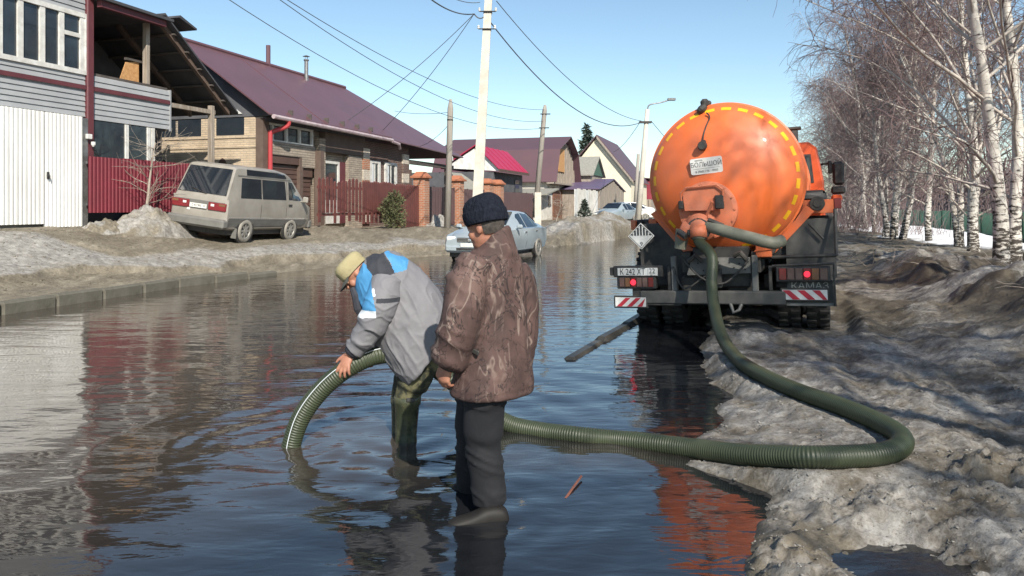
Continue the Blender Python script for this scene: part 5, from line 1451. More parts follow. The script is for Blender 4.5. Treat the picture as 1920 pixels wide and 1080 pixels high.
# chassis
tb('frame_rail', M['dirtyblack'], lambda q: q.box((-.47, .15, .80), (-.36, 7.6, 1.06), .01))
tb('frame_rail', M['dirtyblack'], lambda q: q.box((.36, .15, .80), (.47, 7.6, 1.06), .01))
M['frame'] = mat('dusty_grey_frame', (.10, .10, .095), (.19, .185, .17), 4, rough=.7, bump=.2)
def cross(q):
    q.prism([(tx(1300), tz(517)), (tx(1418), tz(513)), (tx(1418), tz(484)), (tx(1310), tz(484)), (tx(1306), tz(500))], 'y', .06, .12)
tb('cross_member', M['frame'], cross)
def holes(q):
    for px, py in ((1322, 494), (1332, 508), (1380, 493), (1388, 503), (1398, 495), (1408, 506), (1357, 505), (1360, 492)):
        q.lathe([(.011, .055), (.011, .058)], 8, 'y', (tx(px), 0, tz(py)))
tb('bolt_holes', M['ink'], holes)
tb('tow_hitch', M['dirtyblack'], lambda q: (q.lathe([(.035, -.1), (.07, -.08), (.07, 0), (.04, .08)], 14, 'y', (tx(1352), 0, tz(500))), q.box((tx(1340), -.02, tz(540)), (tx(1366), .1, tz(503)), .01)))
tb('hose_coupling', M['dirtyblack'], lambda q: q.tube([(tx(1305), .02, tz(490)), (tx(1320), -.03, tz(478)), (tx(1330), .02, tz(490))], .03, 8))
tb('hose_coupling', M['dirtyblack'], lambda q: q.tube([(tx(1390), .02, tz(480)), (tx(1402), -.03, tz(474)), (tx(1412), .02, tz(488))], .032, 8))
tb('air_line', M['dirtyblack'], lambda q: (q.tube(catmull([(tx(1290), .02, tz(480)), (tx(1330), -.06, tz(520)), (tx(1372), -.04, tz(530)), (tx(1415), .02, tz(490))], 6), .012, 6), q.tube(catmull([(tx(1275), .04, tz(500)), (tx(1296), -.05, tz(540)), (tx(1330), -.02, tz(522)), (tx(1352), 0, tz(506))], 6), .01, 6)))
for px in (1276, 1425):
    tb('bracket_post', M['frame'], lambda q: q.box((tx(px) - .035, .04, tz(550)), (tx(px) + .035, .14, tz(480)), .01))
for px in (1266, 1452):
    tb('bracket_post', M['dirtyblack'], lambda q: q.box((tx(px) - .02, .06, tz(546)), (tx(px) + .02, .12, tz(500)), .006))
tb('underrun_bar', M['flap'], lambda q: q.box((tx(1210), -.02, tz(571)), (tx(1478), .10, tz(546)), .015))
tb('under_tank', M['dirtyblack'], lambda q: (q.box((tx(1285), .2, tz(556)), (tx(1340), .6, tz(520)), .03), q.lathe([(.15, .3), (.18, .35), (.18, .6), (.15, .65)], 18, 'y', (tx(1395), 0, tz(545)))))
tb('tow_hook', M['frame'], lambda q: q.tube([(tx(1380), 0, tz(568)), (tx(1386), -.05, tz(585)), (tx(1396), -.03, tz(580)), (tx(1400), 0, tz(570))], .02, 7))
# light units
def lightunit(sg, x0, x1, z0, z1, yv):
    o = tb('tail_light', M['black'], lambda q: q.box((x0 - .03, yv, z0 - .025), (x1 + .03, yv + .12, z1 + .02), .01))
    w = (x1 - x0) / 6
    for k in range(6):
        kk = k if sg < 0 else 5 - k
        m = (M['dimlens'], M['amber'], M['redlens'], M['dimlens'], M['dimlens'], M['redlens'])[kk]
        tb('lens', m, lambda q: q.box((x0 + k * w + .004, yv - .016, z0), (x0 + (k + 1) * w - .004, yv - .001, z1), .006), o)
        if kk == 2:
            tb('bulb', M['brake'], lambda q: q.lathe([(.001, -.012), (.032, -.010), (.036, 0)], 16, 'y', (x0 + (k + .5) * w, yv - .0175, (z0 + z1) / 2), cap=False), o)
    return o
lightunit(-1, tx(1171), tx(1239), tz(538), tz(520), -.04)
lightunit(1, tx(1467), tx(1550), tz(525), tz(504), .0)
plate = tb('number_plate', M['signwhite'], lambda q: q.box((tx(1169), -.062, tz(516)), (tx(1248), -.052, tz(501)), .004))
tb('plate_holder', M['dirtyblack'], lambda q: (q.box((tx(1160), -.050, tz(519)), (tx(1257), .02, tz(497)), .01), q.box((tx(1152), -.03, tz(516)), (tx(1160) - .003, .02, tz(500)), .01)))
pw = tx(1248) - tx(1169); pxm = (tx(1169) + tx(1248)) / 2; pz = (tz(516) + tz(501)) / 2
text('К 242 ХТ', .112, M['ink'], plate, (pxm - .062, -.064, pz - .002), (R(90), 0, 0), sx=.72)
text('22', .088, M['ink'], plate, (pxm + .185, -.064, pz + .008), (R(90), 0, 0), sx=.9)
text('RUS', .016, M['ink'], plate, (pxm + .175, -.064, pz - .037), (R(90), 0, 0))
tb('plate_divider', M['ink'], lambda q: q.box((pxm + .132, -.0635, pz - .042), (pxm + .135, -.0621, pz + .042)), plate)
def striped(x0, x1, z0, z1, yv, lean, n=3):
    o = tb('striped_board', M['signwhite'], lambda q: q.box((x0, yv, z0), (x1, yv + .012, z1), .002))
    h = z1 - z0; w = (x1 - x0) / (n * 2)
    for k in range(n):
        xs0 = x0 + w * (2 * k + (.3 if lean > 0 else .0))
        def clipx(v): return max(x0 + .003, min(x1 - .003, v))
        a = (clipx(xs0), z0 + .004) if lean > 0 else (clipx(xs0), z1 - .004)
        sh = h * 1.0
        if lean > 0: p = [(clipx(xs0), z0 + .004), (clipx(xs0 + w), z0 + .004), (clipx(xs0 + w + sh), z1 - .004), (clipx(xs0 + sh), z1 - .004)]
        else: p = [(clipx(xs0 + sh), z0 + .004), (clipx(xs0 + w + sh), z0 + .004), (clipx(xs0 + w), z1 - .004), (clipx(xs0), z1 - .004)]
        tb('red_stripe', M['signred'], lambda q: q.prism(p, 'y', yv - .0025, yv - .0005), o)
    tb('board_frame', M['dirtyblack'], lambda q: q.box((x0 - .02, yv + .014, z0 - .02), (x1 + .02, yv + .05, z1 + .02), .005), o)
striped(tx(1161), tx(1222), tz(577), tz(559), -.03, 1)
striped(tx(1472), tx(1548), tz(561), tz(543), .0, -1)
fl_ = tb('mud_flap', M['flap'], lambda q: q.box((tx(1480), .06, tz(570)), (tx(1558), .085, tz(526)), .006))
M['dustywhite'] = mat('dusty_white_lettering', (.42, .41, .36), (.22, .21, .19), 9, rough=.7)
text('КАМАЗ', .105, M['dustywhite'], fl_, (tx(1519), .055, tz(537)), (R(90), 0, 0), sx=1.12)
tb('flap_edge', M['frame'], lambda q: q.box((tx(1478), .05, tz(573)), (tx(1560), .10, tz(567)), .004), fl_)
tb('light_bracket', M['dirtyblack'], lambda q: (q.tube([(tx(1456), .02, tz(500)), (tx(1560), .02, tz(496)), (tx(1560), .02, tz(572))], .018, 6), q.box((tx(1222), .0, tz(575)), (tx(1290), .08, tz(552)), .01), q.box((tx(1195), .0, tz(560)), (tx(1212), .06, tz(536)), .006)))
tb('added_dark_box', M['black'], lambda q: q.box((-.34, .2, .62), (.34, 3.3, 1.12), .02))  # added black box that keeps the gap under the tank dark
tb('added_light_block', M['black'], lambda q: q.box((-1.2, 3.5, .12), (1.2, 3.55, 1.35)))  # added panel blocking sky light and its reflection under the truck
tb('added_dark_panel', M['black'], lambda q: q.box((-.62, .62, .98), (.75, .68, 1.36)))  # added black sheet standing in for shade between frame and tank
# wheels
def wheel(par, x, y, r, w, outer, nm='wheel'):
    o = link(nm, None, par, loc=(x, y, r))
    q = MB(); q.smooth = True
    q.lathe([(r * .58, -w / 2 + .02), (r * .75, -w / 2), (r * .95, -w / 2 + .015), (r, -w / 2 + .05), (r, w / 2 - .05), (r * .95, w / 2 - .015), (r * .75, w / 2), (r * .58, w / 2 - .02)], 32, 'x', cap=False)
    q.build('tyre', M['rubber'], o)
    q = MB(); n = 26
    for k in range(n):
        a = 2 * math.pi * k / n; ca, sa = math.cos(a), math.sin(a)
        q.M = Matrix.Rotation(a, 4, 'X')
        q.box((-w / 2 + .01, -.025, r - .01), (-.02, .025, r + .022), .005); q.box((.02, .01, r - .01), (w / 2 - .01, .06, r + .022), .005)
    q.M = Matrix.Identity(4); q.build('tread', M['rubber'], o)
    q = MB(); s_ = outer; q.lathe([(.001, s_ * w * .30), (r * .2, s_ * w * .30), (r * .24, s_ * w * .12), (r * .5, s_ * w * .12), (r * .56, s_ * w * .40), (r * .6, s_ * w * .42)], 24, 'x', cap=False); q.build('rim', M['dirtyblack'], o)
    return o
for y in (1.25, 2.6):
    for sg in (-1, 1):
        wheel(TR, sg * 1.08, y, .53, .29, sg); wheel(TR, sg * .74, y, .53, .29, sg)
    tb('axle', M['dirtyblack'], lambda q: (q.tube([(-1, y, .53), (1, y, .53)], .09, 10), q.ell((0, y, .55), (.25, .22, .22), 14, 10)))
for sg in (-1, 1): wheel(TR, sg * 1.05, 6.4, .53, .34, sg)
tb('front_axle', M['dirtyblack'], lambda q: q.tube([(-1, 6.4, .53), (1, 6.4, .53)], .07, 8))
for sg in (-1, 1): tb('spring', M['dirtyblack'], lambda q: q.box((sg * .55, .9, .55), (sg * .45, 3.0, .72)))
# cab
cabo = link('cab', None, TR)
M['cabpaint'] = mat('cab_orange_paint', (.66, .095, .02), (.58, .09, .025), 3, rough=.4)
def cabf(q):
    sec = lambda w, z0, z1, y: [(-w, y, z0), (w, y, z0), (w, y, z1 - .75), (w - .10, y, z1 - .12), (w - .24, y, z1), (-w + .24, y, z1), (-w + .10, y, z1 - .12), (-w, y, z1 - .75)]
    q.loft([sec(1.20, 1.0, 2.74, 5.9), sec(1.23, .95, 2.80, 6.0), sec(1.24, .7, 2.82, 7.2), sec(1.23, .7, 2.75, 7.75), sec(1.25, .75, 1.9, 7.95)])
tb('cab_shell', M['cabpaint'], cabf, cabo)
tb('cab_window', M['glass'], lambda q: q.prism([(.86, 2.06), (1.02, 2.06), (.985, 2.52), (.86, 2.52)], 'y', 5.875, 5.885), cabo)
tb('cab_window_seal', M['black'], lambda q: q.prism([(.83, 2.02), (1.06, 2.02), (1.02, 2.56), (.83, 2.56)], 'y', 5.886, 5.897), cabo)
for zz in (1.72, 1.42):
    tb('embossed_rib', M['cabpaint'], lambda q: q.box((.80, 5.86, zz), (1.17, 5.899, zz + .2), .03), cabo)
tb('mirror', M['black'], lambda q: (q.tube([(1.15, 7.3, 2.42), (1.40, 7.2, 2.44)], .02, 6), q.box((1.32, 7.12, 2.22), (1.40, 7.2, 2.48), .02), q.box((1.40, 7.08, 1.98), (1.62, 7.18, 2.46), .05), q.box((1.36, 7.08, 1.80), (1.63, 7.18, 1.96), .04)), cabo)
tb('mirror_lower', M['cabpaint'], lambda q: (q.box((1.36, 7.04, 1.66), (1.56, 7.16, 1.79), .03), q.tube([(1.2, 7.1, 1.5), (1.4, 7.1, 1.62)], .015, 6)), cabo)
for sg in (-1, 1): tb('side_fuel_tank', M['dirtyblack'], lambda q: q.box((sg * .62, 3.8, .5), (sg * 1.2, 5.2, 1.05), .08))
# ---------------------------------------------------------------- cars
def carbody(name, label, cat, paint, st, loc, rot, wheels, wr, zarch, group=None):
    root = thing(name, label, cat, loc, rot, group)
    # st: (y, ws, zs, wm, zm, wb, zb, wt, zt)
    def section(s):
        y, ws, zs, wm, zm, wb, zb, wt, zt = s
        h = [(ws * .9, zs), (ws, zs + .05), (wm, zm), (wb, zb), (wt, max(zb + .002, zt - .07)), (wt - .06, zt - .018), (wt * .5, zt)]
        return [(x, y, z) for x, z in h] + [(-x, y, z) for x, z in h[::-1]]
    q = MB(); q.smooth = True
    q.loft([section(s) for s in st])
    b = q.build('body', paint, root)
    for p_ in b.data.polygons: p_.use_smooth = True
    md = b.modifiers.new('e', 'EDGE_SPLIT'); md.split_angle = R(32)
    ys = [s[0] for s in st]
    def sx(y, z):
        i = max(0, min(len(st) - 2, int(np.searchsorted(ys, y)) - 1)); f = (y - ys[i]) / (ys[i + 1] - ys[i])
        def at(s):
            pr = [(p[2], p[0]) for p in section(s)[:6]]; zz = [p[0] for p in pr]; return float(np.interp(z, zz, [p[1] for p in pr]))
        return at(st[i]) * (1 - f) + at(st[i + 1]) * f
    def side(nm, m, poly, sides=(-1, 1), off=.006, par=None):
        for sg in sides:
            qq = MB(); n = len(poly)
            if n == 4:
                A_, B_, C_, D_ = poly; nu = 10; nv = 3; g = []
                for j in range(nv + 1):
                    for i in range(nu + 1):
                        u, v = i / nu, j / nv
                        y = (A_[0] * (1 - u) + B_[0] * u) * (1 - v) + (D_[0] * (1 - u) + C_[0] * u) * v; z = (A_[1] * (1 - u) + B_[1] * u) * (1 - v) + (D_[1] * (1 - u) + C_[1] * u) * v
                        g.append((sg * (sx(y, z) + off), y, z))
                m_ = len(g); g += [(x - sg * (off + .02), y, z) for x, y, z in g]
                fs = [(j * (nu + 1) + i, j * (nu + 1) + i + 1, (j + 1) * (nu + 1) + i + 1, (j + 1) * (nu + 1) + i) for j in range(nv) for i in range(nu)]
                rim = list(range(nu + 1)) + [(j + 1) * (nu + 1) - 1 for j in range(1, nv + 1)] + [nv * (nu + 1) + i for i in range(nu - 1, -1, -1)] + [j * (nu + 1) for j in range(nv - 1, 0, -1)]
                fs += [(rim[k], rim[(k + 1) % len(rim)], rim[(k + 1) % len(rim)] + m_, rim[k] + m_) for k in range(len(rim))]
                qq.add(g, fs); qq.build(nm, m, par or root); continue
            inner = [(sg * (sx(y, z) - .02), y, z) for y, z in poly]; outer = [(sg * (sx(y, z) + off), y, z) for y, z in poly]
            qq.add(inner + outer, [tuple(range(n, 2 * n))] + [(i, (i + 1) % n, (i + 1) % n + n, i + n) for i in range(n)])
            qq.build(nm, m, par or root)
    for k, y in enumerate(wheels):
        for sg in (-1, 1):
            xo = sx(y, zarch)
            q = MB(); q.lathe([(wr + .065, sg * (xo - .05)), (wr + .065, sg * (xo + .008)), (.001, sg * (xo + .006))], 28, 'x', (0, y, wr), cap=False)
            q.v = [(x, yy, z) for x, yy, z in q.v]; q.build('wheel_arch', M['black'], root)
            o = link('wheel', None, root, loc=(sg * (xo - .055), y, wr))
            q = MB(); q.smooth = True; w = .19
            q.lathe([(wr * .66, -w / 2 + .01), (wr * .9, -w / 2), (wr, -w / 2 + .04), (wr, w / 2 - .04), (wr * .9, w / 2), (wr * .66, w / 2 - .01)], 28, 'x', cap=False); q.build('tyre', M['muddytyre'], o)
            q = MB(); q.lathe([(.001, sg * .075), (wr * .18, sg * .078), (wr * .22, sg * .05)], 20, 'x', cap=False)
            for j in range(8):
                q.M = Matrix.Rotation(j * math.pi / 4, 4, 'X'); q.box((sg * .03, -.028, wr * .15), (sg * .072, .028, wr * .64))
            q.M = Matrix.Identity(4); q.lathe([(wr * .58, sg * .05), (wr * .62, sg * .085), (wr * .67, sg * .09)], 28, 'x', cap=False); q.lathe([(.001, sg * .02), (wr * .6, sg * .02)], 20, 'x', cap=False)
            q.build('rim', M['rim'], o)
    return root, side, sx
M['muddytyre'] = mat('muddy_tyre', (.20, .185, .16), (.32, .295, .25), 4, rough=.9)
M['rim'] = mat('dusty_alloy', (.34, .33, .30), (.22, .21, .19), 6, rough=.5, metal=.3)
M['vanpaint'] = mat('champagne_van_paint', (.315, .29, .255), (.24, .218, .185), 1.8, rough=.38, coat=.2)
M['vanlow'] = mat('muddy_grey_cladding', (.17, .165, .15), (.12, .115, .105), 3, rough=.7)
M['chrome'] = mat('chrome', (.75, .75, .75), rough=.15, metal=.9)
VZ = .64
st = [(-.02, .70, .42, .78, .60, .76, 1.00, .73, 1.06), (.02, .76, .34, .83, .60, .82, 1.10, .76, 1.16), (.34, .78, .32, .84, .62, .83, 1.14, .70, 1.96), (.46, .78, .32, .84, .62, .83, 1.14, .69, 1.99), (2.2, .78, .32, .84, .62, .83, 1.14, .69, 2.0), (2.75, .78, .32, .84, .62, .83, 1.14, .69, 1.93), (3.0, .78, .32, .84, .62, .83, 1.14, .69, 1.84), (3.75, .78, .32, .84, .62, .82, 1.10, .70, 1.28), (4.05, .77, .34, .82, .62, .80, .98, .70, 1.06), (4.22, .70, .40, .76, .60, .72, .86, .60, .92)]
van, side, sx = carbody('parked_van', 'champagne silver high-roof van parked tilted on the muddy bank', 'van', M['vanpaint'], st, (-8.04, 18.97, VZ + .09), (R(-1), R(7), R(-14.5)), (.85, 3.05), .315, .5)
side('cladding', M['vanlow'], [(.05, .34), (4.12, .36), (4.12, .60), (.05, .60)], off=.010)
side('trim_line', M['chrome'], [(.06, .625), (4.1, .625), (4.1, .65), (.06, .65)], off=.012)
side('window', M['carglass'], [(.50, 1.17), (1.43, 1.17), (1.43, 1.69), (.58, 1.69)])
side('window', M['carglass'], [(1.49, 1.17), (2.66, 1.17), (2.62, 1.69), (1.49, 1.69)])
side('window', M['carglass'], [(2.80, 1.18), (3.58, 1.16), (3.04, 1.67), (2.82, 1.69)])
side('roof_window', M['carglass'], [(.80, 1.77), (2.72, 1.77), (2.6, 1.90), (.80, 1.92)], off=.012)
side('roof_rail', M['vanlow'], [(.4, 1.735), (2.95, 1.72), (2.95, 1.745), (.4, 1.76)], off=.012)
side('door_seam', M['black'], [(1.455, .64), (1.467, .64), (1.467, 1.7), (1.455, 1.7)], off=.003)
side('door_seam', M['black'], [(2.71, .64), (2.722, .64), (2.722, 1.7), (2.71, 1.7)], off=.003)
side('door_handle', M['black'], [(2.80, 1.0), (2.98, 1.0), (2.98, 1.05), (2.80, 1.05)], off=.02)
def vp(nm, m, fn): q = MB(); fn(q); return q.build(nm, m, van)
# rear hatch glass follows the slope between belt and roof
def hy(z): return .02 + (z - 1.16) / (1.96 - 1.16) * .32
def rearquad(nm, m, x0, x1, z0, z1, off, taper=0.0):
    q = MB(); n = 4
    pts = [(-x1, z0), (x1, z0), (x1 - taper, z1), (-x1 + taper, z1)] if x0 is None else [(x0, z0), (x1, z0), (x1, z1), (x0, z1)]
    out = [(x, hy(z) - off, z) for x, z in pts]; inn = [(x, hy(z) + .03, z) for x, z in pts]
    q.add(out + inn, [(0, 1, 2, 3), (0, 4, 5, 1), (1, 5, 6, 2), (2, 6, 7, 3), (3, 7, 4, 0)]); return q.build(nm, m, van)
rearquad('rear_window', M['carglass'], None, .71, 1.20, 1.88, .008, .08)
vp('rear_panel', M['vanlow'], lambda q: q.box((-.74, -.035, .83), (.74, .0, 1.02), .006))
M['vanred'] = mat('van_red_lens', (.22, .02, .025), (.14, .016, .02), 5, rough=.3)
for sg in (-1, 1):
    a, b_ = sg * .28, sg * .79
    vp('tail_light', M['vanred'], lambda q: q.box((a, -.05, .80), (b_, .02, 1.0), .01))
    vp('indicator', M['amber'], lambda q: q.box((sg * .60, -.056, .925), (sg * .78, -.049, .98), .002))
    vp('reversing_lamp', M['signwhite'], lambda q: q.box((sg * .36, -.056, .90), (sg * .46, -.049, .96), .002))
pl_ = vp('number_plate', M['signwhite'], lambda q: q.box((-.25, -.062, .82), (.25, -.052, .93), .003))
text('О 417 РК', .085, M['ink'], pl_, (-.05, -.064, .873), (R(90), 0, 0), sx=.8)
text('22', .06, M['ink'], pl_, (.18, -.064, .88), (R(90), 0, 0), sx=.8)
vp('rear_bumper', M['vanlow'], lambda q: q.box((-.84, -.16, .36), (.84, .10, .60), .05))
vp('sticker', M['signwhite'], lambda q: q.box((-.34, -.03, .74), (-.25, -.021, .80)))
for sg in (-1, 1):
    vp('side_mirror', M['vanpaint'], lambda q: (q.box((sg * .86, 3.46, 1.12), (sg * 1.03, 3.54, 1.30), .03), q.box((sg * .78, 3.48, 1.13), (sg * .88, 3.53, 1.17), .01)))
    vp('mud_flap', M['vanlow'], lambda q: (q.box((sg * .68, .46, .12), (sg * .83, .48, .38))))
vp('front_bumper', M['vanlow'], lambda q: q.box((-.82, 4.05, .34), (.82, 4.28, .60), .05))
vp('wiper', M['black'], lambda q: q.tube([(.15, hy(1.2) - .03, 1.2), (-.35, hy(1.3) - .02, 1.32)], .01, 5))
vp('underbody', M['black'], lambda q: q.box((-.7, .15, .2), (.7, 4.0, .36)))

def sedan(label, paint, loc, rot, detailed=True, group=None):
    st = [(-.0, .70, .38, .80, .55, .78, .88, .66, .93), (.06, .78, .26, .85, .55, .84, .92, .70, 1.02), (.45, .80, .24, .87, .58, .86, .93, .70, 1.08), (.62, .80, .24, .87, .58, .86, .93, .69, 1.10), (1.35, .80, .24, .87, .6, .87, .93, .58, 1.42), (2.0, .80, .24, .87, .6, .87, .92, .58, 1.47), (2.5, .80, .24, .87, .6, .87, .91, .58, 1.44), (3.35, .80, .24, .87, .6, .86, .90, .66, 1.02), (3.5, .80, .24, .87, .58, .85, .88, .68, .97), (4.2, .78, .24, .85, .55, .82, .76, .66, .83), (4.42, .72, .28, .80, .5, .76, .68, .60, .74), (4.5, .66, .32, .74, .48, .70, .62, .56, .66)]
    o, sd, sx_ = carbody('car', label, 'car', paint, st, loc, rot, (.92, 3.55), .315, .45, group)
    def pp(nm, m, fn): q = MB(); fn(q); return q.build(nm, m, o)
    sd('window', M['carglass'], [(2.12, .96), (3.10, .955), (2.45, 1.36), (2.12, 1.39)])
    sd('window', M['carglass'], [(1.22, .97), (2.04, .96), (2.04, 1.395), (1.45, 1.36)])
    sd('window', M['carglass'], [(.80, .985), (1.14, .975), (1.36, 1.33)])
    sd('window_trim', M['chrome'], [(.75, .945), (3.2, .93), (3.2, .95), (.75, .965)], off=.008)
    sd('door_seam', M['black'], [(2.075, .35), (2.085, .35), (2.085, .93), (2.075, .93)], off=.003)
    sd('door_handle', M['chrome'], [(2.14, .80), (2.32, .80), (2.32, .84), (2.14, .84)], off=.02)
    sd('door_handle', M['chrome'], [(1.10, .82), (1.28, .82), (1.28, .86), (1.10, .86)], off=.02)
    # windscreen and rear glass on the slopes
    def glass(y0, z0, y1, z1, w0, w1, nm):
        q = MB(); dy, dz = y1 - y0, z1 - z0; L_ = math.hypot(dy, dz); ny_, nz_ = (dz / L_, -dy / L_)
        if nz_ < 0: ny_, nz_ = -ny_, -nz_
        f = .016; q.add([(-w0, y0 + ny_ * f, z0 + nz_ * f), (w0, y0 + ny_ * f, z0 + nz_ * f), (w1, y1 + ny_ * f, z1 + nz_ * f), (-w1, y1 + ny_ * f, z1 + nz_ * f), (-w0, y0 - .02 * ny_, z0 - .02 * nz_), (w0, y0 - .02 * ny_, z0 - .02 * nz_), (w1, y1 - .02 * ny_, z1 - .02 * nz_), (-w1, y1 - .02 * ny_, z1 - .02 * nz_)], [(0, 1, 2, 3), (0, 4, 5, 1), (1, 5, 6, 2), (2, 6, 7, 3), (3, 7, 4, 0)]); q.build(nm, M['carglass'], o)
    glass(3.28, 1.06, 2.56, 1.42, .62, .54, 'windscreen'); glass(.66, 1.13, 1.30, 1.40, .62, .54, 'rear_window')
    g = pp('grille', M['black'], lambda q: q.box((-.40, 4.455, .56), (.40, 4.512, .70), .02))
    for zz in (.59, .63, .67): 
        q = MB(); q.box((-.38, 4.513, zz - .006), (.38, 4.522, zz + .006)); q.build('grille_bar', M['chrome'], g)
    q = MB(); q.lathe([(.05, 4.523), (.05, 4.535), (.03, 4.54)], 16, 'y', (0, 0, .63)); q.build('badge', M['chrome'], g)
    for sg in (-1, 1):
        pp('headlight', M['signwhite'], lambda q: q.box((sg * .44, 4.30, .57), (sg * .74, 4.478, .73), .04))
        pp('fog_light', M['black'], lambda q: q.box((sg * .45, 4.42, .36), (sg * .70, 4.53, .46), .02))
        pp('side_mirror', paint, lambda q: (q.box((sg * .88, 3.0, .93), (sg * 1.06, 3.12, 1.06), .04), q.box((sg * .80, 3.02, .94), (sg * .9, 3.08, .97))))
        pp('tail_light', M['redlens'], lambda q: q.box((sg * .50, -.02, .68), (sg * .80, .12, .86), .03))
    pp('front_bumper', paint, lambda q: q.box((-.76, 4.36, .28), (.76, 4.535, .50), .06))
    pp('air_intake', M['black'], lambda q: q.box((-.40, 4.5, .34), (.40, 4.541, .42), .01))
    pl2 = pp('number_plate', M['signwhite'], lambda q: q.box((-.26, 4.545, .44), (.26, 4.555, .55), .003))
    pp('rear_bumper', paint, lambda q: q.box((-.80, -.06, .32), (.80, .12, .60), .06))
    pp('underbody', M['black'], lambda q: q.box((-.7, .2, .15), (.7, 4.3, .28)))
    pp('seats', M['black'], lambda q: (q.box((-.6, 1.6, .5), (-.1, 1.75, 1.2), .05), q.box((.1, 1.6, .5), (.6, 1.75, 1.2), .05)))
    return o
M['sedanpaint'] = mat('silver_blue_paint', (.40, .46, .49), (.34, .38, .40), 2, rough=.28, coat=.4, metal=.2)
sedan('silver-blue sedan driving toward the camera through the shallow water', M['sedanpaint'], (.36, 25.0, -.05), (R(.6), 0, R(160)))
M['greypaint'] = mat('slate_blue_paint', (.24, .30, .34), (.3, .34, .36), 2, rough=.3, coat=.3)
M['whitepaint'] = mat('white_car_paint', (.78, .78, .77), (.7, .7, .68), 2, rough=.3, coat=.3)
v = P(1166, 424, 54); sedan('grey-blue car parked far away by the plank shed', M['greypaint'], (v.x + .9, v.y + 2, CAMZ - 33 * 54 / F), (0, 0, R(146)))
v = P(1222, 424, 56); sedan('white car parked far away behind the street lamp, partly hidden by the orange tank', M['whitepaint'], (v.x + .2, v.y + 2, CAMZ - 30 * 56 / F), (0, 0, R(112)))
v = P(864, 424, 34)
# ---------------------------------------------------------------- people
M['skin'] = mat('weathered_skin', (.40, .185, .115), (.30, .13, .085), 14, rough=.55)
M['knit'] = mat('dark_knit', (.009, .011, .018), (.016, .019, .029), 60, rough=.95, bump=.8, bscale=90, stretch=(1, 1, .5), spec=.15)
M['trouser'] = mat('dark_trousers', (.007, .0075, .010), (.014, .0145, .017), 4, rough=.85, bump=.25, bscale=14)
M['boot'] = mat('wet_black_shoe', (.010, .009, .0085), (.02, .018, .016), 5, rough=.6, spec=.25)
M['rubberboot'] = mat('olive_rubber_boot', (.085, .085, .045), (.035, .042, .025), 7, rough=.22, lo=.42, hi=.58)
M['camotrouser'] = mat('camouflage_trousers', (.03, .033, .022), (.12, .11, .055), 9, rough=.8, lo=.47, hi=.56)
M['greycloth'] = mat('grey_work_jacket', (.16, .155, .165), (.185, .18, .19), 4, rough=.75, bump=.25, bscale=16)
M['bluecloth'] = mat('blue_work_jacket', (.055, .225, .43), (.07, .265, .50), 5, rough=.7, bump=.2, bscale=16)
M['whitetape'] = mat('pale_reflective_tape', (.62, .65, .68), rough=.4)
M['blackcloth'] = mat('navy_black_lining', (.022, .024, .032), (.04, .042, .05), 5, rough=.85)
M['khaki'] = mat('khaki_cap', (.36, .31, .17), (.30, .255, .135), 6, rough=.85, bump=.2, bscale=50)
M['visor'] = mat('cap_visor', (.10, .10, .085), (.07, .07, .06), 6, rough=.8)
M['hair'] = mat('short_grey_hair', (.035, .03, .026), (.09, .075, .066), 40, rough=.9)
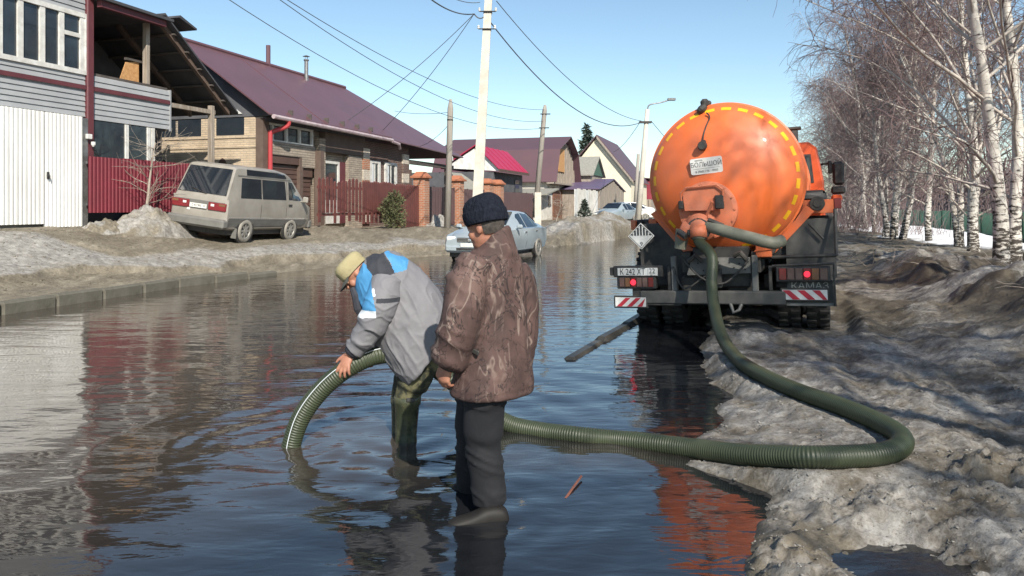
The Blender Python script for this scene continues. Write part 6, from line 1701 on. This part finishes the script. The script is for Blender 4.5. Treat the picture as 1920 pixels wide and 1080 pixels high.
def camo_bark():
    m = mat('brown_forest_camouflage', (.085, .045, .034), rough=.8)
    nt = m.node_tree; b = nt.nodes['Principled BSDF']; N = nt.nodes.new; L = nt.links.new
    tc = N('ShaderNodeTexCoord')
    def nz(sc, st, det=6, dist=0.0):
        mp = N('ShaderNodeMapping'); mp.inputs['Scale'].default_value = st; L(tc.outputs['Object'], mp.inputs[0])
        n = N('ShaderNodeTexNoise'); n.inputs['Scale'].default_value = sc; n.inputs['Detail'].default_value = det; n.inputs['Roughness'].default_value = .65; n.inputs['Distortion'].default_value = dist; L(mp.outputs[0], n.inputs['Vector']); return n.outputs['Fac']
    def rp(src, els):
        r = N('ShaderNodeValToRGB'); e = r.color_ramp.elements
        while len(e) < len(els): e.new(.5)
        for k, (p, c) in enumerate(els): e[k].position = p; e[k].color = (*c, 1)
        L(src, r.inputs[0]); return r.outputs[0]
    base = rp(nz(5, (1, 1, .6)), [(.3, (.038, .021, .019)), (.5, (.078, .043, .037)), (.7, (.14, .086, .071))])
    # crossing branch lines: thin bands of a noise field, light on one side, dark on the other
    def lines(src, lo, hi):
        a = N('ShaderNodeMath'); a.operation = 'SUBTRACT'; L(src, a.inputs[0]); a.inputs[1].default_value = .5
        c = N('ShaderNodeMath'); c.operation = 'ABSOLUTE'; L(a.outputs[0], c.inputs[0])
        mr = N('ShaderNodeMapRange'); mr.inputs['From Min'].default_value = hi; mr.inputs['From Max'].default_value = lo; L(c.outputs[0], mr.inputs['Value']); return mr.outputs[0]
    def mx(f, a, col):
        x = N('ShaderNodeMix'); x.data_type = 'RGBA'; L(f, x.inputs['Factor']); L(a, x.inputs['A']); x.inputs['B'].default_value = (*col, 1); return x.outputs['Result']
    def mul(a, c):
        x = N('ShaderNodeMath'); x.operation = 'MULTIPLY'; L(a, x.inputs[0]); L(c, x.inputs[1]); return x.outputs[0]
    gate = rp(nz(3.3, (1, 1, .7)), [(.45, (0, 0, 0)), (.6, (1, 1, 1))])
    l1 = lines(nz(3.6, (1.3, 1.3, .6), 3, .5), .003, .020)
    c = mx(mul(l1, gate), base, (.21, .155, .13))
    l2 = lines(nz(4.5, (1, 1, .8), 4, 1.2), .002, .016)
    c = mx(l2, c, (.022, .013, .012))
    sp = rp(nz(15, (1, 1, .8), 8), [(.60, (0, 0, 0)), (.68, (.7, .7, .7))])
    c = mx(mul(sp, gate), c, (.23, .17, .145))
    L(c, b.inputs['Base Color'])
    bp = N('ShaderNodeBump'); bp.inputs['Strength'].default_value = .25; bp.inputs['Distance'].default_value = .012; L(nz(18, (1, 1, 1)), bp.inputs['Height']); L(bp.outputs[0], b.inputs['Normal'])
    return m
M['camo'] = camo_bark()

def basis(f, up):
    f = Vector(f).normalized(); up = Vector(up); l = up.cross(f).normalized(); u = f.cross(l).normalized()
    return f, l, u                     # forward, left, up
def rot3(l, f, u): return Matrix((tuple(-l), tuple(f), tuple(u))).transposed()   # columns: right, forward, up
def head(mb, c, f, up, sc=1.0):
    f, l, u = basis(f, up); Rm = rot3(l, f, u); c = Vector(c)
    at = lambda a, b_, z: c + (l * a + f * b_ + u * z) * sc
    E_ = lambda p, r: mb.ell(p, tuple(x * sc for x in r), 20, 14, Rm)
    E_(at(0, -.01, .025), (.078, .098, .092)); E_(at(0, .018, -.045), (.064, .074, .078)); E_(at(0, .028, -.078), (.056, .066, .046)); E_(at(0, .064, -.100), (.030, .030, .024))
    E_(at(0, .085, .018), (.05, .018, .014)); mb.tube([at(0, .088, .012), at(0, .112, -.022), at(0, .092, -.034)], [.010 * sc, .016 * sc, .012 * sc], 8)
    for sg in (-1, 1):
        E_(at(sg * .075, -.010, -.010), (.010, .017, .028)); E_(at(sg * .042, .058, -.03), (.024, .026, .030)); E_(at(sg * .03, .086, .0), (.013, .008, .008))
    E_(at(0, .088, -.060), (.026, .012, .006)); E_(at(0, .086, -.071), (.024, .012, .007))
    return at, Rm
def hand(mb, w, d, n, s, curl, flen=1.0, spread=.10, thumb=None, fr=.0098):
    """w wrist, d towards the fingers, n back of the hand, s towards the thumb"""
    w = Vector(w); d = Vector(d).normalized(); n = (Vector(n) - d * Vector(n).dot(d)).normalized(); s0 = d.cross(n); s = s0 if s0.dot(Vector(s)) > 0 else -s0
    Rm = Matrix((tuple(s), tuple(d), tuple(n))).transposed()
    mb.ell(w + d * .05, (.042, .056, .019), 16, 10, Rm); mb.ell(w + d * .078, (.043, .022, .016), 14, 8, Rm)
    mb.tube([w - d * .06, w + d * .02], [.032, .029], 12)
    for i, L_ in enumerate((.078, .088, .082, .064)):
        p = w + d * (.088 - .006 * abs(i - 1.2)) + s * (.031 - .0205 * i)
        dd = (d + s * spread * (1.4 - i)).normalized(); pts = [p - dd * .025, p]; rr = [fr * 1.05, fr * 1.08]
        an = 0
        for j, fr_ in enumerate((.45, .30, .25)):
            an += curl[j]; q = (dd * math.cos(an) - n * math.sin(an))
            pts.append(pts[-1] + q * L_ * fr_ * flen); rr.append(fr * (1.0, .92, .72)[j])
        mb.tube(pts, rr, 10)
    td = Vector(thumb) if thumb else (d * .75 + s * .65 - n * .25); td.normalize()
    p = w + d * .025 + s * .032
    mb.tube([w + d * .012 + s * .015, p, p + td * .038, p + td * .038 + (td * .8 + d * .4 - n * .2).normalized() * .03], [.014, .0135, .011, .008], 10)
def ring(c, ax, bx, n=24, pw=2.3):
    out = []
    for k in range(n):
        a = 2 * math.pi * k / n; ca, sa = math.cos(a), math.sin(a)
        out.append(tuple(Vector(c) + Vector(ax) * (math.copysign(abs(ca) ** (2 / pw), ca)) + Vector(bx) * (math.copysign(abs(sa) ** (2 / pw), sa))))
    return out
def smoothrings(keys, n=5):
    """keys: (centre, axis a, axis b); Catmull-Rom between them"""
    C = catmull([k[0] for k in keys], n); A = catmull([k[1] for k in keys], n); B = catmull([k[2] for k in keys], n)
    return [ring(c, a, b_) for c, a, b_ in zip(C, A, B)]
def wrinkle(o, fn):
    me = o.data; co = vco(me); no = vno(me); d = fn(co, no); setco(me, co + no * d[:, None])
def ridged(x, y, z, seed): return 1 - 2 * np.abs(n3(x, y, z, seed))

# ---- man in the brown camouflage jacket
D = 3.88
Q = lambda px, py, dy=0.0: P(px, py, D + dy)
hf = Vector((-.80, .58, -.22)); hup = Vector((-.10, .06, 1))
mb = MB()
at, Rm = head(mb, Q(911, 426), hf, hup)
mb.tube([Q(915, 432, .01), Q(922, 470, .01), Q(926, 490, .01)], [.060, .066, .10], 14)
mb.tube([Q(926, 480, .0), Q(930, 560, 0), Q(928, 690, 0)], [.11, .13, .14], 16)
sh = Vector((.70, .71, 0)); 
mb.tube([Q(925, 500) - sh * .13, Q(925, 500) + sh * .13], [.06, .06], 12)
LS, LE, LW = Q(884, 500, -.13), Q(868, 598, -.16), Q(843, 676, -.14)
RS, RE, RW = Q(958, 508, .12), Q(972, 600, .15), Q(966, 680, .12)
mb.tube([LS, LE, LW], [.062, .05, .034], 12); mb.tube([RS, RE, RW], [.045, .045, .034], 12)
hand(mb, Q(838, 682, -.14), (-.22, .05, -1), (-.55, -.75, .1), (-.8, .5, 0), (.55, .75, .55), 1.0, .06, thumb=(-.5, .35, -.9))
hand(mb, RW, (.05, .05, -1), (.7, .3, 0), (-.6, .7, 0), (.4, .6, .5), .9, .05)
HL, KL, AL = Q(914, 700, -.06), Q(906, 826, -.04), Q(918, 942, .0)
HR, KR, AR = Q(896, 700, .12), P(886, 812, 4.08), P(884, 905, 4.2)
for a_, b_, c_ in ((HL, KL, AL), (HR, KR, AR)):
    mb.tube([a_, b_, c_], [.085, .06, .042], 12); mb.tube([c_, c_ + Vector((-.03, .0, -.05))], [.036, .022], 10)
man1 = fuse(mb, 'person', M['skin'], .0052, 8, None, label='man in a brown forest-camouflage jacket and dark knitted hat, standing with his back turned', cat='person')
# jacket
U = Vector((.72, .69, 0)); V_ = Vector((-.69, .72, 0))
keys = []
for (pxl, pxr, py, b_) in ((898, 945, 466, .07), (882, 958, 472, .10), (868, 974, 484, .118), (864, 980, 520, .135), (866, 984, 570, .145), (868, 988, 630, .158), (856, 995, 690, .175), (848, 999, 722, .185), (850, 997, 738, .18)):
    cx = (pxl + pxr) / 2; half = (pxr - pxl) / 2 * D / F
    a_ = math.sqrt(max(.004, half ** 2 - (.69 * b_) ** 2)) / .72 if half > .69 * b_ else half
    keys.append((Q(cx, py), U * min(a_, .30), V_ * b_))
mb = MB(); mb.loft(smoothrings(keys, 4))
mb.loft(smoothrings([(Q(924, 444, .015), U * .080 + Vector((0, 0, .030)), V_ * .085 + Vector((0, 0, -.055))), (Q(923, 458, .01), U * .095 + Vector((0, 0, .020)), V_ * .10 + Vector((0, 0, -.045))), (Q(923, 478), U * .135, V_ * .12)], 4))
mb.tube(catmull([LS + Vector((.03, .03, .03)), Q(876, 530, -.14), Q(868, 580, -.17), Q(858, 625, -.17), Q(846, 664, -.145), Q(840, 684, -.14)], 5), [.095] * 5 + [.108] * 6 + [.106] * 6 + [.10] * 6 + [.086] * 3, 18)
mb.tube(catmull([RS, Q(972, 540, .14), Q(978, 590, .15), Q(976, 640, .14), Q(968, 684, .12)], 5), [.098] * 10 + [.092] * 6 + [.085] * 5, 16)
jk = fuse(mb, 'jacket', M['camo'], .0105, 6, man1)
def wr(co, no):
    x, y, z = co.T
    sleeve = sstep(-.20, -.27, x + .0 * z) * sstep(.62, .75, z)
    w1 = ridged(x * 5, y * 5, z * 15 + x * 5, 3) ** 3 * .009 * (.35 + sleeve)
    w2 = fbm_like(x * 7, y * 7, z * 5, 7) * .008
    quilting = -.004 * np.exp(-((z - (.66)) / .006) ** 2)
    return w1 + w2 + quilting
def fbm_like(x, y, z, s): return n3(x, y, z, s) * .6 + n3(x * 2.1, y * 2.1, z * 2.1, s + 1) * .3 + n3(x * 4.3, y * 4.3, z * 4.3, s + 2) * .15
wrinkle(jk, wr)
mb = MB()      # hem and cuff bands, pocket flap
hem = [ring(Q(928, yy), U * (.262 + ex), V_ * (.196 + ex), 40) for yy, ex in ((728, .006), (730, .010), (737, .010), (739, .004))]
q = MB(); q.box((-.05, -.012, -.012), (.05, .0, .012), .004); q.build('pocket_flap', M['black'], jk, loc=Q(885, 655, -.165), rot=(0, R(18), R(-35)))
mb = MB(); mb.smooth = True
mb.tube([Q(842, 680, -.14), Q(837, 691, -.14)], [.05, .046], 16); mb.build('cuff', M['black'], jk)
# trousers
mb = MB()
mb.tube(catmull([HL + Vector((-.005, 0, .06)), Q(908, 760, -.05), KL + Vector((0, 0, .0)), Q(912, 885, -.02), Q(916, 932, 0), Q(916, 945, .0)], 5), [.115] * 5 + [.104] * 5 + [.090] * 5 + [.086] * 5 + [.086] * 6, 18)
mb.tube(catmull([HR + Vector((0, 0, .06)), P(890, 755, 4.02), KR, P(884, 862, 4.16), P(884, 912, 4.22)], 5), [.11] * 5 + [.10] * 5 + [.088] * 5 + [.088] * 6, 18)
tr_ = fuse(mb, 'trousers', M['trouser'], .0115, 4, man1)
wrinkle(tr_, lambda co, no: (ridged(co[:, 0] * 4, co[:, 1] * 4, co[:, 2] * 13 + co[:, 0] * 6, 13) ** 3) * .010 + n3(co[:, 0] * 11, co[:, 1] * 11, co[:, 2] * 6, 5) * .005)
for heel, toe in ((Q(946, 962, -.06), Q(838, 962, -.12)), (P(904, 912, 4.22), P(846, 912, 4.24))):
    mb = MB(); dv = (toe - heel); pr = Vector((-dv.y, dv.x, 0)).normalized(); keys = []
    for f_, w_, h_ in ((-.08, .02, .02), (0, .042, .05), (.3, .046, .055), (.6, .05, .040), (.88, .046, .030), (1.0, .024, .02)):
        c = heel + dv * f_; c.z = -.042 + h_; keys.append((c, pr * w_, Vector((0, 0, h_))))
    mb.smooth = True; mb.loft(smoothrings(keys, 4)); mb.build('shoe', M['boot'], man1)
# knitted hat with a turned-up brim
mb = MB(); c0 = at(0, -.008, .035); f_, l_, u_ = basis(hf, hup)
keys = [(c0 - u_ * .020 - f_ * .004, l_ * .098, f_ * .112), (c0 + u_ * .01, l_ * .106, f_ * .120), (c0 + u_ * .045, l_ * .104, f_ * .118), (c0 + u_ * .055, l_ * .098, f_ * .112), (c0 + u_ * .085, l_ * .092, f_ * .106), (c0 + u_ * .115 - f_ * .006, l_ * .072, f_ * .085), (c0 + u_ * .136 - f_ * .01, l_ * .038, f_ * .05), (c0 + u_ * .142 - f_ * .01, l_ * .006, f_ * .008)]
mb.smooth = True; mb.loft([r_ for r_ in smoothrings(keys, 4)])
ht = mb.build('knitted_hat', M['knit'], man1)
sb = ht.modifiers.new('s', 'SUBSURF'); sb.levels = 1; sb.render_levels = 1
wrinkle(ht, lambda co, no: n3(co[:, 0] * 16, co[:, 1] * 16, co[:, 2] * 16, 8) * .005)
mb = MB()
mb.ell(at(0, -.012, .024), (.0795, .1005, .094), 28, 20, Rm)
mb.f = [f for f in mb.f if (sum((Vector(mb.v[i]) for i in f), Vector()) / len(f) - at(0, 0, 0)).dot(f_) < -.03 and (sum((Vector(mb.v[i]) for i in f), Vector()) / len(f) - at(0, 0, 0)).dot(u_) > -.045]
mb.m = [0] * len(mb.f); mb.sm = [True] * len(mb.f); mb.smooth = True; mb.build('hair', M['hair'], man1)
M['eyewhite'] = mat('eye', (.5, .48, .45), rough=.2)
mb = MB()
for sg in (-1, 1): mb.ell(at(sg * .03, .083, .002), (.011, .008, .007), 10, 8, Rm)
mb.build('eyes', M['eyewhite'], man1)

# ---- man bending over the hose
D2 = 5.15
Q2 = lambda px, py, dy=0.0: P(px, py, D2 + dy)
hf2 = Vector((-.66, -.12, -.74)); hup2 = Vector((-.75, 0, .66))
mb = MB()
at2, Rm2 = head(mb, Q2(668, 514), hf2, hup2, .96)
mb.tube([Q2(680, 512), Q2(705, 522), Q2(730, 540)], [.058, .062, .10], 14)
mb.tube([Q2(722, 535), Q2(765, 580), Q2(800, 640)], [.12, .14, .14], 16)
mb.tube([Q2(725, 545, -.19), Q2(725, 545, .19)], [.07, .07], 12)
aS, aE, aW = Q2(722, 548, -.2), Q2(702, 610, -.25), Q2(660, 657, -.21)
mb.tube([aS, aE, aW], [.06, .048, .033], 12)
hand(mb, Q2(655, 663, -.215), (-.30, -.34, -.88), (-.30, -.88, .36), (-.9, .3, -.2), (.10, .42, .40), 1.0, .22, thumb=(-.95, -.05, -.60), fr=.0115)
bS, bE, bW = Q2(722, 548, .2), Q2(706, 615, .24), Q2(700, 655, .02)
mb.tube([bS, bE, bW], [.06, .048, .033], 12)
hand(mb, bW, (-.3, -.4, -.6), (0, .6, .6), (-1, 0, 0), (.5, .6, .5), .9, .1)
for hip, kn, an in ((Q2(800, 648, -.08), Q2(768, 728, -.06), Q2(761, 828, -.05)), (Q2(800, 648, .12), Q2(762, 725, .14), Q2(756, 818, .16))):
    mb.tube([hip, kn, an, an + Vector((0, 0, -.18))], [.09, .065, .05, .045], 12)
man2 = fuse(mb, 'person', M['skin'], .0052, 5, None, label='man in a grey and blue work jacket and khaki cap, bending over the hose end', cat='person')
# jacket torso
keys = []
for (tpx, tpy, bpx, bpy_, hd) in ((690, 484, 668, 543, .10), (708, 477, 680, 572, .16), (735, 475, 692, 596, .205), (768, 490, 700, 620, .235), (800, 518, 708, 643, .25), (826, 556, 722, 668, .26), (840, 596, 742, 698, .262), (838, 634, 764, 722, .25)):
    tp, bt = Q2(tpx, tpy), Q2(bpx, bpy_); keys.append(((tp + bt) / 2, (tp - bt) / 2, Vector((0, hd, 0))))
mb = MB(); mb.loft(smoothrings(keys, 4))
mb.loft(smoothrings([(Q2(694, 500), Vector((.045, 0, .07)), Vector((0, .12, 0))), (Q2(715, 492), Vector((.03, 0, .075)), Vector((0, .15, 0))), (Q2(744, 490), Vector((.0, 0, .06)), Vector((0, .15, 0))), (Q2(764, 498), Vector((-.01, 0, .028)), Vector((0, .10, 0)))], 4))
jm = [M['greycloth'], M['bluecloth'], M['blackcloth'], M['whitetape']]
j2 = fuse(mb, 'jacket', jm, .0078, 6, man2)
def wr2(co, no):
    x, y, z = co.T
    u = (x * .75 - z * .66); v = (x * .66 + z * .75)
    return ridged(u * 5, y * 4, v * 13 + u * 3, 23) ** 3 * .009 + ridged(u * 9, y * 6, v * 24 + u * 9, 29) ** 3 * .0045 + fbm_like(x * 6, y * 6, z * 6, 27) * .011
wrinkle(j2, wr2)
def inpoly(px, py, poly):
    c = False; n = len(poly)
    for i in range(n):
        x1, y1 = poly[i]; x2, y2 = poly[(i + 1) % n]
        if (y1 > py) != (y2 > py) and px < (x2 - x1) * (py - y1) / (y2 - y1) + x1: c = not c
    return c
def paint(o, fn):
    for p_ in o.data.polygons:
        c = p_.center; p_.material_index = fn(960 + c.x * F / D2, HOR + (CAMZ - c.z) * F / D2, c.y - D2)
black_p = [(684, 470), (722, 470), (737, 487), (749, 508), (726, 514), (708, 512), (694, 498)]
blue_h = [(722, 468), (768, 485), (768, 502), (760, 505), (748, 507), (738, 487)]
blue_f = [(660, 480), (692, 494), (706, 511), (711, 532), (718, 572), (660, 580)]
def jp(px, py, dy):
    if inpoly(px, py, black_p): return 2
    if inpoly(px, py, blue_h) or inpoly(px, py, blue_f): return 1
    return 0
paint(j2, jp)
# sleeves
mb = MB(); mb.tube(catmull([Q2(727, 530, -.15), Q2(718, 558, -.215), Q2(707, 590, -.24), Q2(695, 615, -.24), Q2(674, 644, -.22), Q2(663, 656, -.213)], 5), [.112] * 5 + [.116] * 5 + [.104] * 5 + [.088] * 5 + [.072] * 6, 20)
s2 = fuse(mb, 'sleeve', jm, .0072, 5, man2)
wrinkle(s2, lambda co, no: ridged(co[:, 0] * 7 + co[:, 2] * 6, co[:, 1] * 5, co[:, 2] * 14 - co[:, 0] * 7, 33) ** 3 * .009 + n3(co[:, 0] * 9, co[:, 1] * 9, co[:, 2] * 9, 35) * .005)
def spn(px, py, dy):
    edge = 704 + (py - 507) * .30
    if py < 570: return (1 if px < edge else (2 if 549 < py < 557 and px > 722 else (3 if px < edge + 5 and 532 < py < 546 else 0)))
    if py < 583 and px < 723: return 3
    if px < 681 and py < 592: return 2
    return 0
paint(s2, spn)
mb = MB(); mb.smooth = True; mb.tube([Q2(665, 655, -.213), Q2(657, 664, -.213)], [.062, .05], 16); mb.build('cuff', M['blackcloth'], man2)
mb = MB(); mb.tube(catmull([Q2(727, 535, .15), Q2(718, 560, .2), Q2(708, 600, .23), Q2(704, 630, .17), Q2(700, 652, .05)], 5), [.115] * 10 + [.1] * 6 + [.08] * 5, 16)
s3 = fuse(mb, 'sleeve', jm, .0105, 3, man2)
q = MB(); q.tube([Q2(661, 541, -.06), Q2(668, 556, -.09), Q2(672, 580, -.10), Q2(676, 592, -.1)], [.02, .03, .03, .016], 8); q.smooth = True; q.build('collar_flap', M['blackcloth'], man2)
# trousers, rubber boots
mb = MB()
mb.tube(catmull([Q2(802, 640, -.07), Q2(786, 690, -.07), Q2(768, 728, -.06), Q2(764, 752, -.055)], 5), [.125] * 5 + [.112] * 5 + [.088] * 6, 16)
mb.tube(catmull([Q2(800, 640, .12), Q2(782, 690, .13), Q2(761, 725, .14), Q2(757, 748, .15)], 5), [.125] * 5 + [.11] * 5 + [.088] * 6, 16)
t2_ = fuse(mb, 'trousers', M['camotrouser'], .0115, 3, man2)
wrinkle(t2_, lambda co, no: ridged(co[:, 0] * 5, co[:, 1] * 5, co[:, 2] * 15, 43) ** 3 * .008)
for px, dy in ((763, -.055), (756, .155)):
    mb = MB(); mb.smooth = True
    keys = [(Q2(px + 1, 741, dy), .086), (Q2(px + 1, 744, dy), .094), (Q2(px + 1, 756, dy), .092), (Q2(px, 759, dy), .085), (Q2(px - 1, 790, dy), .078), (Q2(px - 2, 815, dy), .074), (Q2(px - 2, 835, dy), .08), (Q2(px - 3, 868, dy), .085)]
    mb.tube([k[0] for k in keys], [k[1] for k in keys], 20); b_ = mb.build('rubber_boot', M['rubberboot'], man2)
    q = MB(); q.box((-.025, -.012, -.012), (.03, .004, .014), .004); q.build('boot_strap', M['black'], b_, loc=Q2(px + 6, 750, dy - .09))
# cap
f2, l2, u2 = basis(hf2, hup2)
mb = MB(); c0 = at2(0, -.012, .035); mb.smooth = True
keys = [(c0 - u2 * .012, l2 * .088, f2 * .105), (c0 + u2 * .03, l2 * .094, f2 * .110), (c0 + u2 * .06, l2 * .092, f2 * .108), (c0 + u2 * .085, l2 * .075, f2 * .09), (c0 + u2 * .098, l2 * .04, f2 * .05), (c0 + u2 * .10, l2 * .005, f2 * .006)]
mb.loft(smoothrings(keys, 4)); cp_ = mb.build('cap', M['khaki'], man2)
wrinkle(cp_, lambda co, no: n3(co[:, 0] * 14, co[:, 1] * 14, co[:, 2] * 14, 8) * .006)
mb = MB(); vs = []; n = 11
for j in range(n):
    a = R(-62 + 124 * j / (n - 1)); 
    for rr_, dz in ((.100, .0), (.172 - .03 * abs(math.sin(a)), -.028)):
        vs.append(tuple(c0 + l2 * (math.sin(a) * rr_ * .88) + f2 * (math.cos(a) * rr_) + u2 * (dz - .004)))
top = len(vs)
vs += [tuple(Vector(p) - u2 * .005) for p in vs]
fs = []
for j in range(n - 1):
    a = 2 * j; fs += [(a, a + 1, a + 3, a + 2), (a + top, a + 2 + top, a + 3 + top, a + 1 + top), (a + 1, a + 1 + top, a + 3 + top, a + 3)]
mb.add(vs, fs); mb.build('visor', M['visor'], cp_)
q = MB(); q.smooth = True; q.loft([ring(c0 - u2 * .014, l2 * .0895, f2 * .1065), ring(c0 + u2 * .012, l2 * .0945, f2 * .1115)], cap=False); q.build('cap_band', M['khaki'], cp_)
mb = MB(); mb.ell(at2(0, -.05, -.015), (.072, .056, .05), 18, 12, Rm2)
mb.smooth = True; mb.build('hair', M['hair'], man2)
mb = MB()
for sg in (-1, 1): mb.ell(at2(sg * .03, .083, .002), (.011, .008, .007), 10, 8, Rm2)
mb.build('eyes', M['eyewhite'], man2)

# ---------------------------------------------------------------- suction hose
M['hose'] = mat('green_ribbed_hose', (.028, .038, .019), (.056, .066, .036), 2.2, rough=.48, lo=.3, hi=.7)
bpy.context.view_layer.update()
start = TR.matrix_world @ Vector((vx, -.27, vz - .04))
hp = [start, TR.matrix_world @ Vector((vx, -.30, vz - .16)), P(1334, 480, 8.55), P(1334, 530, 8.42), P(1339, 575, 8.15), P(1348, 615, 7.75)]
hp += [Vector(q_) for q_ in HOSE_PTS] + [P(1150, 824, 5.06)]
hp += [P(1080, 817, 5.10), P(1010, 808, 5.24), P(950, 793, 5.33), P(890, 752, 5.38), P(830, 700, 5.34), P(775, 668, 5.22), P(722, 664, 5.06), P(685, 673, 4.99), P(640, 698, 4.97), P(598, 736, 4.97), P(565, 782, 4.97), P(547, 832, 4.97), P(541, 880, 4.97), P(540, 905, 4.97)]
raw = catmull(hp, 24)
seg = np.array([tuple(p) for p in raw]); L_ = np.concatenate([[0], np.cumsum(np.linalg.norm(np.diff(seg, axis=0), axis=1))])
pitch = .0175; nr = int(L_[-1] / pitch) * 6 + 1
tt = np.linspace(0, L_[-1], nr); pts = np.stack([np.interp(tt, L_, seg[:, k]) for k in range(3)], 1)
for _ in range(30): pts[1:-1] = pts[1:-1] * .5 + .25 * (pts[:-2] + pts[2:])
HRAD = .0625
rad = HRAD + .0021 * np.sin(2 * math.pi * np.arange(nr) / 6) * np.clip(.2 + tt / 9, 0, 1)
hb = TubeBatch(18); hb.add(pts, rad)
hose = link('suction_hose', npmesh('suction_hose', np.concatenate(hb.co), np.concatenate(hb.q), M['hose']), None, 'thick green ribbed suction hose running from the tanker to the water', 'hose')
i0 = int(nr * (L_[np.argmin(np.linalg.norm(seg - np.array(P(760, 666, 5.18)), axis=1))] / L_[-1])); 
sub = pts[i0:nr - 20:3]; dirs = np.gradient(sub, axis=0); dirs /= np.linalg.norm(dirs, axis=1, keepdims=True)
side_ = np.array([0, -.72, .69]); off = side_[None, :] - dirs * (dirs @ side_)[:, None]; off /= np.linalg.norm(off, axis=1, keepdims=True)
sb_ = TubeBatch(6); sb_.add(sub + off * (HRAD + .001), np.full(len(sub), .0032)); link('pale_stripe', sb_.mesh('pale_stripe', M['whitetape']), hose)
q = MB(); q.smooth = True; q.tube([start + Vector((0, 0, .03)), start, TR.matrix_world @ Vector((vx, -.30, vz - .14))], [.08, .082, .078], 18); q.build('hose_collar', M['hosepipe'], hose)
# second, shorter pipe lying in the water beside the kerb and small floating debris
def debris(nm, label, cat, pts, r, m):
    q = MB(); q.tube(pts, r, 6); q.build(nm, m, label=label, cat=cat)
M['reedtwig'] = mat('red_brown_twig', (.22, .08, .05), (.15, .06, .04), 5, rough=.7)
debris('floating_twig', 'thin red-brown twig floating on the water right of the standing man', 'twig', [P(1060, 935, 4.08), P(1074, 915, 4.2), P(1090, 893, 4.36)], .007, M['reedtwig'])
